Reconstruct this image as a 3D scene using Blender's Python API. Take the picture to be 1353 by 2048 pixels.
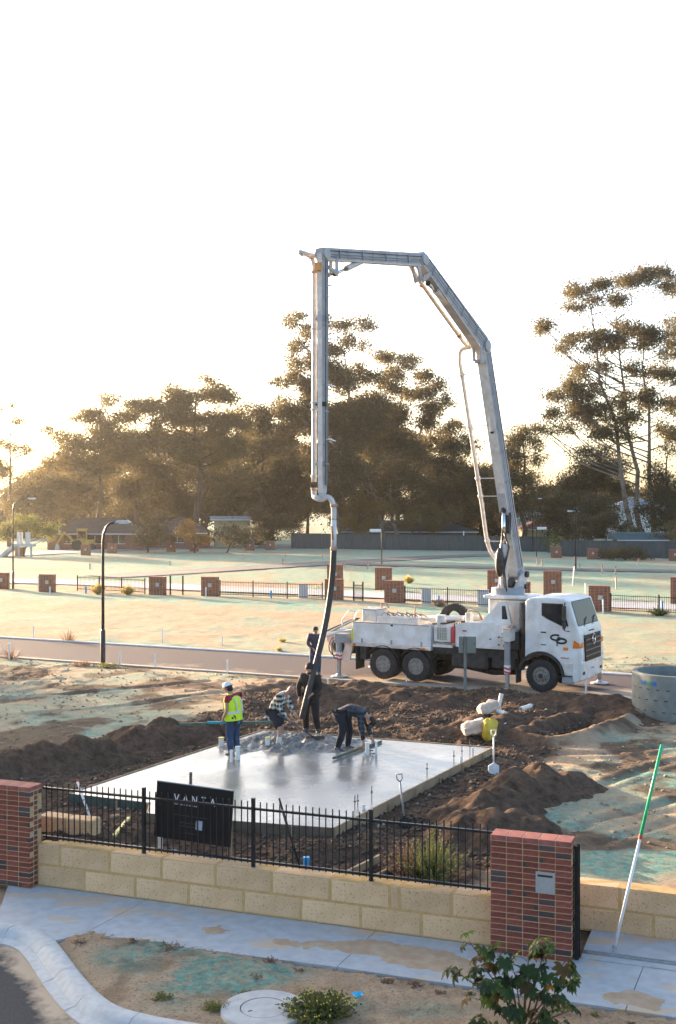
import bpy, bmesh, math, random
import numpy as np
from mathutils import Vector, Matrix, Euler
for o in list(bpy.data.objects): bpy.data.objects.remove(o)
random.seed(7); RNG = np.random.default_rng(11)
R = math.radians
scene = bpy.context.scene
C = scene.collection
# ------------------------------------------------------------------ camera, sky, sun, exposure
FPX, CX, HY, CAMZ = 2300.0, 676.5, 1015.0, 6.0      # focal length, centre and horizon row of the 1353 x 2048 photograph
cam = bpy.data.objects.new('camera', bpy.data.cameras.new('camera')); C.objects.link(cam)
cam.data.sensor_fit = 'HORIZONTAL'; cam.data.sensor_width = 36.0; cam.data.lens = 36.0*FPX/1353.0
cam.data.shift_y = -(1024-HY)/1353.0
cam.location = (0, 0, CAMZ); cam.rotation_euler = (R(90), 0, 0)
cam.data.clip_start = 0.1; cam.data.clip_end = 8000
scene.camera = cam
SUN_AZ, SUN_EL = -40.0, 8.0                          # azimuth from straight ahead (minus = towards the left of the picture)
world = bpy.data.worlds.new('World'); scene.world = world; world.use_nodes = True
wn = world.node_tree; wn.nodes.clear()
sky = wn.nodes.new('ShaderNodeTexSky'); sky.sky_type = 'NISHITA'; sky.sun_disc = False
sky.sun_elevation = R(SUN_EL); sky.sun_rotation = R(SUN_AZ); sky.altitude = 20
sky.air_density = 0.75; sky.dust_density = 3.6; sky.ozone_density = 1.2
bg = wn.nodes.new('ShaderNodeBackground'); bg.inputs['Strength'].default_value = 0.11
wo = wn.nodes.new('ShaderNodeOutputWorld')
wn.links.new(sky.outputs['Color'], bg.inputs['Color']); wn.links.new(bg.outputs['Background'], wo.inputs['Surface'])
sl = bpy.data.lights.new('sun', 'SUN'); sl.energy = 3.4; sl.angle = R(0.6); sl.color = (1.0, 0.73, 0.49)
sun = bpy.data.objects.new('sun', sl); C.objects.link(sun)
_a, _e = R(SUN_AZ), R(SUN_EL)
sun.rotation_euler = Vector((-math.sin(_a)*math.cos(_e), -math.cos(_a)*math.cos(_e), -math.sin(_e))).to_track_quat('-Z', 'Y').to_euler()
sun.location = (-60, 60, 40)
scene.view_settings.view_transform = 'Standard'; scene.view_settings.look = 'None'
scene.view_settings.exposure = 2.9; scene.view_settings.gamma = 1.0; scene.view_settings.use_curve_mapping = False
scene.cycles.max_bounces = 6; scene.cycles.diffuse_bounces = 3; scene.cycles.glossy_bounces = 3
scene.cycles.transmission_bounces = 4; scene.cycles.transparent_max_bounces = 6
scene.cycles.volume_bounces = 0; scene.cycles.caustics_reflective = False; scene.cycles.caustics_refractive = False
scene.cycles.use_denoising = True
# ------------------------------------------------------------------ placing
def G(px, py, z=0.0):                                # photograph pixel -> point of the level plane at height z
    d = FPX*(CAMZ-z)/(py-HY); return Vector(((px-CX)*d/FPX, d, z))
def P(px, py, Y):                                    # photograph pixel -> point at distance Y
    return Vector(((px-CX)*Y/FPX, Y, CAMZ-(py-HY)*Y/FPX))
# ------------------------------------------------------------------ numpy noise
def _hash(i, j, s):
    n = (i*374761393 + j*668265263 + s*1442695041) & 0xFFFFFFFF
    n = ((n ^ (n >> 13))*1274126177) & 0xFFFFFFFF
    return ((n ^ (n >> 16)) & 0xFFFF)/65535.0
def vnoise(x, y, s=0):
    x = np.asarray(x, float); y = np.asarray(y, float)
    i = np.floor(x).astype(np.int64); j = np.floor(y).astype(np.int64)
    fx = x-i; fy = y-j; fx = fx*fx*(3-2*fx); fy = fy*fy*(3-2*fy)
    a = _hash(i, j, s); b = _hash(i+1, j, s); c = _hash(i, j+1, s); d = _hash(i+1, j+1, s)
    return (a*(1-fx)+b*fx)*(1-fy)+(c*(1-fx)+d*fx)*fy
def fbm(x, y, sc=1.0, octv=4, s=0):
    t = 0; amp = 0.5; k = 1.0/sc; tot = 0
    for o in range(octv):
        t = t+amp*vnoise(np.asarray(x)*k+o*17.3, np.asarray(y)*k+o*9.1, s+o); tot += amp; amp *= 0.5; k *= 2.03
    return t/tot
def sstep(a, b, x):
    t = np.clip((x-a)/(b-a), 0, 1); return t*t*(3-2*t)
def inpoly(x, y, poly):
    x = np.asarray(x, float); y = np.asarray(y, float); r = np.zeros(x.shape, bool); n = len(poly)
    for k in range(n):
        x1, y1 = poly[k][0], poly[k][1]; x2, y2 = poly[(k+1) % n][0], poly[(k+1) % n][1]
        if y1 == y2: continue
        c = ((y1 > y) != (y2 > y)) & (x < (x2-x1)*(y-y1)/(y2-y1)+x1); r ^= c
    return r
def segdist(x, y, pts):                              # distance to a polyline
    x = np.asarray(x, float); y = np.asarray(y, float); best = np.full(x.shape, 1e9)
    for k in range(len(pts)-1):
        ax, ay = pts[k][0], pts[k][1]; bx_, by_ = pts[k+1][0], pts[k+1][1]; dx, dy = bx_-ax, by_-ay
        t = np.clip(((x-ax)*dx+(y-ay)*dy)/(dx*dx+dy*dy), 0, 1)
        best = np.minimum(best, np.hypot(x-ax-t*dx, y-ay-t*dy))
    return best
def smooth_line(pts, n=6):
    pts = [Vector(p) for p in pts]; out = []
    for k in range(len(pts)-1):
        p0 = pts[max(k-1, 0)]; p1 = pts[k]; p2 = pts[k+1]; p3 = pts[min(k+2, len(pts)-1)]
        for q in range(n):
            t = q/n
            out.append(0.5*((2*p1)+(p2-p0)*t+(2*p0-5*p1+4*p2-p3)*t*t+(3*p1-p0-3*p2+p3)*t**3))
    out.append(pts[-1]); return out
# ------------------------------------------------------------------ materials
MATS = {}
def mat(name, col, rough=0.7, metal=0.0, col2=None, scale=6.0, amount=1.0, bump=0.0, bscale=40.0, spec=0.4, detail=6.0, rvar=0.0, rnd=0.0, transl=0.0, tcol=None, coat=0.0):
    """a Principled material whose colour wanders between col and col2 by noise; rnd: brightness change per object"""
    if name in MATS: return MATS[name]
    m = bpy.data.materials.new(name); m.use_nodes = True; n = m.node_tree; L = n.links
    b = n.nodes['Principled BSDF']; out = n.nodes['Material Output']
    b.inputs['Roughness'].default_value = rough; b.inputs['Metallic'].default_value = metal
    b.inputs['Specular IOR Level'].default_value = spec
    if coat: b.inputs['Coat Weight'].default_value = coat
    tc = n.nodes.new('ShaderNodeTexCoord')
    if col2 is None: col2 = tuple(c*0.8 for c in col)
    nz = n.nodes.new('ShaderNodeTexNoise'); nz.inputs['Scale'].default_value = scale; nz.inputs['Detail'].default_value = detail
    L.new(tc.outputs['Object'], nz.inputs['Vector'])
    rp = n.nodes.new('ShaderNodeValToRGB'); rp.color_ramp.elements[0].position = 0.35; rp.color_ramp.elements[1].position = 0.65
    rp.color_ramp.elements[0].color = (*col, 1); rp.color_ramp.elements[1].color = (*col2, 1)
    L.new(nz.outputs['Fac'], rp.inputs['Fac'])
    last = rp.outputs['Color']
    if rnd:
        oi = n.nodes.new('ShaderNodeObjectInfo'); mr = n.nodes.new('ShaderNodeMapRange')
        mr.inputs['To Min'].default_value = 1-rnd; mr.inputs['To Max'].default_value = 1+rnd
        L.new(oi.outputs['Random'], mr.inputs['Value'])
        hs = n.nodes.new('ShaderNodeHueSaturation'); L.new(mr.outputs['Result'], hs.inputs['Value']); L.new(last, hs.inputs['Color']); last = hs.outputs['Color']
    L.new(last, b.inputs['Base Color'])
    if rvar:
        mr2 = n.nodes.new('ShaderNodeMapRange'); mr2.inputs['To Min'].default_value = max(0, rough-rvar); mr2.inputs['To Max'].default_value = min(1, rough+rvar)
        L.new(nz.outputs['Fac'], mr2.inputs['Value']); L.new(mr2.outputs['Result'], b.inputs['Roughness'])
    if bump:
        nb = n.nodes.new('ShaderNodeTexNoise'); nb.inputs['Scale'].default_value = bscale; nb.inputs['Detail'].default_value = 4
        L.new(tc.outputs['Object'], nb.inputs['Vector'])
        bp = n.nodes.new('ShaderNodeBump'); bp.inputs['Strength'].default_value = 0.6; bp.inputs['Distance'].default_value = bump
        L.new(nb.outputs['Fac'], bp.inputs['Height']); L.new(bp.outputs['Normal'], b.inputs['Normal'])
    if transl:
        tr = n.nodes.new('ShaderNodeBsdfTranslucent'); mx = n.nodes.new('ShaderNodeMixShader'); mx.inputs[0].default_value = transl
        tr.inputs['Color'].default_value = (*(tcol or col), 1)
        L.new(b.outputs[0], mx.inputs[1]); L.new(tr.outputs[0], mx.inputs[2]); L.new(mx.outputs[0], out.inputs['Surface'])
    MATS[name] = m; return m
# ------------------------------------------------------------------ mesh collecting
class MB:
    def __init__(s): s.v = []; s.f = []; s.mi = []; s.cur = 0
    def quad(s, a, b, c, d):
        k = len(s.v); s.v += [tuple(a), tuple(b), tuple(c), tuple(d)]; s.f.append((k, k+1, k+2, k+3)); s.mi.append(s.cur); return s
    def poly(s, pts):
        k = len(s.v); s.v += [tuple(p) for p in pts]; s.f.append(tuple(range(k, k+len(pts)))); s.mi.append(s.cur); return s
    def box(s, lo, hi, M=None, bev=0.0):
        x0, y0, z0 = lo; x1, y1, z1 = hi; k = len(s.v)
        if bev > 0:
            b = min(bev, (x1-x0)*.45, (y1-y0)*.45, (z1-z0)*.45)
            bm = bmesh.new(); bmesh.ops.create_cube(bm, size=1.0)
            for w in bm.verts: w.co = Vector(((x0+x1)/2+w.co.x*(x1-x0), (y0+y1)/2+w.co.y*(y1-y0), (z0+z1)/2+w.co.z*(z1-z0)))
            bmesh.ops.bevel(bm, geom=bm.edges[:], offset=b, segments=1, affect='EDGES', profile=0.5)
            s.add_bm(bm, M); return s
        P8 = [Vector(p) for p in ((x0,y0,z0),(x1,y0,z0),(x1,y1,z0),(x0,y1,z0),(x0,y0,z1),(x1,y0,z1),(x1,y1,z1),(x0,y1,z1))]
        if M is not None: P8 = [M @ p for p in P8]
        s.v += [tuple(p) for p in P8]
        for q in ((0,3,2,1),(4,5,6,7),(0,1,5,4),(1,2,6,5),(2,3,7,6),(3,0,4,7)): s.f.append(tuple(k+i for i in q)); s.mi.append(s.cur)
        return s
    def add_bm(s, bm, M=None):
        k = len(s.v); bm.verts.ensure_lookup_table(); bm.verts.index_update()
        s.v += [tuple((M @ w.co) if M is not None else w.co) for w in bm.verts]
        for f in bm.faces: s.f.append(tuple(k+w.index for w in f.verts)); s.mi.append(s.cur)
        bm.free(); return s
    def bar(s, a, b, w, h=None, up=(0,0,1)):         # a rectangular bar from a to b
        a = Vector(a); b = Vector(b); h = h or w; d = (b-a); L = d.length; d.normalize(); up = Vector(up)
        if abs(d.dot(up)) > 0.99: up = Vector((0, 1, 0))
        x = d.cross(up).normalized(); y = x.cross(d).normalized()
        M = Matrix(((d.x, x.x, y.x, a.x), (d.y, x.y, y.y, a.y), (d.z, x.z, y.z, a.z), (0, 0, 0, 1)))
        return s.box((0, -w/2, -h/2), (L, w/2, h/2), M)
    def taper(s, a, b, wa, ha, wb, hb, up=(0,0,1)):
        a = Vector(a); b = Vector(b); d = (b-a).normalized(); up = Vector(up)
        x = d.cross(up).normalized(); y = x.cross(d).normalized(); k = len(s.v)
        for p, w, h in ((a, wa, ha), (b, wb, hb)):
            for q, r in ((-1,-1),(1,-1),(1,1),(-1,1)): s.v.append(tuple(p+x*(q*w/2)+y*(r*h/2)))
        for q in ((0,3,2,1),(4,5,6,7),(0,1,5,4),(1,2,6,5),(2,3,7,6),(3,0,4,7)): s.f.append(tuple(k+i for i in q)); s.mi.append(s.cur)
        return s
    def tube(s, pts, r, n=8, cap=True, taper=None):
        pts = [Vector(p) for p in pts]; m = len(pts); k = len(s.v)
        rs = [r]*m if not hasattr(r, '__len__') else list(r)
        t0 = (pts[1]-pts[0]).normalized(); ref = Vector((0, 0, 1)) if abs(t0.z) < 0.9 else Vector((1, 0, 0))
        nx = t0.cross(ref).normalized()
        for i, p in enumerate(pts):
            t = (pts[min(i+1, m-1)]-pts[max(i-1, 0)]).normalized()
            nx = (nx-t*nx.dot(t)); nx = nx.normalized() if nx.length > 1e-6 else t.orthogonal().normalized()
            ny = t.cross(nx)
            for q in range(n):
                a = 2*math.pi*q/n; s.v.append(tuple(p+(nx*math.cos(a)+ny*math.sin(a))*rs[i]))
        for i in range(m-1):
            for q in range(n):
                a = k+i*n+q; b = k+i*n+(q+1) % n; s.f.append((a, b, b+n, a+n)); s.mi.append(s.cur)
        if cap:
            s.f.append(tuple(k+q for q in range(n-1, -1, -1))); s.mi.append(s.cur)
            s.f.append(tuple(k+(m-1)*n+q for q in range(n))); s.mi.append(s.cur)
        return s
    def lathe(s, prof, M=None, n=24, close=False):   # prof: (radius, z) pairs round the local z axis
        k = len(s.v); m = len(prof)
        for (r, z) in prof:
            for q in range(n):
                a = 2*math.pi*q/n; p = Vector((r*math.cos(a), r*math.sin(a), z)); s.v.append(tuple(M @ p if M is not None else p))
        for i in range(m-1 if not close else m):
            for q in range(n):
                a = k+i*n+q; b = k+i*n+(q+1) % n; j = (i+1) % m
                s.f.append((a, b, k+j*n+(q+1) % n, k+j*n+q)); s.mi.append(s.cur)
        if not close:
            if prof[0][0] > 1e-5: s.f.append(tuple(k+q for q in range(n-1, -1, -1))); s.mi.append(s.cur)
            if prof[-1][0] > 1e-5: s.f.append(tuple(k+(m-1)*n+q for q in range(n))); s.mi.append(s.cur)
        return s
    def prism(s, poly, y0, y1, M=None):              # polygon in (x, z) pushed along y
        n = len(poly); k = len(s.v)
        for y in (y0, y1):
            for (x, z) in poly: p = Vector((x, y, z)); s.v.append(tuple(M @ p if M is not None else p))
        s.f.append(tuple(range(k, k+n))); s.mi.append(s.cur); s.f.append(tuple(range(k+2*n-1, k+n-1, -1))); s.mi.append(s.cur)
        for i in range(n): j = (i+1) % n; s.f.append((k+i, k+n+i, k+n+j, k+j)); s.mi.append(s.cur)
        return s
    def ball(s, c, r, n=10, m=7, M=None):
        c = Vector(c); r = (r, r, r) if not hasattr(r, '__len__') else r; k = len(s.v)
        for i in range(m+1):
            th = math.pi*i/m
            for q in range(n):
                a = 2*math.pi*q/n; p = Vector((r[0]*math.sin(th)*math.cos(a), r[1]*math.sin(th)*math.sin(a), r[2]*math.cos(th)))
                s.v.append(tuple(c+(M @ p if M is not None else p)))
        for i in range(m):
            for q in range(n): a = k+i*n+q; b = k+i*n+(q+1) % n; s.f.append((a, a+n, b+n, b)); s.mi.append(s.cur)
        return s
    def mesh(s, name, mats, smooth=False, origin=None):
        me = bpy.data.meshes.new(name); v = s.v
        if origin is not None: ox, oy, oz = origin; v = [(a-ox, b-oy, c-oz) for a, b, c in v]
        me.from_pydata(v, [], s.f)
        for m in (mats if isinstance(mats, (list, tuple)) else [mats]): me.materials.append(m)
        if max(s.mi, default=0): me.polygons.foreach_set('material_index', s.mi)
        bm = bmesh.new(); bm.from_mesh(me); bmesh.ops.remove_doubles(bm, verts=bm.verts[:], dist=1e-6); bmesh.ops.recalc_face_normals(bm, faces=bm.faces[:]); bm.to_mesh(me); bm.free()
        if smooth is True: me.shade_smooth()
        elif smooth: me.shade_smooth(); me.set_sharp_from_angle(angle=R(smooth))
        return me
    def build(s, name, mats, parent=None, smooth=False, world=False):
        """link the collected shape as ONE mesh object; world: the points are world points, so shift them to the parent's place"""
        org = None
        if world and parent is not None:
            org = parent.location if parent.parent is None else parent.parent.location
        return obj(name, s.mesh(name, mats, smooth, org), parent)
def obj(name, me, parent=None):
    o = bpy.data.objects.new(name, me); C.objects.link(o)
    if parent is not None: o.parent = parent
    return o
def tag(o, label=None, cat=None, group=None, kind=None):
    for k, v in (('label', label), ('category', cat), ('group', group), ('kind', kind)):
        if v: o[k] = v
    return o
ORDS = 'first second third fourth fifth sixth seventh eighth ninth tenth eleventh twelfth thirteenth fourteenth fifteenth sixteenth seventeenth eighteenth nineteenth twentieth twenty-first'.split()
def nth(xs, x): return ORDS[sorted(xs).index(x)]
def thing(name, label, cat, loc=(0, 0, 0), rz=0.0, group=None):
    o = bpy.data.objects.new(name, None); C.objects.link(o); o.empty_display_size = 0.1
    o.location = loc; o.rotation_euler = (0, 0, rz); return tag(o, label, cat, group)
def single(mb, name, mats, label, cat, loc, group=None, smooth=False, kind=None):
    """a thing that is one mesh, given in world points, with its origin at loc"""
    o = obj(name, mb.mesh(name, mats, smooth, loc)); o.location = loc; return tag(o, label, cat, group, kind)
def copy_thing(o, loc, rz=None, label=None):
    def rec(a, par):
        c = a.copy(); C.objects.link(c); c.parent = par
        for ch in a.children: rec(ch, c)
        return c
    c = rec(o, None); c.location = loc
    if rz is not None: c.rotation_euler = (0, 0, rz)
    if label: c['label'] = label
    return c
def rawmesh(name, verts, faces, m, smooth=False):    # numpy arrays, all faces of one size
    me = bpy.data.meshes.new(name); nv = len(verts); nf, k = faces.shape
    me.vertices.add(nv); me.vertices.foreach_set('co', np.ascontiguousarray(verts, dtype=np.float32).ravel())
    me.loops.add(nf*k); me.loops.foreach_set('vertex_index', np.ascontiguousarray(faces, dtype=np.int32).ravel())
    me.polygons.add(nf); me.polygons.foreach_set('loop_start', np.arange(0, nf*k, k, dtype=np.int32))
    if smooth: me.polygons.foreach_set('use_smooth', np.ones(nf, bool))
    me.update(calc_edges=True); me.validate()
    if m is not None: me.materials.append(m)
    return me
# ------------------------------------------------------------------ frames of the site
ZL = -0.60                                           # footpath level; the lot behind the wall is at 0
WO = G(980, 1893, ZL); _A = G(70, 1770, ZL)
U = Vector((WO.x-_A.x, WO.y-_A.y, 0)).normalized(); V = Vector((-U.y, U.x, 0)); WRZ = math.atan2(U.y, U.x)
def W(s, t, z=0.0): p = WO+U*s+V*t; return Vector((p.x, p.y, z))
def st(x, y): return (x-WO.x)*U.x+(y-WO.y)*U.y, (x-WO.x)*V.x+(y-WO.y)*V.y
def s_at(px, t):
    k = (px-CX)/FPX; return (k*(WO.y+V.y*t)-(WO.x+V.x*t))/(U.x-k*U.y)
KERB = smooth_line([G(px, py, -0.62) for px, py in ((-90,1850),(-40,1855),(0,1860),(42,1867),(74,1882),(98,1910),(130,1955),(168,1998),(212,2028),(280,2048),(380,2066),(600,2100),(1000,2165),(1450,2240))], 5)
ROADPOLY = [(p.x, p.y) for p in KERB]+[(9, 7), (-14, 7), (-14, KERB[0].y)]
SLAB_Z = 0.20
SLAB = [G(px, py, SLAB_Z) for px, py in ((527,1461),(985,1496),(666,1657),(470,1643),(296,1628),(302,1607),(138,1588))]
RUTS = [([G(a, b) for a, b in l], w) for l, w in ((((1353,1520),(1230,1560),(1120,1600)),.14),(((1353,1600),(1260,1625),(1190,1640),(1100,1690)),.13),(((1353,1640),(1280,1662),(1200,1690)),.13),(((1353,1490),(1200,1510),(1080,1510)),.16),(((0,1400),(200,1385),(420,1362)),.18),(((60,1430),(260,1410),(480,1378)),.18))]
DIRT = [G(px, py, 0) for px, py in ((-80,1560),(0,1508),(250,1462),(430,1432),(500,1395),(545,1362),(700,1358),(900,1376),(1060,1386),(1240,1398),(1275,1440),(1180,1475),(1085,1492),(1060,1525),(1150,1570),(1095,1620),(1050,1665),(985,1795),(70,1705),(-80,1690))]
def dirt_at(x, y):
    d = segdist(x, y, DIRT+[DIRT[0]]); d = np.where(inpoly(x, y, DIRT), d, -d)
    n = fbm(x, y, 1.6, 4, 5)-0.5
    return sstep(-0.45, 0.55, d+n*2.6)
def hgt(x, y):
    x = np.asarray(x, float); y = np.asarray(y, float); s, t = st(x, y)
    D = dirt_at(x, y)*(y < 60)
    z = (fbm(x, y, 14, 3, 2)-0.5)*0.10*sstep(30, 60, y)+(fbm(x, y, 1.2, 4, 9)-0.5)*0.10
    ridged = 1-np.abs(2*fbm(x, y, 1.3, 4, 21)-1)
    z = z+D*((fbm(x, y, 1.7, 4, 31)-0.45)*0.42+(ridged-0.75)*0.22+(fbm(x, y, 0.4, 4, 4)-0.5)*0.20+(fbm(x, y, 0.16, 2, 6)-0.5)*0.06)
    rough = sstep(0.44, 0.58, fbm(x, y, 2.2, 3, 77))*(1-D)*(y < 46)*(t > 0)
    z = z+rough*((fbm(x, y, 0.5, 4, 14)-0.45)*0.12+(fbm(x, y, 0.2, 3, 15)-0.5)*0.10)
    for k, (rut, wd) in enumerate(RUTS):
        q = segdist(x, y, rut); z = z-0.045*np.exp(-(q/wd)**2)+0.03*np.exp(-((q-wd*2)/wd)**2)
    near_slab = sstep(0.9, 0.0, segdist(x, y, SLAB+[SLAB[0]]))
    z = np.where(inpoly(x, y, SLAB), -0.12, z*(1-0.75*near_slab)+0.03*near_slab)
    # the road behind, kept flat and just under its sheet
    e = (x-ROADC.x)*ROADV.x+(y-ROADC.y)*ROADV.y
    k = sstep(ROADW/2+1.3, ROADW/2+0.1, np.abs(e))
    z = z*(1-k)+(-0.05)*k
    # the low street side in front of the retaining wall
    zl = ZL-0.005+(fbm(x, y, 0.5, 4, 8)-0.5)*0.05+(fbm(x, y, 2.5, 2, 18)-0.5)*0.05
    zl = zl-0.05*sstep(0.55, 0.2, segdist(x, y, KERB))
    tb = np.where(s < 1.12, 0.17, 1.32)
    zl = np.where((t > -1.56) & (t < tb), ZL-0.12, zl)
    zl = np.where(inpoly(x, y, ROADPOLY), -0.82, zl)
    zl = np.where(inpoly(x, y, RAMP), ZL-0.12, zl)
    hi = sstep(tb-0.06, tb+0.06, t)
    return z*hi+zl*(1-hi)
RA, RB_ = G(0, 1293.5, 0), G(1240, 1376, 0)          # centre line of the road behind
_rf0, _rf1, _rn0, _rn1 = G(0,1279), G(1353,1358), G(0,1308), G(1240,1395)
ROADC = (_rf0+_rn0)/2; _rd = ((_rf1+_rn1)/2-ROADC).normalized(); ROADD = Vector((_rd.x, _rd.y, 0)).normalized()
ROADV = Vector((-ROADD.y, ROADD.x, 0)); ROADW = 4.9
_j = G(285, 1806, ZL); RAMP = [W(st(_j.x, _j.y)[0], -0.004)]+[G(px, py, ZL) for px, py in ((166,1869),(100,1884),(80,1874),(45,1857),(0,1845),(-40,1842),(0,1815))]+[W(-8.5, -0.206), W(-8.04, -0.206), W(-8.04, -0.004)]
def zat(x, y): return float(hgt(np.array([x]), np.array([y]))[0])
def on(p): return Vector((p[0], p[1], zat(p[0], p[1])))
# ------------------------------------------------------------------ ground sheet
def steps(*segs):
    out = []
    for a, b, d in segs: out += list(np.arange(a, b, d))
    return out
def geo(a, b, n): return list(a*(b/a)**(np.arange(1, n+1)/n))
_xr = steps((0, 12, 0.09), (12, 24, 0.35), (24, 60, 1.2))+geo(60, 1500, 18)
xs = np.array([-v for v in _xr[:0:-1]]+_xr)
ys = np.array([4.0, 7.0, 10.0]+steps((12, 38, 0.085), (38, 54, 0.16), (54, 90, 0.6), (90, 190, 2.5))+geo(190, 2200, 20))
GX, GY = np.meshgrid(xs, ys); GZ = hgt(GX, GY)
nx, ny = len(xs), len(ys)
idx = np.arange(nx*ny).reshape(ny, nx)
faces = np.stack([idx[:-1, :-1], idx[:-1, 1:], idx[1:, 1:], idx[1:, :-1]], -1).reshape(-1, 4)
def ground_material(name='soil'):
    m = bpy.data.materials.new(name); m.use_nodes = True; n = m.node_tree; L = n.links; b = n.nodes['Principled BSDF']
    b.inputs['Roughness'].default_value = 0.95; b.inputs['Specular IOR Level'].default_value = 0.05
    geo_ = n.nodes.new('ShaderNodeNewGeometry')
    def noise(sc, det=6, rough=0.6):
        q = n.nodes.new('ShaderNodeTexNoise'); q.inputs['Scale'].default_value = sc; q.inputs['Detail'].default_value = det; q.inputs['Roughness'].default_value = rough
        L.new(geo_.outputs['Position'], q.inputs['Vector']); return q.outputs['Fac']
    def attr(a):
        q = n.nodes.new('ShaderNodeAttribute'); q.attribute_name = a; return q.outputs['Fac']
    def ramp(f, p0, c0, p1, c1):
        q = n.nodes.new('ShaderNodeValToRGB'); e = q.color_ramp.elements; e[0].position = p0; e[0].color = (*c0, 1); e[1].position = p1; e[1].color = (*c1, 1); L.new(f, q.inputs['Fac']); return q.outputs['Color']
    def mix(f, a, c):
        q = n.nodes.new('ShaderNodeMix'); q.data_type = 'RGBA'; L.new(f, q.inputs['Factor']); L.new(a, q.inputs['A']); L.new(c, q.inputs['B']); return q.outputs['Result']
    def math_(op, a, c):
        q = n.nodes.new('ShaderNodeMath'); q.operation = op
        for i, v in enumerate((a, c)):
            if isinstance(v, (int, float)): q.inputs[i].default_value = v
            else: L.new(v, q.inputs[i])
        q.use_clamp = True; return q.outputs[0]
    sand = ramp(noise(2.2, 8, 0.7), 0.3, (0.35, 0.24, 0.152), 0.7, (0.53, 0.39, 0.26))
    speck = ramp(noise(26, 4, 0.7), 0.36, (0.17, 0.12, 0.085), 0.46, (1, 1, 1))
    q = n.nodes.new('ShaderNodeMix'); q.data_type = 'RGBA'; q.blend_type = 'MULTIPLY'; q.inputs['Factor'].default_value = 0.5
    L.new(sand, q.inputs['A']); L.new(speck, q.inputs['B']); sand = q.outputs['Result']
    mulch = ramp(noise(7, 6, 0.65), 0.35, (0.045, 0.19, 0.165), 0.7, (0.16, 0.43, 0.37))
    pale = ramp(noise(1.1, 8, 0.7), 0.3, (0.15, 0.31, 0.24), 0.7, (0.33, 0.42, 0.31))
    dirt = ramp(noise(5, 8, 0.7), 0.3, (0.052, 0.034, 0.025), 0.72, (0.175, 0.115, 0.08))
    mk = math_('MULTIPLY', attr('mulch'), ramp(noise(5.5, 7, 0.75), 0.38, (0.3, 0.3, 0.3), 0.56, (1, 1, 1)))
    mk = math_('MULTIPLY', mk, ramp(noise(28, 5, 0.8), 0.36, (0.25, 0.25, 0.25), 0.52, (1, 1, 1)))
    pk = math_('MULTIPLY', attr('pale'), ramp(noise(0.6, 8, 0.75), 0.36, (0.1, 0.1, 0.1), 0.56, (1, 1, 1)))
    col = mix(pk, sand, pale); col = mix(mk, col, mulch)
    dk = math_('ADD', attr('dirt'), math_('MULTIPLY', math_('SUBTRACT', noise(3.5, 7, 0.7), 0.5), math_('MULTIPLY', attr('dirt'), 1.4)))
    col = mix(dk, col, dirt)
    L.new(col, b.inputs['Base Color'])
    bp = n.nodes.new('ShaderNodeBump'); bp.inputs['Strength'].default_value = 0.9; bp.inputs['Distance'].default_value = 0.09
    L.new(noise(10, 8, 0.75), bp.inputs['Height']); L.new(bp.outputs['Normal'], b.inputs['Normal'])
    return m
SOIL = ground_material()
def blob(x, y, px, py, z, rx, ry):
    c = G(px, py, z); return np.clip(1-np.hypot((x-c.x)/rx, (y-c.y)/ry), 0, 1)
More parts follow.
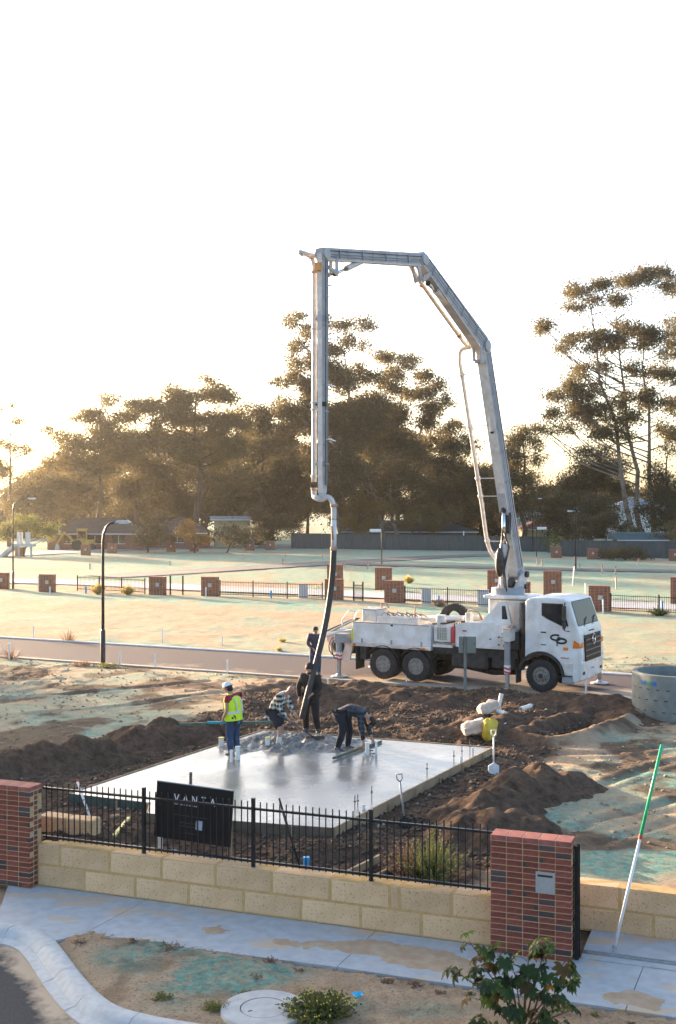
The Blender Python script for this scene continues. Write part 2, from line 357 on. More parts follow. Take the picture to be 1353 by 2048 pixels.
def soil_attrs(me, x, y, heap=None):
    s, t = st(x, y); D = dirt_at(x, y)*(y < 60)
    tb = np.where(s < 1.12, 0.17, 1.32); lot = t > tb
    blotch = sstep(0.50, 0.62, fbm(x, y, 1.2, 5, 61))*(y > 20)*(y < 44)*lot
    D = np.where(lot, np.maximum(D, blotch*0.85), 0)
    twig = sstep(0.62, 0.72, fbm(x, y, 0.5, 4, 91))*0.4*(~lot)
    D = np.maximum(D, twig)
    tr = segdist(x, y, TRENCH); D = np.maximum(D, sstep(1.0, 0.3, tr))
    if heap is not None: D = np.maximum(D, heap)
    n1 = fbm(x, y, 0.8, 5, 41); n2 = fbm(x, y, 2.6, 4, 43)
    M = np.zeros_like(x)
    for px, py, z, rx, ry, k in ((300,1915,ZL,1.1,0.8,2.0),(400,1950,ZL,1.5,0.85,2.6),(520,1940,ZL,1.0,0.6,1.5),(330,2005,ZL,0.9,0.4,0.8),(700,2010,ZL,1.4,0.4,0.5),(860,2020,ZL,0.9,0.35,0.7),
            (1240,1710,0,1.9,1.8,2.0),(1130,1640,0,1.4,1.8,0.8),(1330,1570,0,1.5,2.4,1.6),(1320,1480,0,2.0,3.0,0.7),(60,1475,0,2.6,1.9,1.7),(10,1500,0,1.7,1.2,1.6),(150,1440,0,4.0,3.0,0.5),
            (840,1437,0.0,1.7,1.0,1.0),(1250,1610,0,1.2,1.4,0.6),(100,1395,0,6,5,0.35)):
        M = np.maximum(M, k*blob(x, y, px, py, z, rx, ry))
    M = np.clip(M*sstep(0.25, 0.6, n1*0.6+n2*0.4)*1.6, 0, 1)
    far = sstep(34, 46, y)
    e2 = (x-FEN2.x)*ROADV.x+(y-FEN2.y)*ROADV.y       # distance in front of the second fence line
    band = np.exp(-((e2+3.5)/3.2)**2)*0.95+np.exp(-((e2+14.5)/5)**2)*0.25*(x < 0)+np.exp(-((e2+24.5)/2.6)**2)*0.7*(x < -2)
    PA = np.where(y > 34, np.clip(band*1.25*sstep(0.2, 0.6, n2)+np.where(e2 > 8, 1.0, 0.0)*sstep(0.28, 0.5, fbm(x, y, 7, 4, 51))*1.2, 0, 1), 0)
    PA = np.maximum(PA, 0.6*sstep(0.38, 0.6, fbm(x, y, 4, 5, 71))*(y > 40)*lot)
    PA = np.maximum(PA, 0.42*sstep(0.42, 0.6, n2)*lot*(y < 46))
    M = np.maximum(M, 0.45*np.clip(band, 0, 1)*sstep(0.45, 0.65, n2)*(y > 40))
    for nm, a in (('dirt', np.clip(D, 0, 1)), ('mulch', M*(1-0.4*np.clip(D, 0, 1))), ('pale', np.clip(PA, 0, 1))):
        at = me.attributes.new(nm, 'FLOAT', 'POINT'); at.data.foreach_set('value', np.ascontiguousarray(a, dtype=np.float32).ravel())
FEN2 = G(313, 1190, 0)
TRENCH = [G(1100,1478), G(1180,1455), G(1230,1430)]
GZ = GZ-0.35*np.exp(-(segdist(GX, GY, TRENCH)/0.28)**2)+0.25*np.exp(-((segdist(GX, GY, TRENCH)-0.7)/0.3)**2)
gme = rawmesh('ground', np.stack([GX, GY, GZ], -1).reshape(-1, 3), faces, SOIL, True)
soil_attrs(gme, GX.ravel(), GY.ravel())
tag(obj('ground', gme), kind='structure')
# ------------------------------------------------------------------ heaps of dug soil
def heap(label, crest, step=0.07, seed=0):
    """crest: (x, y, height, half width) along the top of the heap"""
    cx = [c[0] for c in crest]; cy = [c[1] for c in crest]; mw = max(c[3] for c in crest)*1.25
    gx, gy = np.meshgrid(np.arange(min(cx)-mw, max(cx)+mw, step), np.arange(min(cy)-mw, max(cy)+mw, step))
    hh = np.full(gx.shape, -0.2)
    for (x0, y0, h0, w0) in crest:
        d = np.hypot(gx-x0, gy-y0)*(1+0.45*(fbm(gx, gy, 0.9, 4, 100+seed)-0.5))
        hh = np.maximum(hh, h0*(1.06-np.sqrt((d/w0)**2+0.004)))
    hh = hh+(fbm(gx, gy, 0.6, 5, 120+seed)-0.5)*0.30*sstep(-0.05, 0.12, hh)+(fbm(gx, gy, 0.2, 3, 140+seed)-0.5)*0.10
    gz = hgt(gx, gy)+hh; ny_, nx_ = gx.shape
    ii = np.arange(nx_*ny_).reshape(ny_, nx_); fc = np.stack([ii[:-1, :-1], ii[:-1, 1:], ii[1:, 1:], ii[1:, :-1]], -1).reshape(-1, 4)
    keep = (hh.ravel()[fc].max(1) > -0.06)&(~inpoly(gx, gy, SLAB).ravel()[fc].any(1)); fc = fc[keep]
    used = np.unique(fc); remap = np.full(nx_*ny_, -1); remap[used] = np.arange(len(used))
    c0 = Vector((sum(cx)/len(cx), sum(cy)/len(cy), 0))
    me = rawmesh('soil_heap', np.stack([gx, gy, gz], -1).reshape(-1, 3)[used]-np.array(c0), remap[fc], SOIL, True)
    soil_attrs(me, gx.ravel()[used], gy.ravel()[used], np.ones(len(used))*0.95)
    o = obj('soil_heap', me); o.location = c0; tag(o, label, 'soil heap', 'heaps of dug soil round the slab')
def gp(px, py, h, w): p = G(px, py, 0); return (p.x, p.y, h, w)
heap('long dark ridge of dug soil beside the slab edge under the yellow-vested worker', [gp(*a) for a in ((-60,1560,.5,1.1),(20,1548,.5,1.0),(90,1535,.55,1.0),(150,1520,.6,1.05),(215,1515,.5,.9),(270,1497,.62,1.1),(330,1480,.66,1.15),(385,1478,.5,.95),(420,1468,.45,.8))], 0.07, 1)
heap('tall rounded soil heap farthest back in the row right of the slab', [gp(1085,1580,.56,1.05), gp(1125,1575,.44,.9)], 0.055, 2)
heap('small soil heap between two taller heaps right of the slab', [gp(1040,1592,.5,.8), gp(1060,1598,.42,.7)], 0.055, 3)
heap('broad soil heap in the middle of the row right of the slab', [gp(968,1634,.54,.95), gp(995,1622,.48,.9)], 0.055, 4)
heap('soil heap closest to the brick pillar with the letterbox', [gp(925,1668,.5,.75), gp(985,1672,.55,.85), gp(1030,1665,.42,.8)], 0.055, 5)
heap('low dark soil heap behind the far slab edge under the cement bags', [gp(905,1470,.3,.8), gp(960,1468,.42,.9), gp(1000,1455,.3,.9)], 0.07, 6)
heap('dark soil bank between the slab and the truck rear wheels', [gp(650,1400,.35,1.2), gp(720,1388,.4,1.3), gp(800,1398,.35,1.2), gp(860,1402,.3,1.2)], 0.09, 7)
heap('low soil bank beside the concrete ring at the road edge', [gp(1120,1415,.3,1.1), gp(1180,1420,.35,1.2), gp(1240,1422,.45,1.2), gp(1260,1440,.3,1.0)], 0.09, 8)
# ------------------------------------------------------------------ roads
ASPH = mat('asphalt', (0.045, 0.05, 0.058), 0.85, col2=(0.085, 0.085, 0.09), scale=60, bump=0.01, bscale=160)
def asphalt_sandy(name, base, base2, lo, hi, sc):
    m = mat(name, base, 0.85, col2=base2, scale=70, bump=0.008, bscale=150, spec=0.1); n = m.node_tree; L = n.links; b = n.nodes['Principled BSDF']
    g = n.nodes.new('ShaderNodeNewGeometry'); a = n.nodes.new('ShaderNodeAttribute'); a.attribute_name = 'sand'
    q = n.nodes.new('ShaderNodeTexNoise'); q.inputs['Scale'].default_value = sc; q.inputs['Detail'].default_value = 9; q.inputs['Roughness'].default_value = 0.65; L.new(g.outputs['Position'], q.inputs['Vector'])
    ad = n.nodes.new('ShaderNodeMath'); ad.operation = 'ADD'; L.new(q.outputs['Fac'], ad.inputs[0]); L.new(a.outputs['Fac'], ad.inputs[1])
    r = n.nodes.new('ShaderNodeMapRange'); r.inputs['From Min'].default_value = lo; r.inputs['From Max'].default_value = hi; L.new(ad.outputs[0], r.inputs['Value'])
    mx = n.nodes.new('ShaderNodeMix'); mx.data_type = 'RGBA'; old = b.inputs['Base Color'].links[0].from_socket
    L.new(r.outputs['Result'], mx.inputs['Factor']); L.new(old, mx.inputs['A']); mx.inputs['B'].default_value = (0.43, 0.335, 0.24, 1); L.new(mx.outputs['Result'], b.inputs['Base Color'])
    return m
ROADM = asphalt_sandy('sandy_asphalt', (0.034, 0.037, 0.043), (0.062, 0.063, 0.068), 0.74, 0.98, 1.7)
gx, gy = np.meshgrid(np.arange(-9, 8, 0.12), np.arange(9, 19.2, 0.12)); ii = np.arange(gx.size).reshape(gx.shape)
fc = np.stack([ii[:-1, :-1], ii[:-1, 1:], ii[1:, 1:], ii[1:, :-1]], -1).reshape(-1, 4); keep = inpoly(gx, gy, ROADPOLY).ravel()[fc].any(1)
rme = rawmesh('road', np.stack([gx, gy, np.full(gx.shape, -0.735)], -1).reshape(-1, 3), fc[keep], ROADM, True)
at = rme.attributes.new('sand', 'FLOAT', 'POINT'); at.data.foreach_set('value', (0.50*sstep(0.95, 0.2, segdist(gx, gy, KERB))).astype(np.float32).ravel())
tag(obj('road', rme), kind='structure')
CONC = mat('kerb_concrete', (0.43, 0.445, 0.452), 0.8, col2=(0.355, 0.365, 0.37), scale=9, bump=0.006, bscale=90)
def sweep(name, line, prof, m, parent=None, close_prof=True):
    """prof: (offset to the left of the line, z); points go round the section"""
    mb = MB(); n = len(prof); k = len(line)
    for i, p in enumerate(line):
        t = (line[min(i+1, k-1)]-line[max(i-1, 0)]); t.z = 0; t.normalize(); l = Vector((-t.y, t.x, 0))
        for o_, z in prof: q = p+l*o_; mb.v.append((q.x, q.y, z))
    for i in range(k-1):
        for j in range(n): a = i*n+j; b = i*n+(j+1) % n; mb.f.append((a, b, b+n, a+n)); mb.mi.append(0)
    mb.f.append(tuple(range(n))); mb.mi.append(0); mb.f.append(tuple((k-1)*n+j for j in range(n-1, -1, -1))); mb.mi.append(0)
    return mb.build(name, m, parent, smooth=35)
kerb = thing('kerb', None, None); kerb['kind'] = 'structure'
acc = [0.0]
for i in range(1, len(KERB)): acc.append(acc[-1]+(KERB[i]-KERB[i-1]).length)
kp = [(0.21, -0.72), (0.21, -0.59), (0.17, -0.575), (0.02, -0.58), (-0.06, -0.625), (-0.12, -0.69), (-0.27, -0.715), (-0.27, -0.80), (0.21, -0.80)]
cut = [0]
for i in range(1, len(KERB)):                        # a casting joint about every metre
    if acc[i]-acc[cut[-1]] > 0.95: cut.append(i)
for a, b in zip(cut[:-1], cut[1:]):
    seg = [KERB[q].copy() for q in range(a, b+1)]
    d = (seg[-1]-seg[-2]).normalized(); seg[-1] = seg[-1]-d*0.010
    sweep('kerb_stone', seg, kp, CONC, kerb)
KNEAR = mat('sandy_kerb', (0.36, 0.30, 0.23), 0.9, col2=(0.28, 0.26, 0.24), scale=1.5)
def strip(name, c, d, v, half, z, l0, l1, m, n=40):
    gx_ = []; mb = MB()
    for i in range(n):
        a = l0+(l1-l0)*i/n; b = l0+(l1-l0)*(i+1)/n
        q = [c+d*a+v*-half, c+d*b+v*-half, c+d*b+v*half, c+d*a+v*half]
        mb.quad(*[(p.x, p.y, z) for p in q])
    o = mb.build(name, m); tag(o, kind='structure'); return o
ROAD2 = asphalt_sandy('pinkish_asphalt', (0.07, 0.057, 0.062), (0.105, 0.086, 0.088), 0.80, 1.06, 0.35)
_g = np.linspace(0, 1, 2)
ny2, nx2 = 14, 160
A_, B_ = np.meshgrid(np.linspace(-70, 110, nx2), np.linspace(-ROADW/2, ROADW/2, ny2))
RX = ROADC.x+ROADD.x*A_+ROADV.x*B_; RY = ROADC.y+ROADD.y*A_+ROADV.y*B_
ii = np.arange(A_.size).reshape(A_.shape); fc = np.stack([ii[:-1, :-1], ii[:-1, 1:], ii[1:, 1:], ii[1:, :-1]], -1).reshape(-1, 4)
rme = rawmesh('road', np.stack([RX, RY, np.full(RX.shape, 0.0)], -1).reshape(-1, 3), fc, ROAD2, True)
sa = 0.04+0.26*sstep(-0.2, -2.2, B_)+0.25*sstep(10, 24, A_)
at = rme.attributes.new('sand', 'FLOAT', 'POINT'); at.data.foreach_set('value', sa.astype(np.float32).ravel())
tag(obj('road', rme), kind='structure')
for sgn, nm in ((1, 'far'), (-1, 'near')):
    c = ROADC+ROADV*(sgn*(ROADW/2+0.15))
    kb = thing('kerb', None, None); kb['kind'] = 'structure'
    for a in range(-30, 60, 3):
        l = [c+ROADD*a, c+ROADD*(a+2.985)]
        if sgn < 0: l = [q+Vector((0, 0, 0)) for q in l]
        if sgn < 0: sweep('kerb_stone', l, [(0.12, -0.1), (0.12, 0.012), (-0.12, 0.012), (-0.12, -0.1)], KNEAR, kb); continue
        sweep('kerb_stone', l, [(0.16, -0.1), (0.16, 0.045), (0.10, 0.06), (-0.10, 0.06), (-0.16, 0.035), (-0.16, -0.1)], CONC, kb)
def px_road(name, pts, m, half, z=0.03):
    line = smooth_line([G(px, py, 0) for px, py in pts], 6); mb = MB(); prev = None
    for i, p in enumerate(line):
        t = line[min(i+1, len(line)-1)]-line[max(i-1, 0)]; t.z = 0; t.normalize(); l = Vector((-t.y, t.x, 0))*half
        cur = ((p+l).x, (p+l).y, z), ((p-l).x, (p-l).y, z)
        if prev: mb.quad(prev[1], cur[1], cur[0], prev[0])
        prev = cur
    return tag(mb.build(name, m), kind='structure')
PALE = mat('pale_street', (0.36, 0.37, 0.39), 0.85, col2=(0.29, 0.29, 0.30), scale=0.5)
DARKR = mat('far_asphalt', (0.10, 0.095, 0.10), 0.85, col2=(0.15, 0.135, 0.13), scale=0.4)
px_road('street', ((-120,1160),(160,1166),(400,1177),(640,1186),(820,1194),(1000,1201),(1353,1215),(1600,1225)), PALE, 2.4, 0.06)
px_road('road', ((200,1154),(330,1147),(470,1138),(640,1128),(760,1121),(880,1114),(1000,1110)), DARKR, 2.6, 0.07)
px_road('road', ((690,1128),(830,1132),(1000,1137),(1200,1141),(1400,1144)), DARKR, 2.2, 0.08)
px_road('street', ((-150,1118),(0,1111),(120,1105),(220,1100),(350,1096),(480,1094),(600,1093)), PALE, 4.0, 0.09)
# ------------------------------------------------------------------ footpath of cast panels
PATHM = mat('footpath_concrete', (0.39, 0.405, 0.415), 0.8, col2=(0.325, 0.337, 0.345), scale=5, bump=0.004, bscale=130)
def add_sand(m, lo, hi, scale=(0.7, 2.6)):
    n = m.node_tree; L = n.links; b = n.nodes['Principled BSDF']; g = n.nodes.new('ShaderNodeNewGeometry')
    mp = n.nodes.new('ShaderNodeMapping'); mp.inputs['Rotation'].default_value = (0, 0, -WRZ); mp.inputs['Scale'].default_value = (scale[0], scale[1], 1)
    L.new(g.outputs['Position'], mp.inputs['Vector'])
    q = n.nodes.new('ShaderNodeTexNoise'); q.inputs['Scale'].default_value = 1.0; q.inputs['Detail'].default_value = 8; q.inputs['Roughness'].default_value = 0.62; L.new(mp.outputs['Vector'], q.inputs['Vector'])
    r = n.nodes.new('ShaderNodeMapRange'); r.inputs['From Min'].default_value = lo; r.inputs['From Max'].default_value = hi; L.new(q.outputs['Fac'], r.inputs['Value'])
    mx = n.nodes.new('ShaderNodeMix'); mx.data_type = 'RGBA'; old = b.inputs['Base Color'].links[0].from_socket
    L.new(r.outputs['Result'], mx.inputs['Factor']); L.new(old, mx.inputs['A']); mx.inputs['B'].default_value = (0.46, 0.35, 0.245, 1); L.new(mx.outputs['Result'], b.inputs['Base Color'])
add_sand(PATHM, 0.565, 0.62)
fp = thing('footpath', None, None); fp['kind'] = 'structure'
def panel(pts, z0, z1, parent, m=PATHM, name='panel'):
    mb = MB(); n = len(pts); ce = sum((Vector((p[0], p[1], 0)) for p in pts), Vector())/n
    q = [Vector((p[0], p[1], 0)) for p in pts]
    q = [p+(ce-p).normalized()*0.006 for p in q]
    k = 0; mb.v = [(p.x, p.y, z0) for p in q]+[(p.x, p.y, z1) for p in q]
    mb.f = [tuple(range(n-1, -1, -1)), tuple(range(n, 2*n))]+[(i, (i+1) % n, n+(i+1) % n, n+i) for i in range(n)]; mb.mi = [0]*len(mb.f)
    return mb.build(name, m, parent)
sj = [st(G(225, 1838, ZL).x, G(225, 1838, ZL).y)[0]]
panel(RAMP, ZL-0.1, ZL, fp)
j0a, j0b = G(285, 1806, ZL), G(166, 1869, ZL); s0a, t0a = st(j0a.x, j0a.y); s0b, t0b = st(j0b.x, j0b.y)
slant = (s0b-s0a)/(t0b-t0a)
for k in range(5):
    a = s0a+4.05*k; b = a+4.05
    def e(s_, t_): return W(s_+slant*(t_-t0a)*0.55, t_)
    if k == 0: pts = [W(s0b, t0b), e(b, -1.53), e(b, -0.004), W(s0a, -0.004)]
    else: pts = [e(a, -1.53), e(b, -1.53), e(b, -0.004), e(a, -0.004)]
    panel(pts, ZL-0.1, ZL, fp)
def drift(label, poly, seed, h=0.012):
    pp_ = [G(a, b, ZL) for a, b in poly]; x0, x1 = min(p.x for p in pp_)-.3, max(p.x for p in pp_)+.3; y0, y1 = min(p.y for p in pp_)-.3, max(p.y for p in pp_)+.3
    gx_, gy_ = np.meshgrid(np.arange(x0, x1, 0.03), np.arange(y0, y1, 0.03)); d_ = segdist(gx_, gy_, pp_+[pp_[0]]); d_ = np.where(inpoly(gx_, gy_, pp_), d_, -d_)+(fbm(gx_, gy_, 0.5, 5, seed)-0.5)*0.5+(fbm(gx_, gy_, 0.08, 3, seed+3)-0.5)*0.12
    hh_ = np.clip(d_*0.10, -0.02, h)+(fbm(gx_, gy_, 0.06, 2, seed+9)-0.5)*0.004; ii_ = np.arange(gx_.size).reshape(gx_.shape); fc_ = np.stack([ii_[:-1, :-1], ii_[:-1, 1:], ii_[1:, 1:], ii_[1:, :-1]], -1).reshape(-1, 4)
    s_, t_ = st(gx_, gy_); fc_ = fc_[(hh_.ravel()[fc_].max(1) > -0.002) & (t_.ravel()[fc_].max(1) < -0.02)]; used_ = np.unique(fc_); rm_ = np.full(gx_.size, -1); rm_[used_] = np.arange(len(used_))
    me_ = rawmesh('sand_drift', np.stack([gx_, gy_, ZL+hh_], -1).reshape(-1, 3)[used_], rm_[fc_], SANDM, True); tag(obj('sand_drift', me_), label, 'sand', kind='stuff')
SANDM = mat('blown_sand', (0.44, 0.32, 0.215), 0.95, col2=(0.36, 0.255, 0.165), scale=6, bump=0.004, bscale=90, spec=0.1)
drift('broad drift of orange sand lying across the footpath left of the leafy plant', ((560,1884),(650,1874),(730,1882),(810,1892),(900,1908),(950,1930),(940,1950),(850,1938),(760,1922),(680,1906),(610,1897)), 5)
drift('small patch of sand on the footpath in front of the sign', ((400,1856),(440,1850),(468,1862),(440,1872),(410,1868)), 15)
drift('sandy smears on the footpath right of the leafy plant', ((1215,1990),(1260,1985),(1330,2005),(1320,2020),(1240,2008)), 25, 0.006)
dw = thing('driveway', None, None); dw['kind'] = 'structure'
for a, b in ((1.35, 4.2), (4.2, 7.2)):
    panel([W(a, 0.002), W(b, 0.002), W(b, 0.185), W(a, 0.185)], ZL-0.1, ZL+0.012, dw)
    panel([W(a, 0.275), W(b, 0.275), W(b, 1.145), W(a, 1.145)], ZL-0.1, ZL+0.03, dw)
GALV = mat('galvanised_steel', (0.42, 0.43, 0.44), 0.45, 0.7, col2=(0.33, 0.34, 0.35), scale=12)
mb = MB(); p = W(1.4, 0.23, 0)
mb.bar(W(1.42, 0.23, ZL+0.02), W(7.2, 0.23, ZL+0.02), 0.08, 0.03); mb.bar(W(1.42, 0.23, ZL+0.045), W(7.2, 0.23, ZL+0.045), 0.02, 0.02)
single(mb, 'gate_track', GALV, 'steel sliding gate track set in the driveway beside the letterbox pillar', 'gate track', W(1.42, 0.23, ZL))
# ------------------------------------------------------------------ limestone retaining walls
def limestone(name, c1, c2):
    m = mat(name, c1, 0.95, col2=c2, scale=3.0, bump=0.02, bscale=38, rnd=0.11, spec=0.1); n = m.node_tree; L = n.links; b = n.nodes['Principled BSDF']
    tc = n.nodes.new('ShaderNodeTexCoord'); vz = n.nodes.new('ShaderNodeTexNoise'); vz.inputs['Scale'].default_value = 30; vz.inputs['Detail'].default_value = 3; L.new(tc.outputs['Object'], vz.inputs['Vector'])
    r = n.nodes.new('ShaderNodeValToRGB'); e = r.color_ramp.elements; e[0].position = 0.33; e[0].color = (0.45, 0.36, 0.28, 1); e[1].position = 0.42; e[1].color = (1, 1, 1, 1); L.new(vz.outputs['Fac'], r.inputs['Fac'])
    mx = n.nodes.new('ShaderNodeMix'); mx.data_type = 'RGBA'; mx.blend_type = 'MULTIPLY'; mx.inputs['Factor'].default_value = 0.6; old = b.inputs['Base Color'].links[0].from_socket
    L.new(old, mx.inputs['A']); L.new(r.outputs['Color'], mx.inputs['B']); L.new(mx.outputs['Result'], b.inputs['Base Color']); return m
LIME = limestone('limestone', (0.68, 0.45, 0.265), (0.58, 0.375, 0.21))
MORT = mat('limestone_mortar', (0.48, 0.30, 0.125), 0.95, col2=(0.55, 0.36, 0.17), scale=9, bump=0.012, bscale=60, spec=0.1)
def rough_block(L_, h, d, seed):
    bm = bmesh.new(); bmesh.ops.create_cube(bm, size=1.0)
    for w in bm.verts: w.co = Vector((w.co.x*L_, w.co.y*d, w.co.z*h))
    bmesh.ops.bevel(bm, geom=bm.edges[:], offset=0.016, segments=1, affect='EDGES', profile=0.5)
    rr = random.Random(seed)
    for w in bm.verts: w.co += Vector((rr.uniform(-1, 1)*.007, rr.uniform(-1, 1)*.005, rr.uniform(-1, 1)*.006))
    me = bpy.data.meshes.new('limestone_block'); bm.to_mesh(me); bm.free(); me.materials.append(LIME); return me
BLK = [rough_block(0.965, 0.345, 0.34, i) for i in range(5)]
def lime_wall(name, label, s0, s1, t, z0, joints_top, joints_bot, depth=0.35):
    o = thing(name, label, 'wall', W(s0, t, z0), WRZ)
    Lw = s1-s0
    MB().box((0.0, 0.008, 0.0), (Lw, depth-0.012, 0.722)).build('mortar', MORT, o)
    for row, js in ((0, joints_bot), (1, joints_top)):
        ed = [0.0]+[j for j in js if 0.05 < j < Lw-0.05]+[Lw]
        for i, (a, b) in enumerate(zip(ed[:-1], ed[1:])):
            me = BLK[(i*3+row) % 5] if abs(b-a-1.0) < 0.06 else rough_block(max(b-a-0.035, 0.05), 0.345, 0.34, 50+i+row*9)
            q = obj('limestone_block', me, o); q.location = ((a+b)/2, depth/2-0.004, 0.1825+row*0.368)
            if me in BLK: q.scale.x = (b-a-0.035)/0.965
    return o
lime_wall('limestone_wall', 'long pale limestone block wall under the black picket fence', -8.04, 0.055, 0.0, ZL,
          [0.46, 1.45, 2.45, 3.45, 4.46, 5.47, 6.46, 6.62, 7.45], [0.95, 1.95, 2.96, 3.96, 4.97, 5.98, 6.97])
lime_wall('limestone_wall', 'set back limestone block wall behind the driveway and gate track', 1.0, 7.2, 1.15, ZL, [0.78, 1.78, 2.78, 3.78, 4.78], [1.28, 2.28, 3.28, 4.28])
lime_wall('limestone_wall', 'short limestone return hidden behind the letterbox pillar', 0.75, 1.10, 0.36, ZL, [], []) if False else None
# ------------------------------------------------------------------ brick pillars
def brick_mat(name, c1, c2): return mat(name, c1, 0.85, col2=c2, scale=14, rnd=0.22, bump=0.004, bscale=90, spec=0.25)
BR_RED = brick_mat('red_brick', (0.235, 0.070, 0.048), (0.17, 0.048, 0.037))
BR_DARK = brick_mat('dark_brick', (0.060, 0.050, 0.055), (0.095, 0.058, 0.055))
BR_TOP = brick_mat('top_brick', (0.30, 0.105, 0.085), (0.22, 0.075, 0.065))
BMORT = mat('brick_mortar', (0.50, 0.35, 0.19), 0.95, col2=(0.42, 0.29, 0.155), scale=12)
def two_tone(me):                                    # one end of the brick is fired dark
    return me
def brick_mesh(L_, d, h, m, cut=None):
    mb = MB()
    if cut: 
        mb.cur = 0; mb.box((-L_/2, -d/2, -h/2), (cut, d/2, h/2), bev=0.004); mb.cur = 1; mb.box((cut+0.0005, -d/2, -h/2), (L_/2, d/2, h/2), bev=0.004)
        return mb.mesh('brick', [BR_RED, BR_DARK])
    mb.box((-L_/2, -d/2, -h/2), (L_/2, d/2, h/2), bev=0.005); return mb.mesh('brick', m)
ST = [brick_mesh(.23, .11, .0765, BR_RED), brick_mesh(.23, .11, .0765, BR_DARK), brick_mesh(.23, .11, .0765, None, 0.05)]
HD = [brick_mesh(.11, .11, .0765, BR_RED), brick_mesh(.11, .11, .0765, BR_DARK)]
CAP = brick_mesh(.23, .352, .0765, BR_TOP)
def brick_pillar(label, s0, t0, seed):
    o = thing('brick_pillar', label, 'pillar', W(s0, t0, ZL), WRZ, 'brick pillars of the front fence'); rr = random.Random(seed)
    MB().box((0.006, 0.006, 0), (1.194, 0.344, 1.742)).build('mortar', BMORT, o)
    for c in range(20):
        z = 0.0875*c+0.0445
        for i in range(5):
            x = 0.12+0.24*i
            if c == 19: q = obj('brick', CAP, o); q.location = (x, 0.175, z); continue
            for y in (0.055, 0.295):
                k = rr.random(); q = obj('brick', ST[0 if k < 0.77 else (1 if k < 0.89 else 2)], o); q.location = (x+rr.uniform(-.002, .002), y, z+rr.uniform(-.001, .001))
                if rr.random() < 0.5: q.rotation_euler.z = math.pi
        if c < 19:
            for x in (0.06, 1.14): q = obj('brick', HD[0 if rr.random() < 0.8 else 1], o); q.location = (x, 0.175, z)
    return o
bp_r = brick_pillar('red brick pillar with a grey letterbox plate at the driveway', 0.06, -0.22, 3)
STEEL = mat('brushed_steel', (0.40, 0.39, 0.385), 0.5, 0.3, col2=(0.34, 0.335, 0.33), scale=30)
BLK_M = mat('black_paint', (0.012, 0.012, 0.013), 0.45, col2=(0.02, 0.02, 0.02), scale=20)
lb = MB().box((0.675, -0.012, 0.96), (0.955, 0.03, 1.275), bev=0.004).build('letterbox', STEEL, bp_r)
MB().box((0.705, -0.0145, 1.205), (0.925, -0.011, 1.235)).build('slot', BLK_M, lb)
bp_l = brick_pillar('red brick pillar at the left end of the picket fence', -9.25, -0.20, 4)
# ------------------------------------------------------------------ black picket fence
FENCE = mat('fence_powdercoat', (0.010, 0.0105, 0.012), 0.4, col2=(0.016, 0.016, 0.018), scale=8)
fo = thing('picket_fence', 'black steel picket fence on top of the long limestone wall', 'fence', W(0, 0.17, 0.135), WRZ)
for z in (0.075, 0.93):
    MB().box((-8.03, -0.019, z-0.019), (0.05, 0.019, z+0.019)).build('rail', FENCE, fo)
pk = MB(); pk.box((-.008, -.008, 0.03), (.008, .008, 1.05)); k = len(pk.v)
pk = pk.mesh('picket', FENCE)
posts = [s_at(288, 0.17), s_at(507, 0.17), s_at(743, 0.17)]
s = -7.97
while s < 0.04:
    if min(abs(s-q) for q in posts) > 0.045: q = obj('picket', pk, fo); q.location = (s, 0, 0); q.rotation_euler.y = random.uniform(-.004, .004)
    s += 0.1145
for s in posts:
    q = MB().box((s-.027, -.027, -.02), (s+.027, .027, 1.09)).build('post', FENCE, fo)
    MB().box((s-.03, -.03, 1.09), (s+.03, .03, 1.105)).build('cap', FENCE, q)
    MB().box((s-.06, -.06, -.022), (s+.06, .06, -.012)).build('base_plate', FENCE, q)
mb = MB(); mb.box((0, -.03, 0), (.065, .20, 1.66)); 
gp_ = thing('gate_post', 'black steel gate channel fixed to the side of the letterbox pillar', 'gate post', W(1.275, -0.08, ZL), WRZ)
MB().box((0, -.0, 0), (.012, .13, 1.66)).build('back_plate', FENCE, gp_)
for y in (0.0, 0.118): MB().box((.012, y, 0), (.065, y+.012, 1.66)).build('flange', FENCE, gp_)
MB().box((.012, .012, 0.01), (.03, .118, 1.65)).build('web', FENCE, gp_)
# ------------------------------------------------------------------ the slab
WET = mat('wet_concrete', (0.185, 0.178, 0.165), 0.24, col2=(0.25, 0.24, 0.225), scale=0.9, rvar=0.24, bump=0.011, bscale=4.5, spec=0.6)
sl_o = thing('concrete_slab', 'smooth wet grey concrete house slab being poured', 'concrete slab', Vector((sum(p.x for p in SLAB)/7, sum(p.y for p in SLAB)/7, 0)))
mb = MB(); n = 7
mb.v = [(p.x, p.y, -0.15) for p in SLAB]+[(p.x, p.y, SLAB_Z) for p in SLAB]
mb.f = [tuple(range(n, 2*n)), tuple(range(n-1, -1, -1))]+[(i, (i+1) % n, n+(i+1) % n, n+i) for i in range(n)]; mb.mi = [0]*len(mb.f)
mb.build('pour', WET, sl_o, world=True)
TIMB = mat('form_timber', (0.36, 0.25, 0.15), 0.85, col2=(0.27, 0.18, 0.105), scale=4, bump=0.003, bscale=60)
TIMD = mat('weathered_timber', (0.16, 0.12, 0.085), 0.9, col2=(0.11, 0.085, 0.06), scale=5, bump=0.003, bscale=60)
TGREEN = mat('green_form_ply', (0.045, 0.075, 0.065), 0.7, col2=(0.03, 0.05, 0.045), scale=4)
fw = thing('slab_formwork', 'timber boards and stakes boxing in the wet slab', 'formwork', sl_o.location.copy())
cen = sl_o.location
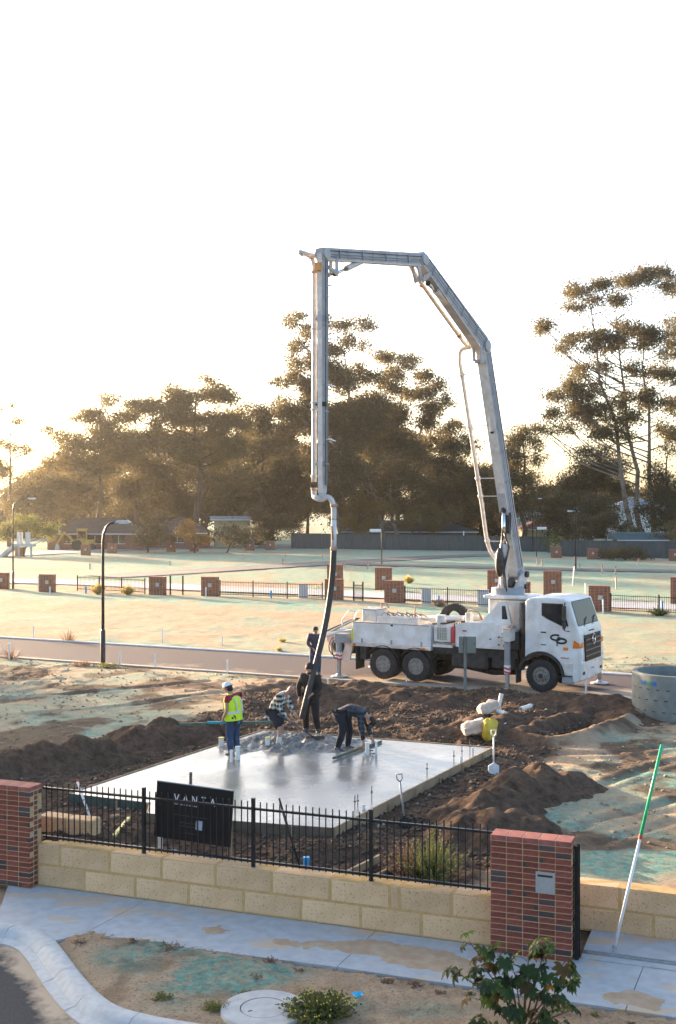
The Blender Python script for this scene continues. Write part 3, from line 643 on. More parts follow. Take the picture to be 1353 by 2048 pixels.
for i in range(n):
    a, b = SLAB[i], SLAB[(i+1) % n]; d = (b-a).normalized(); o_ = Vector((d.y, -d.x, 0))
    if (a+o_*0.1-cen).length < (a-cen).length: o_ = -o_
    L_ = (b-a).length; nb = max(1, round(L_/2.6)); m = TGREEN if i == 5 else (TIMD if i in (3, 2) else TIMB)
    for k in range(nb):
        p0 = a+d*(L_*k/nb+0.004); p1 = a+d*(L_*(k+1)/nb-0.004); w = 0.032
        mb = MB(); mb.bar(Vector((p0.x, p0.y, 0.055))+o_*(w/2+0.003), Vector((p1.x, p1.y, 0.055))+o_*(w/2+0.003), w, 0.315+random.uniform(0, .02)); mb.build('board', m, fw, world=True)
    for k in range(max(1, int(L_/1.25))):
        p = a+d*((k+0.6)*1.25); q = p+o_*0.07; h = random.uniform(0.16, 0.22)
        MB().bar((q.x, q.y, -0.3), (q.x, q.y, h), 0.035, 0.035).build('stake', TIMB, fw, world=True)
# lumpy fresh pour round the workers' boots
LUMP = mat('fresh_concrete', (0.10, 0.097, 0.09), 0.5, col2=(0.24, 0.225, 0.20), scale=11, bump=0.03, bscale=26, rvar=0.15, spec=0.5)
pp = [G(px, py, SLAB_Z) for px, py in ((432,1490),(527,1463),(610,1469),(735,1479),(700,1502),(640,1507),(560,1513),(520,1500),(470,1512))]
gx, gy = np.meshgrid(np.arange(-4.5, 2.5, 0.05), np.arange(25.5, 31, 0.05))
d = segdist(gx, gy, pp+[pp[0]]); d = np.where(inpoly(gx, gy, pp), d, -d)+(fbm(gx, gy, 0.5, 4, 7)-0.5)*0.5
din = segdist(gx, gy, SLAB+[SLAB[0]]); din = np.where(inpoly(gx, gy, SLAB), din, -din)
hh = sstep(-0.1, 0.45, np.minimum(d, din-0.05))*(0.02+0.30*np.clip(fbm(gx, gy, 0.13, 4, 3)-.38, 0, 1)+0.06*fbm(gx, gy, 0.8, 3, 6)*sstep(0.3, 0.9, d))-0.004
ii = np.arange(gx.size).reshape(gx.shape); fc = np.stack([ii[:-1, :-1], ii[:-1, 1:], ii[1:, 1:], ii[1:, :-1]], -1).reshape(-1, 4)
fc = fc[(hh.ravel()[fc].max(1) > 0)&(din.ravel()[fc].min(1) > 0.03)]; used = np.unique(fc); rm = np.full(gx.size, -1); rm[used] = np.arange(len(used))
me = rawmesh('fresh_concrete', np.stack([gx, gy, SLAB_Z+hh], -1).reshape(-1, 3)[used], rm[fc], LUMP, True)
tag(obj('fresh_concrete', me), 'lumpy freshly poured concrete round the boots of the workers', 'concrete', kind='stuff')
# ------------------------------------------------------------------ trees
BARK = mat('eucalypt_bark', (0.30, 0.24, 0.19), 0.9, col2=(0.17, 0.125, 0.095), scale=1.2, spec=0.1)
BARKD = mat('dark_bark', (0.10, 0.075, 0.055), 0.9, col2=(0.07, 0.05, 0.04), scale=1.5, spec=0.1)
def leaf_mat(name, c1, c2, tc_): return mat(name, c1, 0.6, col2=c2, scale=0.35, transl=0.42, tcol=tc_, spec=0.25, detail=3)
LF = [leaf_mat('gum_leaf', (0.055, 0.050, 0.024), (0.085, 0.074, 0.034), (0.16, 0.12, 0.045)),
      leaf_mat('dark_leaf', (0.040, 0.039, 0.021), (0.062, 0.056, 0.028), (0.11, 0.085, 0.035)),
      leaf_mat('olive_leaf', (0.085, 0.078, 0.036), (0.11, 0.092, 0.04), (0.20, 0.145, 0.045)),
      leaf_mat('green_leaf', (0.060, 0.085, 0.028), (0.10, 0.11, 0.035), (0.17, 0.17, 0.04)),
      leaf_mat('rusty_and_sunlit_leaf', (0.13, 0.085, 0.03), (0.17, 0.11, 0.035), (0.26, 0.15, 0.035))]
def crown_mesh(blobs, dens, leaf, seed, clump_r=1.0, org=(0, 0, 0), m=None):
    """blobs: (centre, (rx, ry, rz)); leaf-sized faces in clumps spread through each blob"""
    rg = np.random.default_rng(seed); cs = []
    for c, r in blobs:
        vol = r[0]*r[1]*r[2]; n = max(4, int(dens*0.80*vol**0.72))
        u = rg.normal(size=(n, 3)); u /= np.linalg.norm(u, axis=1)[:, None]; rad = rg.uniform(0.35, 1.0, n)**0.6
        q = u*rad[:, None]*np.array(r)+np.array(c); cs.append(q)
    cs = np.concatenate(cs); nl = 40
    cr = rg.uniform(0.55, 1.15, len(cs))*clump_r
    off = rg.normal(size=(len(cs), nl, 3))*np.array([0.56, 0.56, 0.4])*cr[:, None, None]
    ax_ = rg.normal(size=(len(cs), 3)); ax_[:, 2] = ax_[:, 2]*0.5-0.25; ax_ /= np.linalg.norm(ax_, axis=1)[:, None]   # each clump is a drawn-out spray
    off = off*0.8+ax_[:, None, :]*(rg.normal(size=(len(cs), nl))*0.85*cr[:, None])[:, :, None]
    p = (cs[:, None, :]+off).reshape(-1, 3); n = len(p)
    a = rg.normal(size=(n, 3)); a[:, 2] -= 0.5; a /= np.linalg.norm(a, axis=1)[:, None]
    b = np.cross(a, rg.normal(size=(n, 3))); b /= np.linalg.norm(b, axis=1)[:, None]
    s = leaf*0.82*rg.uniform(0.5, 1.3, n)[:, None]
    a = a*s; b = b*s*0.42
    v = np.stack([p-a*0.5, p+b*0.5, p+a*0.5, p-b*0.5], 1).reshape(-1, 3)-np.array(org)
    return rawmesh('crown', v, np.arange(4*n).reshape(-1, 4), m)
def tree(name, label, base, blobs, trunk_r, dens=9, leaf=0.55, mi=0, seed=0, bark=None, clump=1.0, group=None, lean=0.0, forks=1, twigs=True):
    if name in ('woodland_tree', 'spreading_tree'): clump *= 1.3; leaf *= 0.78; dens *= 1.15
    if name == 'eucalyptus_tree': clump *= 1.3; leaf *= 0.8; dens *= 1.1
    o = thing(name, label, 'tree' if 'shrub' not in name and 'bush' not in name else 'shrub', base, 0, group); rr = random.Random(seed)
    base = Vector(base); top = max(b[0].z for b in blobs); cx = sum(b[0].x for b in blobs)/len(blobs); cy = sum(b[0].y for b in blobs)/len(blobs)
    mb = MB(); low = min(b[0].z for b in blobs)
    for fk in range(forks):
        ox = (fk-(forks-1)/2)*trunk_r*2.1
        f0 = base+Vector((ox, rr.uniform(-.4, .4), -0.3)); tip = Vector((base.x+(cx-base.x)*0.8+ox*3.2, base.y+(cy-base.y)*0.8, base.z+(top-base.z)*(0.9-0.07*fk)))
        pts = [f0+(tip-f0)*(k/6)+Vector((rr.uniform(-1, 1), rr.uniform(-1, 1), 0))*trunk_r*(1.1 if 0 < k < 6 else 0) for k in range(7)]
        rs = [trunk_r*(1.18 if k == 0 else 1.0-0.14*k)*(1 if forks == 1 else 0.72) for k in range(7)]
        mb.tube(pts, rs, 7)
        if twigs:
            for bi, (c, r) in enumerate(blobs):
                if bi % forks != fk or (bi//forks) % 2: continue
                c = Vector(c); hz = max(base.z+(top-base.z)*0.18, min(c.z-abs(c.x-base.x)*0.5-r[2]*0.5, tip.z-0.5)); t = (hz-f0.z)/(tip.z-f0.z)
                s0 = f0+(tip-f0)*t; mid = s0.lerp(c, 0.55)+Vector((rr.uniform(-.6, .6), rr.uniform(-.6, .6), -0.08*(c-s0).length))
                r0 = max(trunk_r*(0.26-0.14*t), 0.05)
                mb.tube([s0, mid, c], [r0, r0*0.65, r0*0.25], 5)
                for q in range(1):
                    e = c+Vector((rr.uniform(-1, 1)*r[0], rr.uniform(-1, 1)*r[1], rr.uniform(-.2, .9)*r[2]))*0.75
                    mb.tube([mid.lerp(c, 0.5), e], [r0*0.4, r0*0.12], 4)
    mb.build('trunk', bark or BARK, o, smooth=True, world=True)
    q = obj('crown', crown_mesh([(tuple(c), r) for c, r in blobs], dens, leaf, seed, clump, tuple(base), LF[mi]), o)
    return o
def pxblobs(lst, Y, yr=0.9, jit=3.0, seed=0):        # (px, py, rx px, rz px) at distance about Y
    rr = random.Random(seed); k = Y/FPX; out = []
    for px, py, rx, rz in lst:
        for q in range(4):                            # each mass is a few ragged smaller ones with gaps between
            y = Y+rr.uniform(-jit, jit); f = rr.uniform(.38, .66); g = rr.uniform(.5, .85)
            out.append((P(px+rr.uniform(-.72, .72)*rx, py+rr.uniform(-.75, .75)*rz, y), (rx*k*f, max(rx, rz)*k*yr*f, max(rz, rx*.45)*k*g*.8)))
    return out
def pxtree(name, label, px, Y, lst, tr, dens=9, leaf=0.55, mi=0, seed=0, **kw):
    b = Vector(((px-CX)*Y/FPX, Y, 0)); return tree(name, label, b, pxblobs(lst, Y, seed=seed), tr, dens, leaf, mi, seed, **kw)
TG = 'tall trees standing behind the building site'
pxtree('eucalyptus_tree', 'tallest gum tree with layered flat clumps and pale forked trunks', 1290, 172, (
  (1165,585,28,14),(1205,572,24,12),(1245,560,30,14),(1290,548,32,13),(1330,545,26,12),(1350,575,30,14),(1100,652,22,9),(1085,660,10,7),(1150,618,20,11),(1185,600,18,9),(1245,600,22,9),(1150,680,26,13),(1125,700,14,8),
  (1215,665,36,17),(1260,650,30,14),(1180,690,22,13),(1300,660,34,18),(1345,655,26,16),(1235,690,24,12),(1290,690,24,14),(1340,700,24,18),(1160,745,22,14),(1200,735,22,12),(1260,740,26,13),(1310,740,28,15),(1350,760,22,18),
  (1110,790,26,13),(1140,775,26,16),(1180,785,30,17),(1110,825,22,10),(1150,820,34,16),(1200,825,36,20),(1240,800,24,18),(1085,858,12,7),(1130,858,22,9),(1210,862,28,14),(1255,850,24,24),(1290,800,30,20),(1340,810,24,20),(1330,860,26,18),(1170,845,18,10)),
  0.62, 21, 0.6, 0, 1, forks=3, clump=0.95, group=TG)
pxtree('eucalyptus_tree', 'tall gum tree with an open top behind the upright boom section', 700, 180, (
  (598,632,18,10),(576,645,14,9),(612,660,18,14),(590,690,22,14),(650,640,16,10),(690,655,24,13),(728,648,22,12),(712,680,26,14),(668,700,30,18),(630,720,28,18),(590,735,24,20),(605,770,28,24),(560,765,16,10),(655,760,44,30),(715,745,40,26),(690,800,60,40),(620,820,46,32),(755,800,42,34),(575,820,28,18),(730,860,60,45),(660,880,60,45)),
  0.7, 20, 0.62, 0, 2, clump=0.9, group=TG, forks=2)
pxtree('eucalyptus_tree', 'gum tree with backlit crown left of the leaning boom pipe', 800, 186, (
  (770,712,26,13),(812,722,28,14),(842,750,22,14),(785,750,30,18),(830,790,36,20),(880,770,20,13),(900,800,18,11),(870,815,32,20),(800,840,50,32),(870,865,36,30),(905,850,18,16),(760,880,40,40),(840,910,60,40),(900,900,30,26)), 0.6, 18, 0.62, 0, 3, clump=0.9, group=TG, forks=2)
pxtree('spreading_tree', 'broad spreading tree with dark limbs showing in the left woods', 400, 178, (
  (290,820,40,20),(340,790,38,20),(380,800,34,20),(420,775,38,22),(445,800,30,22),(330,840,50,26),(400,850,50,26),(460,830,30,24),(280,870,46,30),(350,900,56,34),(430,900,56,34),(480,880,30,30)), 0.6, 17, 0.62, 2, 4, bark=BARKD, clump=1.0, group=TG)
pxtree('woodland_tree', 'olive tree between the spreading tree and the tall gum', 515, 184, ((510,815,30,16),(480,845,24,16),(530,840,34,20),(560,800,18,10),(545,870,38,26),(510,890,38,28),(575,870,30,26),(560,930,46,34)), 0.5, 15, 0.6, 1, 5, bark=BARKD, group=TG)
pxtree('woodland_tree', 'rounded tree rising at the left above the street lamp', 200, 182, ((220,800,26,10),(190,845,40,22),(240,845,40,22),(150,880,46,26),(210,890,56,34),(260,890,40,32),(120,920,40,30),(180,950,60,38)), 0.5, 16, 0.6, 2, 6, bark=BARKD, group=TG)
pxtree('woodland_tree', 'thin sunlit tree at the left edge of the woods', 20, 176, ((15,815,22,11),(-15,850,24,15),(30,845,20,10),(5,885,26,13),(45,905,22,16),(-20,920,30,24),(10,960,36,24),(60,960,36,26),(95,860,16,7)), 0.35, 13, 0.55, 2, 7, bark=BARKD, group=TG, clump=0.9)
pxtree('woodland_tree', 'shaded tree at left with low dense crown behind the brick house', 110, 170, ((95,985,46,28),(140,1000,50,30),(60,1000,40,26),(180,990,46,34),(30,1020,40,26)), 0.4, 9, 0.55, 1, 8, bark=BARKD, group=TG)
pxtree('woodland_tree', 'dense dark tree above the tiled roof with the aerial', 270, 190, ((250,960,56,44),(310,960,56,44),(280,910,50,36),(230,1005,50,34),(330,1010,50,36)), 0.5, 9, 0.6, 1, 9, bark=BARKD, group=TG)
pxtree('woodland_tree', 'dense dark tree in the middle of the left woods', 410, 192, ((380,960,56,46),(440,960,56,46),(410,1010,60,36),(360,1015,40,34),(470,1015,44,34)), 0.5, 9, 0.6, 1, 10, bark=BARKD, group=TG)
pxtree('woodland_tree', 'dense dark tree left of the hanging pipe', 540, 188, ((520,970,50,44),(570,960,50,50),(600,920,44,40),(540,1020,50,36),(600,1010,50,40)), 0.5, 9, 0.6, 1, 11, bark=BARKD, group=TG)
pxtree('woodland_tree', 'dark tree with pale trunk bases right of the hanging pipe', 790, 176, ((680,940,50,44),(730,940,50,46),(780,950,50,44),(700,990,44,24),(640,960,40,44),(840,960,44,40),(800,1000,40,20)), 0.55, 9, 0.6, 1, 12, group=TG, forks=2)
pxtree('woodland_tree', 'brownish dense tree behind the leaning concrete pipe of the boom', 895, 184, ((870,950,44,42),(920,940,44,44),(900,990,52,38),(950,985,44,36),(860,1010,40,30),(960,1020,40,30),(930,900,34,26)), 0.5, 9, 0.6, 1, 13, bark=BARKD, group=TG)
pxtree('woodland_tree', 'slim rounded tree just right of the first boom section', 1045, 182, ((1040,870,26,18),(1060,890,24,20),(1025,905,26,22),(1050,930,36,28),(1030,970,40,30),(1070,980,36,30),(1040,1020,50,30)), 0.45, 15, 0.58, 2, 14, bark=BARKD, group=TG)
pxtree('woodland_tree', 'dark round tree left of the forked pale trunks', 1185, 178, ((1180,915,44,24),(1220,930,36,28),(1150,950,40,26),(1200,970,46,30),(1235,985,30,28),(1130,990,40,28)), 0.5, 15, 0.58, 1, 15, bark=BARKD, group=TG)
pxtree('woodland_tree', 'dark leafy tree beside the street name sign', 1130, 165, ((1100,1000,40,24),(1140,1010,44,30),(1180,1030,50,34),(1130,1050,50,24),(1220,1040,44,34),(1090,1040,40,24)), 0.45, 9, 0.55, 1, 16, bark=BARKD, group=TG)
pxtree('woodland_tree', 'dark tree cut by the right edge behind the green shed', 1345, 168, ((1330,940,30,40),(1350,990,36,44),(1320,1010,36,36),(1350,1040,40,36),(1300,1035,34,30),(1345,900,22,20)), 0.45, 9, 0.55, 1, 17, bark=BARKD, group=TG)
# the closed wood behind, tree by tree
wood = []
for i, (px, top) in enumerate(((20,960),(95,930),(170,905),(250,880),(330,860),(405,850),(475,865),(545,850),(615,800),(690,790),(765,810),(840,850),(905,905),(960,930),(1010,960),(1075,990),(1130,985),(1190,985),(1250,990),(1310,985),(1360,960))):
    Y_ = 226+12*(i % 3); rr = random.Random(300+i); k = FPX/Y_; b_ = Vector(((px-CX)*Y_/FPX, Y_, 0)); H_ = CAMZ-(top-HY)*Y_/FPX
    bl_ = [(b_+Vector((rr.uniform(-1, 1)*5.0, rr.uniform(-1, 1)*3, H_*rr.uniform(.12, .88))), (rr.uniform(2.2, 3.6), 2.6, rr.uniform(1.6, 2.6))) for q in range(13)]
    tree('woodland_tree', ORDS[i]+' dark tree from the left in the closed wood behind the gardens', b_, bl_, 0.35, 12, 1.0, 1, 300+i, bark=BARKD, clump=1.2, group='trees of the closed wood behind the gardens')
SG = 'shrubs in the gardens along the far fences'
def pxshrub(label, px, Y, lst, mi, seed, dens=16, leaf=0.4): return pxtree('garden_shrub', label, px, Y, lst, 0.14, dens, leaf, mi, seed, bark=BARKD, clump=0.7, group=SG)
pxshrub('large rounded bright green shrub at the left edge', 50, 150, ((50,1052,46,24),(20,1060,36,22),(85,1060,30,20)), 3, 21)
pxshrub('rounded dark green shrub right of the tiled brick house', 292, 152, ((292,1055,36,26),(275,1068,30,20),(320,1072,24,16)), 1, 22)
pxshrub('reddish brown shrub beside the dark bush in front of the cream wall', 390, 152, ((385,1062,26,20),(400,1075,26,12)), 4, 23)
pxshrub('dark green bush in front of the cream wall', 450, 152, ((445,1068,28,18),(475,1072,22,14),(500,1066,24,22)), 1, 24)
pxshrub('dark bush at the left end of the grey fence', 548, 170, ((535,1060,34,26),(570,1055,30,28),(520,1040,26,24)), 1, 25)
pxshrub('golden sunlit shrub rising behind the grey fence', 715, 172, ((710,1010,32,24),(745,1020,28,22),(690,1030,26,24),(730,1050,36,20)), 4, 26)  # orange sunlight is put into this shrub's leaf colour
pxshrub('tangled shrub behind the dark shed roof', 810, 174, ((800,1035,40,24),(850,1030,40,26),(890,1040,40,26)), 2, 27)
pxshrub('large dark shrub behind the right hand fence section', 1215, 148, ((1180,1055,36,22),(1225,1050,40,26),(1260,1060,26,20)), 1, 28)
pxshrub('small dark bush in front of the right hand grey fence', 1250, 131, ((1240,1108,14,10),(1265,1103,18,12),(1285,1107,14,10)), 1, 29, 30, 0.3)
pxshrub('small round bush in front of the grey fence beside a white peg', 1195, 133, ((1205,1108,14,9),(1222,1105,12,10)), 1, 30, 30, 0.3)
pxshrub('low hedge filling the gap between the two grey fences', 1108, 150, ((1105,1080,16,14),(1112,1090,14,12)), 3, 31, 30, 0.3)
pxshrub('pale bush at the right edge behind the fence', 1345, 140, ((1340,1070,26,14),(1355,1060,20,16)), 2, 32)
# unseen trees added off to the left to put the street in front in shade
for i, (x, y, h, w) in enumerate(((-44,52,13,4.4),(-47,59,14,4.6),(-43,66,12.5,4.4),(-49,73,14,4.6),(-37,49,10,3.6),(-50,82,11,3.8))):
    rr = random.Random(200+i); bl = [(Vector((x+rr.uniform(-1, 1)*w*.7, y+rr.uniform(-1, 1)*w*.7, h*rr.uniform(.22, .9))), (w*.55, w*.55, h*.16)) for k in range(13)]
    tree('added_shade_tree', ORDS[i]+' unseen bushy tree added beyond the left picture side for its shade', (x, y, -0.3), bl, 0.25, 7, 0.5, 1, 200+i, bark=BARKD, group='unseen bushy trees added at the left for their shade')
# ------------------------------------------------------------------ grey sheet fences
CB = mat('grey_sheet_fence', (0.060, 0.070, 0.072), 0.6, col2=(0.050, 0.060, 0.062), scale=0.6)
CBP = mat('grey_fence_post', (0.05, 0.058, 0.06), 0.6)
def sheet_fence(label, p0, p1, h0, h1):
    p0 = Vector(p0); p1 = Vector(p1); o = thing('sheet_fence', label, 'fence', p0); d = p1-p0; L_ = d.length; n = round(L_/2.4); d.normalize(); nrm = Vector((-d.y, d.x, 0))
    for k in range(n):
        a = p0+d*(L_*k/n+0.03); b = p0+d*(L_*(k+1)/n-0.03); h = h0+(h1-h0)*(k+.5)/n; mb = MB(); c = 12; w = (b-a).length/c
        prev = None
        for j in range(c+1):                         # ribbed sheet
            q = a+d*(w*j)+nrm*(0.03 if j % 2 else -0.03)
            if prev is not None: mb.quad((prev.x, prev.y, 0.02), (q.x, q.y, 0.02), (q.x, q.y, h), (prev.x, prev.y, h))
            prev = q
        mb.bar((a.x, a.y, h+.02), (b.x, b.y, h+.02), 0.09, 0.07); mb.build('panel', CB, o, world=True)
        q = p0+d*(L_*k/n); MB().bar((q.x, q.y, -.2), (q.x, q.y, h+.06), 0.06, 0.11).build('post', CBP, o, world=True)
    return o
sheet_fence('long grey sheet metal fence behind the far lots', G(583, 1097), G(1101, 1104), 2.2, 2.0)
sheet_fence('grey sheet metal fence section at the right beyond the gap', G(1122, 1113), G(1420, 1119), 1.95, 2.0)
# ------------------------------------------------------------------ far houses
BRH = mat('house_brick', (0.23, 0.10, 0.065), 0.9, col2=(0.17, 0.075, 0.052), scale=3); ROOFT = mat('roof_tile', (0.105, 0.075, 0.06), 0.85, col2=(0.075, 0.055, 0.046), scale=2)
CREAM = mat('cream_wall', (0.36, 0.29, 0.16), 0.85, col2=(0.30, 0.24, 0.13), scale=1); WHITE_R = mat('pale_roof', (0.30, 0.31, 0.32), 0.7, col2=(0.25, 0.26, 0.27), scale=1)
REDR = mat('red_roof', (0.20, 0.075, 0.06), 0.85, col2=(0.15, 0.06, 0.05), scale=2); GLASS_F = mat('dark_window', (0.015, 0.018, 0.02), 0.1, spec=0.6); TRIMW = mat('white_trim', (0.62, 0.60, 0.56), 0.6)
SHEDG = mat('green_shed_roof', (0.11, 0.155, 0.16), 0.5, col2=(0.085, 0.125, 0.13), scale=1.2); DSHED = mat('dark_shed_sheet', (0.05, 0.058, 0.06), 0.6, col2=(0.04, 0.047, 0.05), scale=0.8)
def house(label, px, Y, w, d, wh, rh, wall, roof, hip=True, wins=2, name='house', rz=0.0, z0=0.0):
    o = thing(name, label, 'house' if name == 'house' else 'shed', ((px-CX)*Y/FPX, Y, z0), rz)
    MB().box((-w/2, 0, 0), (w/2, d, wh)).build('wall', wall, o)
    e = 0.5; mb = MB(); a = (-w/2-e, -e, wh); b = (w/2+e, -e, wh); c = (w/2+e, d+e, wh); g = (-w/2-e, d+e, wh); hx = d/2 if hip else -e+0.02
    r0 = (-w/2+hx-(0 if hip else 0.5), d/2, wh+rh); r1 = (w/2-hx+(0 if hip else 0.5), d/2, wh+rh)
    mb.quad(a, b, r1, r0); mb.quad(c, g, r0, r1); mb.poly((b, c, r1)); mb.poly((g, a, r0)); mb.quad(a, g, c, b)
    rf = mb.build('roof', roof, o)
    MB().bar((-w/2-e, -e, wh-.06), (w/2+e, -e, wh-.06), .12, .12).build('gutter', TRIMW, rf)
    rows = 7
    for k in range(1, rows):                          # tile courses as low steps
        t = k/rows; A = Vector(a).lerp(Vector(r0), t); B = Vector(b).lerp(Vector(r1), t); MB().bar(A+Vector((0, -.02, .03)), B+Vector((0, -.02, .03)), .10, .05).build('tile_course', roof, rf)
    for k in range(wins):
        x = -w/2+w*(k+1)/(wins+1); q = MB().box((x-.9, -.04, .9), (x+.9, .02, 2.0)).build('window', GLASS_F, o)
        MB().box((x-.97, -.06, .82), (x+.97, -.041, .9)).build('sill', TRIMW, q); MB().box((x-.03, -.06, .9), (x+.03, -.041, 2.0)).build('frame', TRIMW, q)
    return o
hA = house('brick house with brown tiled roof and aerial behind the digger', 190, 163, 13.5, 8, 2.3, 2.2, BRH, ROOFT, True, 3)
mb = MB(); ax = (175-190)*163/FPX; mb.tube([(ax, 4, 4.3), (ax, 4, 7.2)], 0.05, 6); mb.bar((ax-1.0, 4, 7.1), (ax+1.3, 4, 7.1), .06, .06)
for k in range(6): mb.bar((ax-.9+k*.4, 3.6, 7.1), (ax-.9+k*.4, 4.4, 7.1), .04, .04)
mb.build('aerial', BLK_M, hA)
house('small tiled brick house between two dark shrubs', 355, 168, 8, 7, 2.3, 2.3, BRH, ROOFT, True, 1)
house('cream wall of a shed among the dark bushes', 462, 172, 5.0, 5, 4.2, 0.5, CREAM, WHITE_R, False, 0, 'garden_shed')
house('long low dark shed roof showing above the grey fence', 820, 176, 20, 9, 2.3, 1.7, DSHED, DSHED, True, 0, 'garden_shed')
house('pale green shed roof behind the right hand grey fence', 1287, 142, 5.6, 4, 2.0, 0.9, DSHED, SHEDG, False, 0, 'garden_shed')
house('red roofed house behind the street name sign at right', 1105, 190, 9, 8, 2.4, 2.4, CREAM, REDR, True, 1)
house('white roofed house glimpsed between the forked pale trunks', 1280, 215, 9, 8, 6.0, 2.0, TRIMW, WHITE_R, True, 1)
house('white roofed house glimpsed left of the forked pale trunks', 1070, 205, 7, 8, 4.0, 1.6, TRIMW, WHITE_R, True, 1)
house('pale building beyond the woods at the far right', 1165, 225, 5, 8, 5.0, 1.5, TRIMW, WHITE_R, True, 1)
# ------------------------------------------------------------------ pillars and fences of the farther lots (bricks below a pixel: their pattern is in the material)
def far_brick():
    m = mat('far_brick', (0.24, 0.075, 0.050), 0.9, col2=(0.16, 0.050, 0.040), scale=4, spec=0.2); n = m.node_tree; L = n.links; b = n.nodes['Principled BSDF']
    tc = n.nodes.new('ShaderNodeTexCoord'); mp = n.nodes.new('ShaderNodeMapping'); mp.inputs['Rotation'].default_value = (R(90), 0, 0); L.new(tc.outputs['Object'], mp.inputs['Vector'])
    q = n.nodes.new('ShaderNodeTexBrick'); q.inputs['Scale'].default_value = 1; q.inputs['Brick Width'].default_value = 0.24; q.inputs['Row Height'].default_value = 0.0875; q.inputs['Mortar Size'].default_value = 0.008; q.offset = 0
    q.inputs['Color1'].default_value = (0.25, 0.075, 0.05, 1); q.inputs['Color2'].default_value = (0.13, 0.05, 0.042, 1); q.inputs['Mortar'].default_value = (0.42, 0.29, 0.17, 1)
    L.new(mp.outputs['Vector'], q.inputs['Vector']); L.new(q.outputs['Color'], b.inputs['Base Color']); return m
FBR = far_brick(); PLATE = mat('letterbox_plate', (0.45, 0.44, 0.42), 0.6)
CAPF = mat('far_brick_top', (0.33, 0.13, 0.09), 0.9)
def far_pillar(label, px, py, h, w=1.2, grp='brick pillars of the farther lots', plate=True, rz=WRZ, z0=-0.1):
    p = G(px, py, 0); o = thing('brick_pillar', label, 'pillar', (p.x, p.y, z0), rz, grp); h = h-z0
    MB().box((-w/2, 0, 0), (w/2, .35, h-.07), bev=.01).build('shaft', FBR, o); MB().box((-w/2-.004, -.004, h-.07), (w/2+.004, .354, h), bev=.01).build('cap', CAPF, o)
    if plate: MB().box((-.06, -.02, h*.5), (.2, .01, h*.5+.25)).build('letterbox', PLATE, o)
    return o
FIELDPIL = ((0,1178,1.2,'at the very left edge beyond the first street lamp'),(92,1184,1.25,'left of the first near street lamp with a white peg'),(313,1190,1.25,'right of the near street lamp beside an open gate gap'),(418,1192,1.3,'right of the gate gap with low yellow weeds away'),
  (667,1200,1.35,'directly behind the black hanging hose'),(787,1206,1.4,'with the taller pillar just behind it in the middle'),(1040,1213,1.5,'half hidden behind the boom turret'),(1199,1224,1.5,'standing behind the truck windscreen'))
for px, py, h, w in FIELDPIL: far_pillar('red brick pillar of the second fence '+w, px, py, h)
for px, py, h, w, lw in ((669,1172,1.65,1.2,'above the hose and the lower pillar'),(766,1180,1.62,1.2,'in the centre with a small pale plate'),(992,1186,1.6,1.2,'cut by the boom foot'),(1105,1190,1.65,1.2,'above the truck cab roof'),(1362,1210,1.7,1.2,'at the right edge')):
    far_pillar('tall red brick pillar across the street '+lw, px, py, h, w)
for px, py, h, lw in ((38,1113,1.15,'beside the white ramp'),(170,1111,1.35,'in front of the digger'),(223,1107,1.35,'behind the near lamp post'),(341,1104,1.4,'below the left rounded shrub'),(387,1103,1.3,'below the reddish shrub'),(499,1101,1.35,'with a pale blue pile beside it'),(540,1100,1.3,'next to the end of the grey fence'),
      (1113,1116,1.3,'in the gap of the grey fences'),(1186,1119,1.3,'beside the small bush at right'),(1350,1122,1.3,'at the right picture edge before the grey fence')):
    far_pillar('small distant red brick pillar '+lw, px, py, h, 1.25, 'distant brick pillars before the woods')
def far_fence(label, px0, py0, px1, py1, h=1.0, z0=0.05):
    a = G(px0, py0, 0); b = G(px1, py1, 0); o = thing('picket_fence', label, 'fence', (a.x, a.y, z0), math.atan2(b.y-a.y, b.x-a.x), 'black picket fences of the farther lots'); L_ = math.hypot(b.x-a.x, b.y-a.y)
    for z in (.08, h-.1): MB().box((0, -.018, z-.018), (L_, .018, z+.018)).build('rail', FENCE, o)
    n = int(L_/.125); me = FARPK
    for k in range(n): q = obj('picket', me, o); q.location = (k*.125+.06, 0, 0)
    n = max(1, round(L_/2.4))
    for k in range(n+1): MB().box((L_*k/n-.03, -.03, -.1), (L_*k/n+.03, .03, h+.05)).build('post', FENCE, o)
FARPK = MB().box((-.008, -.008, .02), (.008, .008, 1.0)).mesh('picket', FENCE)
far_fence('black picket fence behind two yellow weed clumps at left', 155, 1181, 290, 1188)
far_fence('black picket fence in the middle left of the hose', 440, 1192, 645, 1199)
far_fence('black picket fence from the middle pillars to behind the boom turret', 810, 1206, 985, 1214)
far_fence('black picket fence right of the truck cab', 1222, 1224, 1420, 1233)
mb = MB(); p0 = G(343, 1190); p1 = G(367, 1191)
for nm, (a, b) in (('left', (341, 342)), ('right', (366, 367))):
    p = G(a, 1190); o = thing('gate_post', 'dark gate post beside the open gap, '+('nearer the lamp post' if nm == 'left' else 'farther from the lamp post'), 'gate post', p, 0, 'gate posts of the second fence')
    MB().box((-.05, -.05, -.1), (.05, .05, 1.3)).build('post', FENCE, o); MB().box((-.06, -.06, 1.3), (.06, .06, 1.33)).build('cap', FENCE, o)
def gate(label, px, py, w):
    p = G(px, py); o = thing('gate', label, 'gate', p, WRZ)
    for x in (0, w): MB().box((x-.04, -.04, -.1), (x+.04, .04, 1.25)).build('post', FENCE, o)
    for k in range(int(w/.06)): q = obj('picket', FARPK, o); q.location = (k*.06+.05, 0, .05)
    for z in (.12, 1.0): MB().box((0, -.02, z), (w, .02, z+.04)).build('rail', FENCE, o)
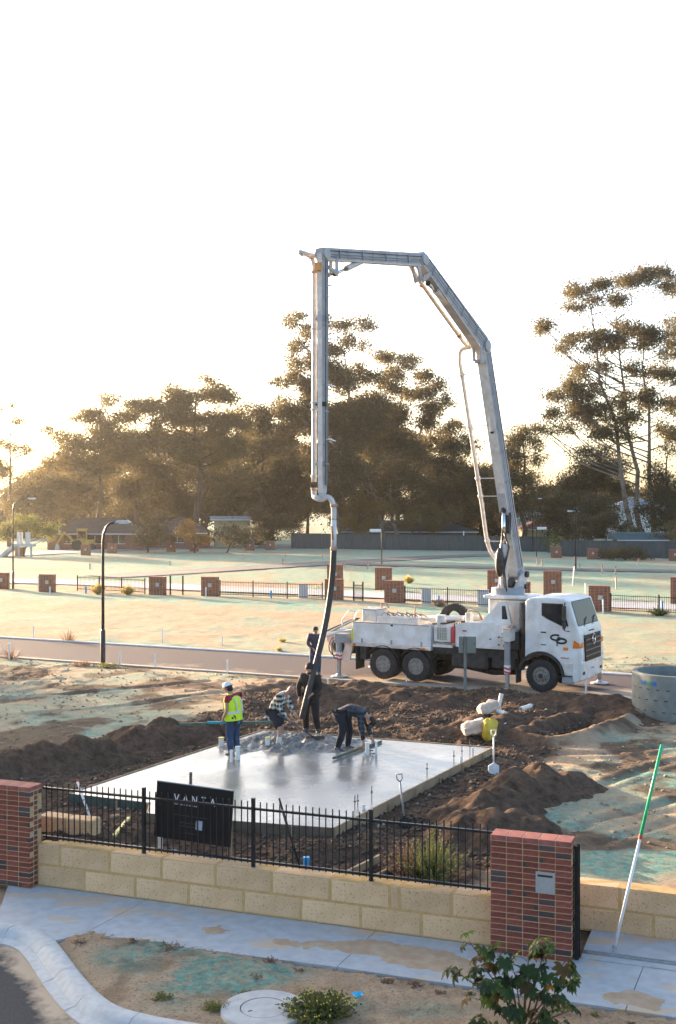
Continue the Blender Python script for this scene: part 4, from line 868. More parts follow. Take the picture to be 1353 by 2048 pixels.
gate('closed black picket gate between two pillars behind the hose', 708, 1202, 0.62)
WHITE = mat('white_paint', (0.72, 0.72, 0.72), 0.5, col2=(0.66, 0.66, 0.66), scale=3)
BOXW = mat('meter_box_white', (0.60, 0.60, 0.62), 0.55, col2=(0.55, 0.55, 0.57), scale=2)
for px, py, w, h, lb in ((606,1196,.62,.92,'left of the hanging hose'),(852,1207,.62,.95,'right of the middle pillars'),(966,1212,.68,1.0,'just left of the boom turret')):
    p = G(px, py); o = thing('meter_box', 'white meter box on the second fence '+lb, 'meter box', (p.x, p.y-.15, 0), WRZ, 'white meter boxes on the second fence')
    MB().box((-w/2, 0, -.05), (w/2, .2, h), bev=.015).build('cabinet', BOXW, o); q = MB().box((-w/2+.05, -.012, .1), (w/2-.05, .0, h-.08), bev=.004).build('door', BOXW, o); MB().box((w/2-.12, -.03, h*.5), (w/2-.09, -.012, h*.5+.1)).build('handle', GALV, q)
# ------------------------------------------------------------------ street lamps and street signs
LAMPH = mat('lamp_head_grey', (0.50, 0.54, 0.57), 0.4, 0.2)
def lamp(label, px, py, top, Y=None, reach=0.9, side=1):
    p = G(px, py) if Y is None else Vector(((px-CX)*Y/FPX, Y, 0)); h = CAMZ-(top-HY)*p.y/FPX
    o = thing('street_lamp', label, 'street lamp', p, 0, 'black street lamps of the estate')
    MB().tube([(0, 0, -.2), (0, 0, 1.25), (0, 0, 1.3)], [.095, .095, .07], 10).build('base', FENCE, o, smooth=40)
    arc = [(0, 0, 1.25), (0, 0, h-.75)]+[(side*reach*(1-math.cos(a))*.72, 0, h-.75+.72*math.sin(a)) for a in (R(25), R(50), R(75))]+[(side*reach, 0, h)]
    MB().tube(arc, [.062, .052, .05, .048, .045, .04], 8).build('pole', FENCE, o, smooth=True)
    hd = MB(); hd.prism([(-.05, -.03), (.5, -.05), (.58, 0), (.45, .07), (.05, .06)], -.11, .11, Matrix.Translation((side*reach, 0, h)) @ Matrix.Scale(side, 4, (1, 0, 0))); hd = hd.build('lamp_head', LAMPH, o)
    MB().box((side*reach+(.12 if side > 0 else -.48), -.08, h-.075), (side*reach+(.48 if side > 0 else -.12), .08, h-.045)).build('lens', TRIMW, hd)
    return o
lamp('black street lamp beside the road, nearest to the wet slab', 206, 1327, 1044, reach=.5)
lamp('black street lamp at the far left behind the first one', 26, 1178, 997, reach=1.1)
lamp('slim black street lamp above the truck cab roof', 1152, 1139, 1022, reach=-.2, side=-1) if False else lamp('slim black street lamp above the truck cab roof', 1152, 1139, 1022, reach=.25, side=-1)
lamp('distant street lamp against the left woods', 373, 1093, 928, reach=2.6)
lamp('distant street lamp seen between boom and tall gum', 1066, 1104, 997, reach=.7)
def street_sign(label, px, py, top, dx):
    p = G(px, py); h = CAMZ-(top-HY)*p.y/FPX; o = thing('street_sign', label, 'street sign', p, 0, 'white street name signs')
    MB().tube([(0, 0, -.2), (0, 0, h)], .06, 8).build('pole', FENCE, o); MB().box((min(0, dx), -.03, h-.3), (max(0, dx), .03, h), bev=.01).build('blade', WHITE, o)
street_sign('white street name sign pointing left near the middle of the far road', 764, 1130, 1058, -1.25)
street_sign('white street name sign pointing right behind the boom foot', 1074, 1114, 1054, 1.2)
# ------------------------------------------------------------------ digger, ramp, pegs, weeds of the far lots
YEL = mat('digger_yellow', (0.50, 0.30, 0.06), 0.6, col2=(0.36, 0.22, 0.05), scale=1.5)
RUB = mat('tyre_rubber', (0.018, 0.018, 0.02), 0.85, col2=(0.035, 0.032, 0.03), scale=8, bump=.004, bscale=30)
p = G(152, 1101); dg = thing('digger', 'yellow backhoe digger parked before the tiled brick house', 'digger', p, R(8))
MB().box((-.2, -.6, .7), (2.6, .6, 1.5), bev=.08).build('body', YEL, dg); cb = MB().box((.2, -.65, 1.5), (1.5, .65, 2.9), bev=.06).build('cab', YEL, dg); MB().box((.3, -.67, 1.7), (1.4, -.652, 2.7)).build('window', GLASS_F, cb); MB().box((.1, -.72, 2.9), (1.6, .72, 3.02)).build('roof', YEL, cb)
for x, r in ((.2, .75), (2.2, .5)):
    for y in (-.75, .75): q = MB().lathe([(r*.5, -.18), (r*.95, -.18), (r, -.1), (r, .1), (r*.95, .18), (r*.5, .18)], Matrix.Translation((x, y, r)) @ Matrix.Rotation(R(90), 4, 'X'), 16).build('wheel', RUB, dg); MB().lathe([(.01, -.14), (r*.5, -.14), (r*.5, .14), (.01, .14)], Matrix.Translation((x, y, r)) @ Matrix.Rotation(R(90), 4, 'X'), 12).build('rim', YEL, q)
MB().taper((-.3, 0, 1.2), (-1.6, 0, 2.6), .3, .35, .22, .28).taper((-1.6, 0, 2.6), (-2.6, 0, .9), .24, .3, .18, .2).build('arm', YEL, dg); MB().prism([(-2.9, .1), (-2.2, .15), (-2.3, .8), (-2.7, .9)], -.35, .35).build('bucket', GALV, dg)
p = G(30, 1114); rp = thing('ramp', 'pale concrete ramp with a flat top at the left edge', 'ramp', p)
PALEC = mat('pale_concrete', (0.42, 0.44, 0.45), 0.7, col2=(0.35, 0.37, 0.38), scale=2)
MB().prism([(-2.6, -.6), (-2.2, -.7), (.3, 1.3), (2.3, 1.25), (2.3, 1.6), (0, 1.65), (-.2, 1.4)], -1, 1).build('deck', PALEC, rp)
for x in (0.3, 0.7, 1.35, 1.6): MB().box((x, -.3, 1.6), (x+.22, .2, 3.0)).build('upright', TRIMW, rp)
for x in (.5, 2.0): MB().box((x, -.6, -.1), (x+.2, -.4, 1.28)).build('leg', PALEC, rp)
PINK = mat('pink_marker', (0.75, 0.22, 0.20), 0.6); BLUEP = mat('blue_pipe', (0.035, 0.30, 0.62), 0.45, col2=(0.03, 0.25, 0.55), scale=5); WOODP = mat('peg_wood', (0.50, 0.42, 0.32), 0.8)
def peg(name, label, m, px, py, h, w=.05, grp=None, lean=0.0):
    p = on(G(px, py)); o = thing(name, label, 'peg', p, 0, grp); o.rotation_euler = (0, lean, 0)
    MB().box((-w/2, -w/2, -.15), (w/2, w/2, h*.72)).build('stake', m[0], o); MB().box((-w*.55, -w*.55, h*.72), (w*.55, w*.55, h)).build('top', m[1], o)
pink_peg_spots = ((180,1138,.55),(668,1118,.5),(690,1134,.7),(736,1137,.6),(1075,1130,.6),(1085,1133,.7),(1148,1145,.7),(1160,1140,.6),(1205,1147,.8),(1232,1148,.7),(1233,1178,.9),(1278,1132,.7),(484,1118,.6),(566,1130,.6),(572,1118,.6),(645,1121,.6),(288,1099,.6),(340,1131,.5)); pink_peg_x = [q[0] for q in pink_peg_spots]
for px, py, h in pink_peg_spots:
    peg('survey_peg', nth(pink_peg_x, px)+' pink topped survey peg from the left in the far lots', (WOODP, PINK), px, py, h, .12 if py < 1150 else .09, 'pink survey pegs in the far lots')
white_peg_spots = ((67,1277,.6),(325,1285,.62),(240,1330,.5),(310,1333,.55),(18,1320,.62),(656,1383,.45),(813,1364,.5),(1173,1402,.5),(445,1290,.4),(640,1300,.4),(455,1345,.5)); white_peg_x = [q[0] for q in white_peg_spots]
for px, py, h in white_peg_spots:
    peg('marker_peg', nth(white_peg_x, px)+' white marker peg from the left along the road', (WHITE, WHITE), px, py, h, .05, 'white marker pegs along the road')
service_post_spots = ((77,1182,1.1),(100,1188,.5),(928,1098,2.6),(1217,1113,1.6),(1332,1116,1.6),(412,1196,.7),(1172,1192,.9),(1146,1172,1.5),(1207,1228,.8)); service_post_x = [q[0] for q in service_post_spots]
for px, py, h in service_post_spots:
    peg('service_post', nth(service_post_x, px)+' thin white service post from the left in the far lots', (WHITE, WHITE), px, py, h, .07 if py > 1150 else .14, 'white service posts in the far lots', .1 if px == 1146 else 0)
blue_stub_spots = ((172,1187,.5),(254,1190,.45),(543,1196,.5),(878,1211,.6),(1325,1228,.7)); blue_stub_x = [q[0] for q in blue_stub_spots]
for px, py, h in blue_stub_spots:
    peg('water_stub', nth(blue_stub_x, px)+' blue water stub from the left along the second fence', (BLUEP, BLUEP), px, py, h, .10, 'blue water stubs along the second fence')
# tufts of weeds: thin blades and twigs from one root
WEED = {'green': leaf_mat('weed_green', (0.10, 0.13, 0.04), (0.14, 0.15, 0.05), (0.2, 0.2, 0.06)), 'yellow': leaf_mat('weed_yellow', (0.36, 0.27, 0.06), (0.42, 0.32, 0.09), (0.5, 0.36, 0.1)),
        'dead': leaf_mat('weed_dead', (0.17, 0.11, 0.075), (0.22, 0.15, 0.10), (0.2, 0.12, 0.07)), 'bush': leaf_mat('weed_bush', (0.055, 0.075, 0.022), (0.085, 0.10, 0.03), (0.13, 0.14, 0.03))}
def weed(name, label, p, h, r, kind, n=60, seed=0, leafy=0.0, grp=None, lw=0.012):
    rg = random.Random(seed); mb = MB(); p = Vector(p)
    for k in range(n):
        a = rg.uniform(0, 2*math.pi); q = rg.random()**.6*r; b0 = p+Vector((math.cos(a)*q*.25, math.sin(a)*q*.25, -.02)); hh = h*rg.uniform(.5, 1.05)*(1-.45*q/r)
        tip = p+Vector((math.cos(a)*q, math.sin(a)*q, hh)); mid = b0.lerp(tip, .55)+Vector((0, 0, hh*.1)); w = Vector((-math.sin(a), math.cos(a), 0))*lw*rg.uniform(.6, 1.4)
        mb.quad(b0-w, b0+w, mid+w*.8, mid-w*.8); mb.poly((mid-w*.8, mid+w*.8, tip))
        if leafy:
            for j in range(int(5*leafy)):
                c = b0.lerp(tip, rg.uniform(.3, 1)); d = Vector((rg.uniform(-1, 1), rg.uniform(-1, 1), rg.uniform(-.3, .8))).normalized()*lw*rg.uniform(2.5, 5); e = d.orthogonal().normalized()*d.length*.35
                mb.quad(c, c+d*.5+e, c+d, c+d*.5-e)
    o = obj(name, mb.mesh(name, WEED[kind], False, p)); o.location = p; return tag(o, label, 'weed', grp)
weed('weed_clump', 'yellow weed clump just left of the near street lamp before the fence', on(G(196,1188)), .9, .55, 'yellow', 160, 1, 1, lw=.03)
weed('weed_clump', 'yellow weed clump right of the near street lamp before the fence', on(G(256,1190)), .75, .5, 'yellow', 150, 2, 1, lw=.03)
weed('weed_clump', 'yellow tuft above the middle brick pillars', on(G(818,1166)), .7, .5, 'yellow', 90, 3, 1, lw=.03)
weed('dead_bush', 'spiky dead bush on the sandy lot left of the street lamp', on(G(137,1283)), .75, .7, 'dead', 60, 4)
weed('dead_bush', 'reddish dead bush at the left end of the road', on(G(22,1318)), .55, .8, 'dead', 110, 5)
weed('dead_bush', 'dark dead bush in front of the fence right of the middle pillars', on(G(880,1213)), .6, .8, 'dead', 120, 6, lw=.02)
weed('dead_bush', 'dark dead bush in front of the fence right of the truck', on(G(1320,1232)), .6, .8, 'bush', 120, 7, 1, lw=.02)
weed('weed_clump', 'green weeds round the foot of the nearest street lamp', on(G(215,1334)), .22, .55, 'green', 90, 8, 1)
weed('weed_clump', 'low dry weeds left of the nearest street lamp foot', on(G(165,1332)), .2, .55, 'dead', 80, 9, 1)
weed('weed_clump', 'small yellow tuft on the lit sand beside the operator', on(G(565,1284)), .22, .25, 'yellow', 60, 10, 1)
weed('weed_clump', 'smaller yellow tuft on the lit sand nearest the operator', on(G(558,1302)), .18, .2, 'yellow', 50, 11, 1)
# ------------------------------------------------------------------ concrete pump truck (local x forward, y to its left, z up; origin under the front axle)
TW = mat('truck_white', (0.72, 0.73, 0.74), 0.32, col2=(0.57, 0.545, 0.51), scale=2.6, coat=0.3, bump=0.0)
TWD = mat('worn_white_steel', (0.62, 0.60, 0.57), 0.55, col2=(0.50, 0.46, 0.42), scale=5.0, rvar=.1)
BOOMM = mat('boom_paint_shaded', (0.43, 0.43, 0.44), 0.5, col2=(0.34, 0.335, 0.34), scale=3.0, rvar=.1)  # darker grey, the shade on the inner boom faces put into the colour
DKG = mat('chassis_dark', (0.022, 0.022, 0.024), 0.7, col2=(0.05, 0.045, 0.04), scale=6)
TGREY = mat('outrigger_grey', (0.30, 0.31, 0.33), 0.5, col2=(0.25, 0.255, 0.27), scale=4)
HYD = mat('hydraulic_black', (0.02, 0.02, 0.02), 0.5, col2=(0.06, 0.045, 0.035), scale=8)
CHR = mat('chrome', (0.72, 0.72, 0.72), 0.18, 1.0); GLS = mat('truck_glass', (0.014, 0.02, 0.024), 0.03, spec=0.22, col2=(0.025, 0.03, 0.034))
ORL = mat('orange_lens', (0.75, 0.20, 0.02), 0.25); REDP = mat('red_paint', (0.55, 0.035, 0.03), 0.4); YELR = mat('yellow_reflector', (0.80, 0.75, 0.05), 0.4)
RIMM = mat('steel_rim', (0.24, 0.23, 0.215), 0.6, 0.2, col2=(0.15, 0.13, 0.115), scale=9); RUST = mat('rusty_clamp', (0.34, 0.17, 0.09), 0.8, col2=(0.45, 0.33, 0.24), scale=8)
BLUEG = mat('cooler_core', (0.16, 0.22, 0.26), 0.6, col2=(0.45, 0.34, 0.16), scale=14)
_c = G(1085, 1383, 0.05); YAW = R(-29.5)
TH = Vector((math.cos(YAW), math.sin(YAW), 0)); TL = Vector((-TH.y, TH.x, 0))
TLOC = _c+TL*1.1; TLOC.z = 0.03
truck = thing('concrete_pump_truck', 'white concrete pump truck with its boom raised over the slab', 'truck', TLOC, YAW)
TM = Matrix.Translation(TLOC) @ Matrix.Rotation(YAW, 4, 'Z'); TI = TM.inverted()
def part(mb, name, m, par=truck, smooth=False): return mb.build(name, m, par, smooth)
# cab
arch = [(0.70*math.cos(a), 0.53+0.70*math.sin(a)) for a in [R(4+k*(136/10)) for k in range(11)]]
prof = [(-.55, 1.0), (-.55, 2.92), (-.40, 3.04), (.2, 3.08), (.72, 3.05), (.93, 2.97), (1.20, 2.15), (1.29, 1.95), (1.33, 1.2), (1.33, .48), (1.2, .40), (.72, .42)]+arch
bm = bmesh.new(); n = len(prof); vs = [[bm.verts.new((x, y, z)) for (x, z) in prof] for y in (-1.2, 1.2)]
bm.faces.new(vs[0]); bm.faces.new(vs[1][::-1])
for i in range(n): j = (i+1) % n; bm.faces.new((vs[0][i], vs[1][i], vs[1][j], vs[0][j]))
bmesh.ops.recalc_face_normals(bm, faces=bm.faces[:])
ed = [e for e in bm.edges for r in vs if e.verts[0] in r and e.verts[1] in r and min(r.index(e.verts[0]), r.index(e.verts[1])) < 10 and max(r.index(e.verts[0]), r.index(e.verts[1])) <= 10]
bmesh.ops.bevel(bm, geom=ed, offset=0.085, segments=4, affect='EDGES', profile=0.6)
cab = part(MB().add_bm(bm), 'cab', TW, smooth=30)
def plate(pts, y, th): return MB().prism(pts, y, y-th)  # a thin plate on the near side, proud outwards
for sy in (-1, 1):
    M = Matrix.Scale(sy, 4, (0, 1, 0)) if sy == 1 else Matrix.Identity(4)
    M = Matrix.Scale(-sy, 4, (0, 1, 0))
    door = part(MB().prism([(-.05, 1.36), (-.05, 2.95), (.72, 2.95), (.97, 2.15), (1.04, 1.9), (1.06, 1.22), (.72, 1.22), (.5, 1.3)], -1.2, -1.208, M), 'door', TW)
    win = part(MB().prism([(.05, 2.86), (.70, 2.86), (.88, 2.20), (.70, 2.20), (.2, 2.42), (.05, 2.52)], -1.206, -1.216, M), 'side_window', GLS)
    part(MB().prism([(.02, 2.89), (.73, 2.89), (.92, 2.17), (.69, 2.17), (.18, 2.39), (.02, 2.49)], -1.2, -1.211, M), 'window_seal', DKG, win)
    part(MB().box((0.0, -1.235, 1.93), (.17, -1.208, 1.97), M), 'door_handle', DKG, door)
    part(MB().box((0.0, -1.22, 1.53), (.17, -1.206, 1.56), M), 'grab_slot', DKG, door)
    # mirrors
    mir = MB(); mir.tube([M @ Vector(p) for p in ((.80, -1.2, 2.93), (.86, -1.42, 2.90), (.86, -1.42, 2.05), (.95, -1.22, 2.02))], .018, 6)
    mir = part(mir, 'mirror_arm', DKG); part(MB().box((.80, -1.54, 2.36), (.90, -1.34, 2.84), M, .03), 'mirror', DKG, mir); part(MB().box((.80, -1.52, 2.12), (.90, -1.36, 2.32), M, .03), 'mirror', DKG, mir)
    # lamps
    ind = part(MB().prism([(1.05, 1.48), (1.10, 1.74), (1.26, 1.66), (1.325, 1.50)], -1.203, -1.215, M), 'indicator', ORL)
    part(MB().prism([(1.327, 1.50), (1.327, 1.66), (1.337, 1.66), (1.337, 1.50)], -1.17, -.93, M), 'lens', ORL, ind)
    hl = part(MB().ball((1.28, (1.02 if sy == 1 else -1.02), 1.02), (.09, .17, .15), 14, 8), 'headlight', WHITE, smooth=True)
    part(MB().ball((1.315, -1.02 if sy == -1 else 1.02, 1.05), (.05, .10, .09), 12, 8), 'lens', GLS, hl, True)
    part(MB().box((1.32, -1.02, .63), (1.342, -.82, .72), M), 'fog_lamp', DKG)
    # steps
    stp = part(MB().box((.70, -1.215, .62), (1.06, -1.0, 1.0), M, .02), 'step_box', TWD); part(MB().box((.70, -1.222, .34), (1.06, -1.0, .56), M, .02), 'step', TGREY, stp); part(MB().box((.72, -1.225, .57), (1.05, -1.0, .61), M), 'tread', DKG, stp)
    # wheel arch flare
    fl = MB(); a0 = [(.70*math.cos(R(a)), .53+.70*math.sin(R(a))) for a in range(2, 172, 12)]; a1 = [(.80*math.cos(R(a)), .53+.80*math.sin(R(a))) for a in range(2, 172, 12)]
    for i in range(len(a0)-1):
        q = [(*a0[i], ), (*a0[i+1], ), (*a1[i+1], ), (*a1[i], )]; fl.prism(q, -.85, -1.235, M)
    fl.box((-.86, -1.22, .25), (-.80, -.85, .72), M); part(fl, 'wheel_arch', DKG)
wm = MB(); d = Vector((-.27, 0, .82)); nrm = Vector((.82, 0, .27)).normalized()
def wsp(y, t, o=0.0): p = Vector((1.20, y, 2.15))+d*t+nrm*o; return tuple(p)
ws = MB(); pts = [(-1.02, .05), (1.02, .05), (1.05, .12), (1.0, .90), (.94, .96), (-.94, .96), (-1.0, .90), (-1.05, .12)]
k = len(pts); ws.v = [wsp(y, t, .004) for y, t in pts]+[wsp(y, t, .012) for y, t in pts]; ws.f = [tuple(range(k-1, -1, -1)), tuple(range(k, 2*k))]+[(i, (i+1) % k, k+(i+1) % k, k+i) for i in range(k)]; ws.mi = [0]*len(ws.f)
wsh = part(ws, 'windscreen', GLS)
sv = MB(); pts2 = [(y*1.035, .5+(t-.5)*1.05) for y, t in pts]; sv.v = [wsp(y, t, -.01) for y, t in pts2]+[wsp(y, t, .006) for y, t in pts2]; sv.f = ws.f; sv.mi = ws.mi; part(sv, 'seal', DKG, wsh)
for y in (-.55, .35): part(MB().tube([wsp(y, -.02, .03), wsp(y+.42, .28, .03)], .012, 6).tube([wsp(y+.15, .20, .025), wsp(y+.55, .30, .025)], .009, 5), 'wiper', BLK_M, wsh)
gr = part(MB().prism([(1.315, 1.04), (1.30, 1.88), (1.345, 1.88), (1.365, 1.04)], -.84, .84), 'grille', mat('grille_dark', (0.012, 0.013, 0.015), 0.5, spec=0.2))
for z in (1.20, 1.38, 1.56, 1.72): part(MB().box((1.345, -.82, z-.022), (1.378, .82, z+.022), None, .012), 'bar', mat('grille_bar', (0.055, 0.057, 0.062), 0.35, .1), gr)
part(MB().box((1.29, -.84, 1.885), (1.345, .84, 1.92)), 'trim', TW, gr)
MX = Matrix.Translation((1.37, 0, 1.74)) @ Matrix.Rotation(R(90), 4, 'Y')
bd = MB(); ring = [(.145*math.cos(a)*1.0, .165*math.sin(a)) for a in [2*math.pi*q/20 for q in range(20)]]
bd.tube([(1.378, y, 1.70+z) for y, z in ring]+[(1.378, ring[0][0], 1.70+ring[0][1])], .018, 6)
bd.bar((1.378, -.09, 1.76), (1.378, -.03, 1.62), .03, .02); bd.bar((1.378, .09, 1.78), (1.378, .03, 1.64), .03, .02); bd.bar((1.378, -.08, 1.70), (1.378, .08, 1.70), .03, .02)
part(bd, 'badge', CHR)
npl = part(MB().box((1.333, -.22, .70), (1.345, .16, .82)), 'number_plate', WHITE); part(MB().box((1.3455, -.16, .735), (1.348, .10, .785)), 'characters', mat('plate_blue', (0.10, 0.20, 0.45), .5), npl)
part(MB().box((1.29, -.25, 1.965), (1.305, .25, 2.0)), 'bonnet_lettering', DKG)
part(MB().box((1.315, -.86, 1.80), (1.328, -.62, 1.84)), 'model_lettering', RUST)
# the mark on the door: two looping black letters
lg = MB(); yy = -1.212
lg.tube([(.50+.17*math.cos(R(a)), yy, 1.80+.085*math.sin(R(a))) for a in range(50, 330, 20)]+[(.66, yy, 1.79), (.56, yy, 1.80)], .034, 5)
lg.tube([(.68+.16*math.cos(R(a)), yy, 1.70+.075*math.sin(R(a))) for a in range(-170, 170, 20)], .034, 5); lg.bar((.545, yy, 1.76), (.545, yy, 1.52), .016, .08)
part(lg, 'door_mark', BLK_M)
part(MB().box((.74, -1.218, 1.40), (.90, -1.205, 1.50), None, .01), 'side_repeater', ORL); part(MB().box((.66, -1.212, 1.14), (.93, -1.2, 1.18)), 'side_lettering', RUST)
part(MB().box((.72, -1.213, 2.06), (.80, -1.206, 2.10)), 'door_sticker', REDP)
# wheels
TYRE = [(.29, -.135), (.33, -.14), (.46, -.145), (.515, -.12), (.528, -.06), (.528, -.02), (.518, -.015), (.518, .015), (.528, .02), (.528, .06), (.515, .12), (.46, .145), (.33, .14), (.29, .135)]
def lug_tyre():
    mb = MB(); mb.lathe(TYRE, None, 36, True)
    for k in range(36):
        a = 2*math.pi*k/36; M = Matrix.Rotation(a, 4, 'Z')
        for s in (-1, 1): mb.box((.515, -.022, min(s*.055, s*.12)), (.534, .022, max(s*.055, s*.12)), M)
    return mb.mesh('wheel', RUB, 35)
TYM = lug_tyre()
def rim_mesh(dish):
    mb = MB(); z = .12
    if dish > 0: pr = [(.30, z), (.285, z-.02), (.26, z-.05), (.20, z-.03), (.17, z+.0), (.12, z+.01), (.11, z+.07), (.0001, z+.075)]
    else: pr = [(.30, z), (.285, z-.015), (.265, z-.10), (.20, z-.15), (.14, z-.15), (.13, z-.05), (.11, z-.03), (.0001, z-.03)]
    mb.lathe(pr, None, 24); return mb.mesh('rim', RIMM, 35)
RF, RR_ = rim_mesh(1), rim_mesh(-1)
hubm = {}
def hub_mesh(dish):
    mb = MB(); z = .125 if dish > 0 else -.02
    for k in range(10):
        a = 2*math.pi*k/10; c = (.19*math.cos(a), .19*math.sin(a)); mb.lathe([(.018, z-.03), (.018, z+.015), (.0001, z+.015)], Matrix.Translation((c[0], c[1], 0)), 6)
    return mb.mesh('wheel_nuts', DKG if dish < 0 else CHR)
def centre_mesh(dish):
    mb = MB(); z = .14 if dish > 0 else .05; mb.lathe([(.10, z-.06), (.10, z+.035), (.07, z+.06), (.0001, z+.062)], None, 16); return mb.mesh('hub', DKG, 35)
HM = {1: (RF, hub_mesh(1), centre_mesh(1)), -1: (RR_, hub_mesh(-1), centre_mesh(-1))}
def wheel(x, y, near, dish, inner=False):
    w = obj('wheel', TYM, truck); w.location = (x, y, .533); w.rotation_euler = (R(90) if near else R(-90), random.uniform(0, 1), 0)
    w.rotation_euler = (R(90), 0, 0) if near else (R(-90), 0, 0)
    if not inner:
        for nm, me in zip(('rim', 'wheel_nuts', 'hub'), HM[dish]): obj(nm, me, w)
for near in (True, False):
    s = -1 if near else 1
    wheel(0, s*1.05, near, 1)
    for x in (-4.49, -5.75): wheel(x, s*1.05, near, -1); wheel(x, s*.73, near, -1, True)
# chassis and running gear
ch = MB()
for y in (-.42, .42): ch.box((-7.4, y-.05, .72), (.9, y+.05, 1.02))
for x in (-7.3, -6.3, -5.1, -3.6, -2.4, -.8, .6): ch.box((x-.06, -.42, .78), (x+.06, .42, .98))
part(ch, 'chassis', DKG)
for x in (0, -4.49, -5.75): part(MB().tube([(x, -1.0, .533), (x, 1.0, .533)], .10, 10).ball((x, 0, .533), .24), 'axle', DKG)
part(MB().box((-3.2, -1.12, .55), (-1.9, -.55, 1.18), None, .08), 'fuel_tank', DKG); part(MB().box((-3.2, .55, .55), (-1.9, 1.12, 1.18), None, .08), 'hydraulic_tank', DKG)
part(MB().box((-1.8, -1.0, .62), (-.95, -.45, 1.15), None, .05), 'battery_box', DKG); part(MB().tube([(-3.0, -.2, .55), (-2.0, -.25, .42), (-1.2, -.3, .5)], .13, 10), 'exhaust', DKG, smooth=True)
part(MB().box((-3.9, -1.05, 1.0), (-.85, 1.05, 1.28)), 'subframe', DKG)
for s in (-1, 1):                                     # rear mudguards and flap
    for x in (-4.49, -5.75):
        mg = MB(); a = [(x+.62*math.cos(R(q)), .533+.62*math.sin(R(q))) for q in range(28, 153, 12)]; b = [(x+.645*math.cos(R(q)), .533+.645*math.sin(R(q))) for q in range(28, 153, 12)]
        for i in range(len(a)-1): mg.prism([a[i], a[i+1], b[i+1], b[i]], s*.58, s*1.215)
        part(mg, 'mudguard', DKG)
    part(MB().box((-6.82, min(s*.6, s*1.2), .28), (-6.78, max(s*.6, s*1.2), 1.1)), 'mudflap', RUB)
    part(MB().box((-6.7, min(s*.75, s*1.1), .62), (-6.45, max(s*.75, s*1.1), 1.1)), 'air_tank', DKG)
# tray with drop sides
part(MB().box((-6.95, -1.18, 1.10), (-3.95, 1.18, 1.18)), 'tray_floor', TWD)
for s in (-1, 1):
    b = part(MB().box((-6.93, s*1.2-.02, 1.2), (-3.98, s*1.2+.02, 1.95), None, .012), 'side_board', TW)
    part(MB().box((-6.93, s*1.2-.026, 1.2), (-3.98, s*1.2+.026, 1.245)), 'edge_rail', TWD, b); part(MB().box((-6.93, s*1.2-.026, 1.925), (-3.98, s*1.2+.026, 1.955)), 'top_rail', TGREY, b)
    for x in (-6.55, -5.4, -4.25): part(MB().box((x-.03, s*1.2-.035, 1.23), (x+.03, s*1.2+.035, 1.38)), 'hinge', TGREY, b)
    part(MB().box((-5.42, s*1.2-.035, 1.86), (-5.34, s*1.2+.035, 1.92)), 'latch', BLK_M, b)
    part(MB().box((-6.97, s*1.2-.03, 1.3), (-6.90, s*1.2+.03, 1.72)), 'reflector', YELR)
    for x in (-6.88, -4.2): part(MB().box((x-.05, s*1.21-.02, 1.11), (x+.05, s*1.21+.02, 1.18)), 'marker_lamp', ORL)
part(MB().box((-3.98, -1.2, 1.1), (-3.92, 1.2, 2.0)), 'head_board', TW)
tb = part(MB().box((-6.80, -.75, 1.96), (-6.25, .1, 2.34), None, .02), 'tool_box', TWD); part(MB().box((-6.82, -.77, 2.34), (-6.23, .12, 2.37)), 'lid', TGREY, tb)
pt = part(MB().box((-6.15, -.9, 1.9), (-4.55, .2, 2.16), None, .02), 'clamp_tray', TWD)
for k in range(9):
    x = -6.05+k*.18; part(MB().tube([(x, -.7+.1*(k % 3), 2.17), (x+.05, -.65, 2.27+.04*(k % 2)), (x+.22, -.6, 2.22), (x+.26, -.55, 2.17)], .025, 6), 'pipe_clamp', RUST, pt)
part(MB().tube([(-6.3, -.2, 2.4), (-6.28, -.25, 2.55), (-6.1, -.3, 2.58), (-5.95, -.3, 2.4)], .03, 6), 'lever', RUST); part(MB().tube([(-4.9, -.4, 2.16), (-4.88, -.42, 2.5), (-4.75, -.45, 2.52)], .03, 6), 'valve_handle', RUST)
part(MB().tube([(-4.6, -.5, 2.12), (-3.0, -.5, 2.2)], .09, 12), 'delivery_pipe', TW, smooth=True); part(MB().tube([(-4.7, .2, 2.0), (-2.6, .2, 2.18)], .10, 12), 'delivery_cylinder', TWD, smooth=True)
sp = obj('spare_wheel', TYM, truck); sp.location = (-3.75, .45, 2.06); sp.rotation_euler = (R(90), 0, 0)
# rear hopper
hp = part(MB().prism([(-8.25, 1.18), (-7.95, .75), (-7.35, .75), (-7.05, 1.45), (-7.05, 1.62), (-8.25, 1.42)], -.75, .75), 'hopper', TWD)
for y in (-.78, .78):
    part(MB().tube([(-8.35, y, 1.40), (-7.1, y, 1.98), (-7.0, y, 2.25), (-7.3, y, 2.3), (-7.6, y, 1.95), (-7.6, y, 1.5)], .028, 6), 'guard_rail', TW, hp); part(MB().tube([(-8.35, y, 1.30), (-7.0, y, 1.80)], .04, 6), 'side_rail', TW, hp)
for k in range(7): part(MB().tube([(-8.3+k*.19, -.75, 1.46+k*.035), (-8.3+k*.19, .75, 1.46+k*.035)], .014, 5), 'grate_bar', TGREY, hp)
part(MB().prism([(-8.3, 1.45), (-7.2, 1.95), (-7.2, 2.0), (-8.3, 1.52)], -.7, -.2), 'splash_sheet', RUB, hp)
part(MB().tube([(-7.85+.26*math.cos(R(a)), -.85, .98+.33*math.sin(R(a))) for a in range(0, 361, 20)], .022, 6), 'hose_loop', mat('red_hose', (0.28, 0.05, 0.04), .6), hp); part(MB().tube([(-7.75+.22*math.cos(R(a)), -.88, .9+.36*math.sin(R(a))) for a in range(0, 361, 20)], .02, 6), 'hose_loop', BLK_M, hp)
